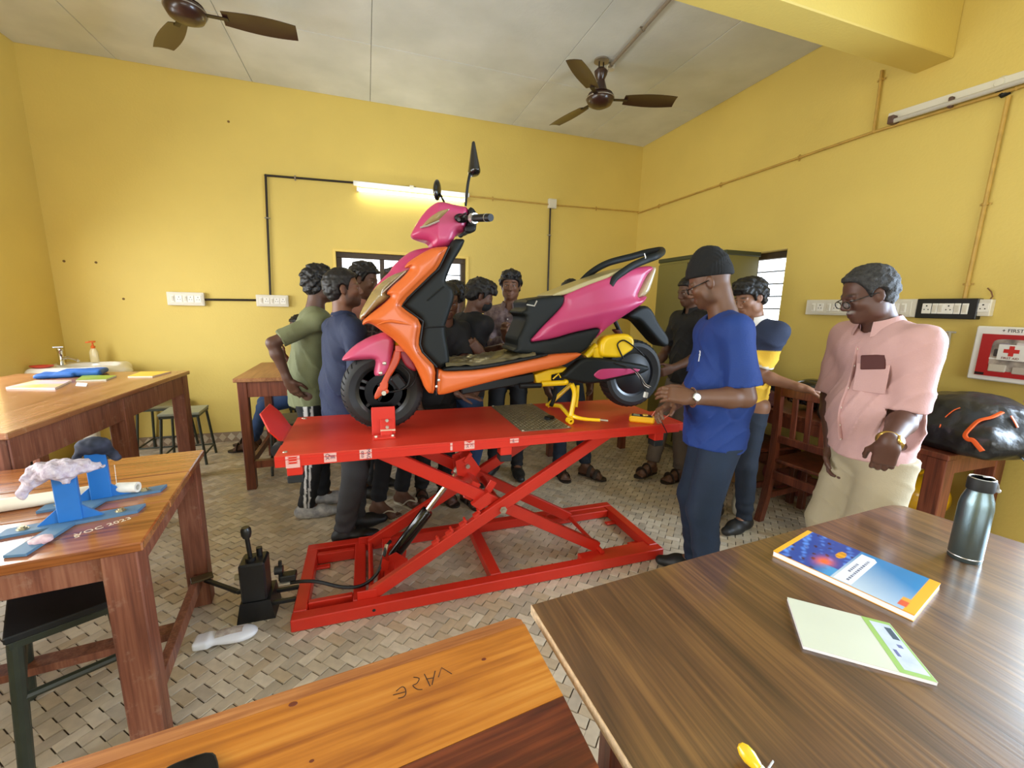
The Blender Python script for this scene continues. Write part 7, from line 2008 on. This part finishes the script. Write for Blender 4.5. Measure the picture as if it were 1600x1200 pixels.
# man in blue with beanie
bodyA, A = person('man in royal blue T-shirt and black beanie probing the scooter wiring', dict(
    pos=(1.63, 1.585), face=152, h=1.69, w=1.10, belly=.045, arm=1.12, neck=1.12, lean=3, hyaw=134, hpitch=24, hoff=(-.01, .0, 0),
    skin=(105, 70, 48), hair=None, beanie=True, glasses=True, low=False, grim=1.3, stubble=.35,
    shirt=C_ROYAL, sleeve=.62, hem=.815, pants=C_NAVYD, fit=1.12, shoem=M_SHOE, seed=3, cstep=.008,
    armL=dict(w=pd(1078, 621, 1.83), pole=pd(1215, 650, 1.86), d=unit(pd(1035, 612, 1.85) - pd(1080, 620, 1.82)), n=(.1, .8, -.55), curl=.42),
    armR=dict(w=pd(1052, 632, 2.02), pole=pd(1120, 660, 2.3), d=unit(pd(1010, 648, 1.93) - pd(1052, 632, 2.0)), n=(-.2, -.5, -.8), curl=.5),
    watchL=(M_STEEL, M_WDIAL), wdir=(-.3, -.95, .25),
    footL=dict(p=(1.60, 1.505), yaw=150), footR=dict(p=(1.70, 1.70), yaw=140)), fine=.0045, coarse=.009)
q = A['fpt'](.07, A['nb'][2] - .19)
if q is not None: text_mesh('shirt_badge', 'f', .075, q + A['fu'] * .004, -A['l'] * 1.0, (.1, 0, 1), mat('badge_white', (206, 212, 226), .6), A['shirt'], depth=.002)
# man in pink shirt
bodyB, B_d = person('grey haired man in pale pink shirt and cream trousers standing at right', dict(
    pos=(2.135, 1.195), face=168, h=1.66, w=1.02, belly=.05, arm=1.15, neck=1.1, lean=7, hyaw=150, hpitch=22, hoff=(-.01, .0, -.02),
    skin=(87, 55, 42), hair='short', hairm=HAIRG, balding=True, glasses=True, grim=1.1, low=True, moustache=(150, 140, 132), brow=(40, 34, 32),
    shirt=C_PINKS, sleeve=.68, hem=.86, collar=True, placket=True, btn=M_IVORY, pants=C_CREAM, fit=1.5, shoem=M_SHOE, seed=5, cstep=.008,
    armL=dict(w=pd(1388, 693, 1.585), pole=pd(1440, 655, 2.0), d=unit(pd(1372, 752, 1.64) - pd(1388, 693, 1.585)), n=(.87, .5, -.1), curl=.45),
    armR=dict(w=pd(1300, 700, 2.02), pole=pd(1270, 620, 2.2), curl=.4),
    watchL=(M_GOLD, M_GDIAL), wdir=(-.2, -.9, .3)), fine=.0045, coarse=.009)
z_ = B_d['nb'][2] - .17
cpt = B_d['fpt'](.085, z_)
if cpt is not None:
    ex_, ey_ = unit(B_d['l'] + B_d['fu'] * -.35), V(0, 0, 1); nn_ = unit(np.cross(ex_, ey_)); nn_ = nn_ if nn_ @ B_d['fu'] > 0 else -nn_
    R_ = np.stack([ex_, ey_, nn_], 1)
    b = MB(); b.box(cpt + nn_ * .005 - ey_ * .055, (.115, .12, .006), R_, .003); pk_ = b.build('pocket', C_PINKS, B_d['shirt'])
    b = MB(); b.box(cpt + nn_ * .009 + ey_ * .012, (.085, .06, .008), R_ @ rotax((0, 0, 1), .12), .003); tag(b.build('phone', mat('maroon_phone_case', (78, 28, 22), .65)), 'maroon phone sticking out of pink shirt chest pocket', 'phone')
# boy in navy and yellow polo
def polo(v, L):
    z0 = L['nb'][2]; c = np.tile(np.array(lin((38, 48, 74))), (len(v), 1))
    c[v[:, 2] < z0 - .175] = lin((232, 186, 56)); 
    e = [L['Sh'][q] + (L['arms'][q][0] - L['Sh'][q]) * L['slv'] * 1.35 for q in (1, -1)]
    for q in (0, 1):
        d = unit(L['arms'][(1, -1)[q]][0] - L['Sh'][(1, -1)[q]]); r = v - e[q]; t = r @ d; m_ = (t > -.016) & (np.linalg.norm(r - t[:, None] * d, axis=1) < .085) & (t < .05); c[m_] = lin((226, 222, 214))
    return c
bodyC, C_d = person('boy in navy and yellow polo with hand on the chair back', dict(
    pos=(2.34, 2.08), face=196, h=1.64, w=.78, hyaw=178, hpitch=22, skin=(139, 97, 72), hair='messy',
    shirt=C_ATT, shirtcol=polo, sleeve=.58, hem=.84, collar=True, collarm=mat('white_collar', (224, 220, 214), .8), pants=C_DJEAN, shoem=M_SHOE, seed=8,
    armL=dict(w=V(2.46, 1.80, 1.005), pole=V(2.40, 1.95, .6), d=(.75, -.45, -.22), n=(0, -.2, -1), curl=.3),
    footL=dict(p=(2.36, 1.99), yaw=190), footR=dict(p=(2.30, 2.18), yaw=196)))
# person in black polo behind the man in blue
person('person in black polo and grey trousers behind man in blue, head hidden', dict(
    pos=(2.56, 2.88), face=182, h=1.70, w=1.02, hyaw=175, hpitch=15, skin=(94, 62, 45), hair='short', shirt=C_BLACK, sleeve=.6, hem=.86, collar=True, pants=C_GREY, fit=1.1, shoes='sandal', shoem=M_SAND, seed=11,
    armR=dict(w=V(2.33, 3.02, .93), pole=V(2.7, 3.3, 1.0), curl=.4), armL=dict(w=V(2.25, 2.70, 1.0), pole=V(2.65, 2.5, .8), curl=.4),
    footL=dict(p=(2.52, 2.80), yaw=186), footR=dict(p=(2.30, 2.92), yaw=196)), .007, .012)
# person hidden behind the scooter tail
person('person in dark jeans and sandals standing behind the scooter tail', dict(
    pos=(1.57, 3.22), face=282, h=1.66, hyaw=265, hpitch=25, skin=(92, 62, 45), hair='short', shirt=C_BLACK2, sleeve=.6, hem=.84, pants=C_DJEAN, shoes='sandal', shoem=M_SAND, seed=13,
    footL=dict(p=(1.76, 3.10), yaw=300), footR=dict(p=(1.55, 3.20), yaw=268)), .007, .012)
# boy in patterned shirt
bodyF, F_d = person('boy in patterned brown shirt with tousled hair facing the camera', dict(
    pos=(1.14, 3.40), face=240, h=1.71, w=.93, hyaw=247, hpitch=4, skin=(115, 78, 58), hair='messy', shirt=C_PRINT, sleeve=1.5, hem=.80, collar=True, placket=True, vneck=True, pants=C_BLACK, shoem=M_SHOE, seed=15,
    armR=dict(w=V(1.02, 3.13, 1.20), pole=V(.85, 3.35, .9), d=(-.3, -.2, .95), n=(.6, .3, .1), curl=.7), armL=dict(w=V(1.24, 3.10, 1.12), pole=V(1.45, 3.2, .9), d=(-.9, -.2, .1), n=(0, .8, -.3), curl=.4),
    footL=dict(p=(1.20, 3.32), yaw=262), footR=dict(p=(1.02, 3.42), yaw=228)), .005, .011)
# boy with a mask
person('boy in black T-shirt and black face mask looking down at floorboard', dict(
    pos=(.66, 3.0), face=28, h=1.63, w=.98, lean=6, hyaw=-8, hpitch=26, skin=(100, 67, 50), hair='mop', mask=True, shirt=C_BLACK, sleeve=.6, hem=.83, pants=C_BJEAN, shoes='sandal', shoem=M_SAND, seed=17,
    armR=dict(w=V(.72, 2.77, 1.14), pole=V(.54, 2.78, .8), d=(-.55, .1, .65), n=(.3, .9, .0), curl=.65), armL=dict(w=V(.92, 2.96, 1.15), pole=V(.82, 3.3, .8), curl=.5),
    footL=dict(p=(.70, 3.10), yaw=20), footR=dict(p=(.66, 2.92), yaw=-70)), .0055, .011)
# black haired person behind him
person('person in black partly hidden behind the masked boy by window', dict(
    pos=(.66, 3.36), face=80, h=1.61, hyaw=70, hpitch=10, skin=(97, 65, 48), hair='curly', shirt=C_BLACK2, sleeve=.6, hem=.83, pants=C_BLACK, shoem=M_SHOE, seed=19), .007, .012)
# person leaning on the lift behind the leg shield
person('person in black leaning with ringed hand on the lift behind scooter', dict(
    pos=(.44, 2.98), face=290, h=1.60, lean=16, hyaw=275, hpitch=20, skin=(94, 62, 47), hair='short', shirt=C_BLACK, sleeve=.6, hem=.82, pants=C_BLACK2, shoes='sandal', shoem=M_SAND, seed=21,
    armL=dict(w=V(.535, 2.56, .868), pole=V(.72, 2.9, 1.2), d=(.8, -.42, -.12), n=(0, 0, -1), curl=.12),
    footL=dict(p=(.50, 3.02), yaw=290), footR=dict(p=(.34, 3.06), yaw=268)), .006, .011)
# pink shirt by the window
person('man in salmon pink shirt against window, behind man in navy', dict(
    pos=(-.05, 3.33), face=330, h=1.71, hyaw=335, hpitch=12, skin=(112, 78, 62), hair='curly', shirt=C_PINK2, sleeve=.6, hem=.82, collar=True, pants=C_CHAR, shoem=M_SHOE, seed=23), .007, .012)
# plaid shirt
def plaid(v, L):
    c = np.tile(np.array(lin((38, 34, 40))), (len(v), 1)); r = (v - L['Pc']); p, q = r @ L['l'], v[:, 2] + (r @ L['f']) * .2
    for t, o in ((p, 0), (q, .3)):
        c[np.abs((t * 22 + o) % 1 - .5) < .10] = lin((120, 108, 102)); c[np.abs((t * 22 + o) % 1 - .12) < .05] = lin((84, 60, 60))
    return c
person('person in dark plaid shirt, black trousers and cream flip-flops behind scooter front', dict(
    pos=(.17, 2.98), face=305, h=1.66, hyaw=330, hpitch=14, skin=(100, 68, 52), hair='mop', shirt=C_ATT, shirtcol=plaid, sleeve=.62, hem=.83, pants=C_BLACK, shoes='flipflop', shoem=M_FLIP, strapm=M_FLIP, seed=25,
    footL=dict(p=(.19, 3.02), yaw=310), footR=dict(p=(.02, 2.89), yaw=318)), .006, .011)
# navy shirt, bearded
bodyL, L_d = person('bearded man in navy shirt and grey trousers at scooter front wheel', dict(
    pos=(-.15, 2.645), face=22, h=1.61, w=1.02, lean=2, hyaw=3, hpitch=-6, skin=(119, 80, 58), hair='short', stubble=.6, shirt=C_NAVYS, sleeve=1.5, hem=.80, collar=True, pants=C_CHAR, fit=1.15, shoem=M_SHOE, seed=27, cstep=.008,
    armR=dict(w=V(.10, 2.52, 1.02), pole=V(.0, 2.2, .8), d=(.8, .3, .1), n=(0, .6, -.6), curl=.5), armL=dict(w=V(.10, 2.75, 1.02), pole=V(-.05, 3.0, .9), curl=.4),
    footL=dict(p=(-.12, 2.74), yaw=12), footR=dict(p=(-.18, 2.58), yaw=4)), .005, .010)
# olive T-shirt, track pants
def track(v, legs, f, l):
    c = np.tile(np.array(lin((20, 20, 23))), (len(v), 1))
    for sd in (1, -1):
        H_, K_, A_, fd = legs[sd]
        t = np.clip((H_[2] - v[:, 2]) / (H_[2] - A_[2]), 0, 1)[:, None]; ax_ = H_ + (A_ - H_) * t; r = v - ax_
        near = ((v - (legs[1][0] + legs[-1][0]) / 2) @ l) * sd > 0
        ang = np.arctan2(r @ f, r @ (l * sd)); m_ = near & ((np.abs(ang + .25) < .16) | (np.abs(ang - .22) < .10)); c[m_] = lin((206, 204, 202))
    return c
person('man in olive T-shirt with hand on hip and striped track pants', dict(
    pos=(-.40, 3.06), face=12, h=1.66, w=1.0, arm=.88, lean=9, hyaw=30, hpitch=5, skin=(90, 60, 45), hair='curly', shirt=C_OLIVE, sleeve=.62, hem=.80, pants=C_ATT, pantcol=track, shoem=M_WSHOE, seed=29, cstep=.008,
    armR=dict(w=V(-.47, 2.86, .97), pole=V(-.85, 2.75, 1.05), d=(.35, .25, -.85), n=(.4, .8, .2), curl=.25), armL=dict(w=V(-.1, 3.2, 1.0), pole=V(-.3, 3.5, .9), curl=.4),
    footL=dict(p=(-.36, 3.16), yaw=10), footR=dict(p=(-.44, 2.98), yaw=2)), .006, .010)
# seated behind the bench table
person('seated person in maroon shirt with blue jeans leg under bench table', dict(
    pos=(-.62, 4.70), face=190, h=1.62, hip=.53, lean=-2, hyaw=200, hpitch=10, skin=(97, 65, 48), hair='short', shirt=C_MAROON, sleeve=.6, hemabs=.50, pants=C_BJEAN, shoes='sandal', shoem=M_SAND, seed=31,
    footL=dict(p=(-1.12, 4.58), yaw=178, pole=(-1.2, 4.5, 1.2)), footR=dict(p=(-1.13, 4.76), yaw=172, pole=(-1.2, 4.8, 1.2)), armL=dict(w=V(-.8, 4.52, .92), pole=V(-.4, 4.5, .8), curl=.3), armR=dict(w=V(-.82, 4.78, .92), pole=V(-.4, 4.9, .8), curl=.3)), .007, .012)
stool('wooden topped stool under the seated person in maroon behind table', -.62, 4.72, 0, M_SEATO, .43, .30, .01)
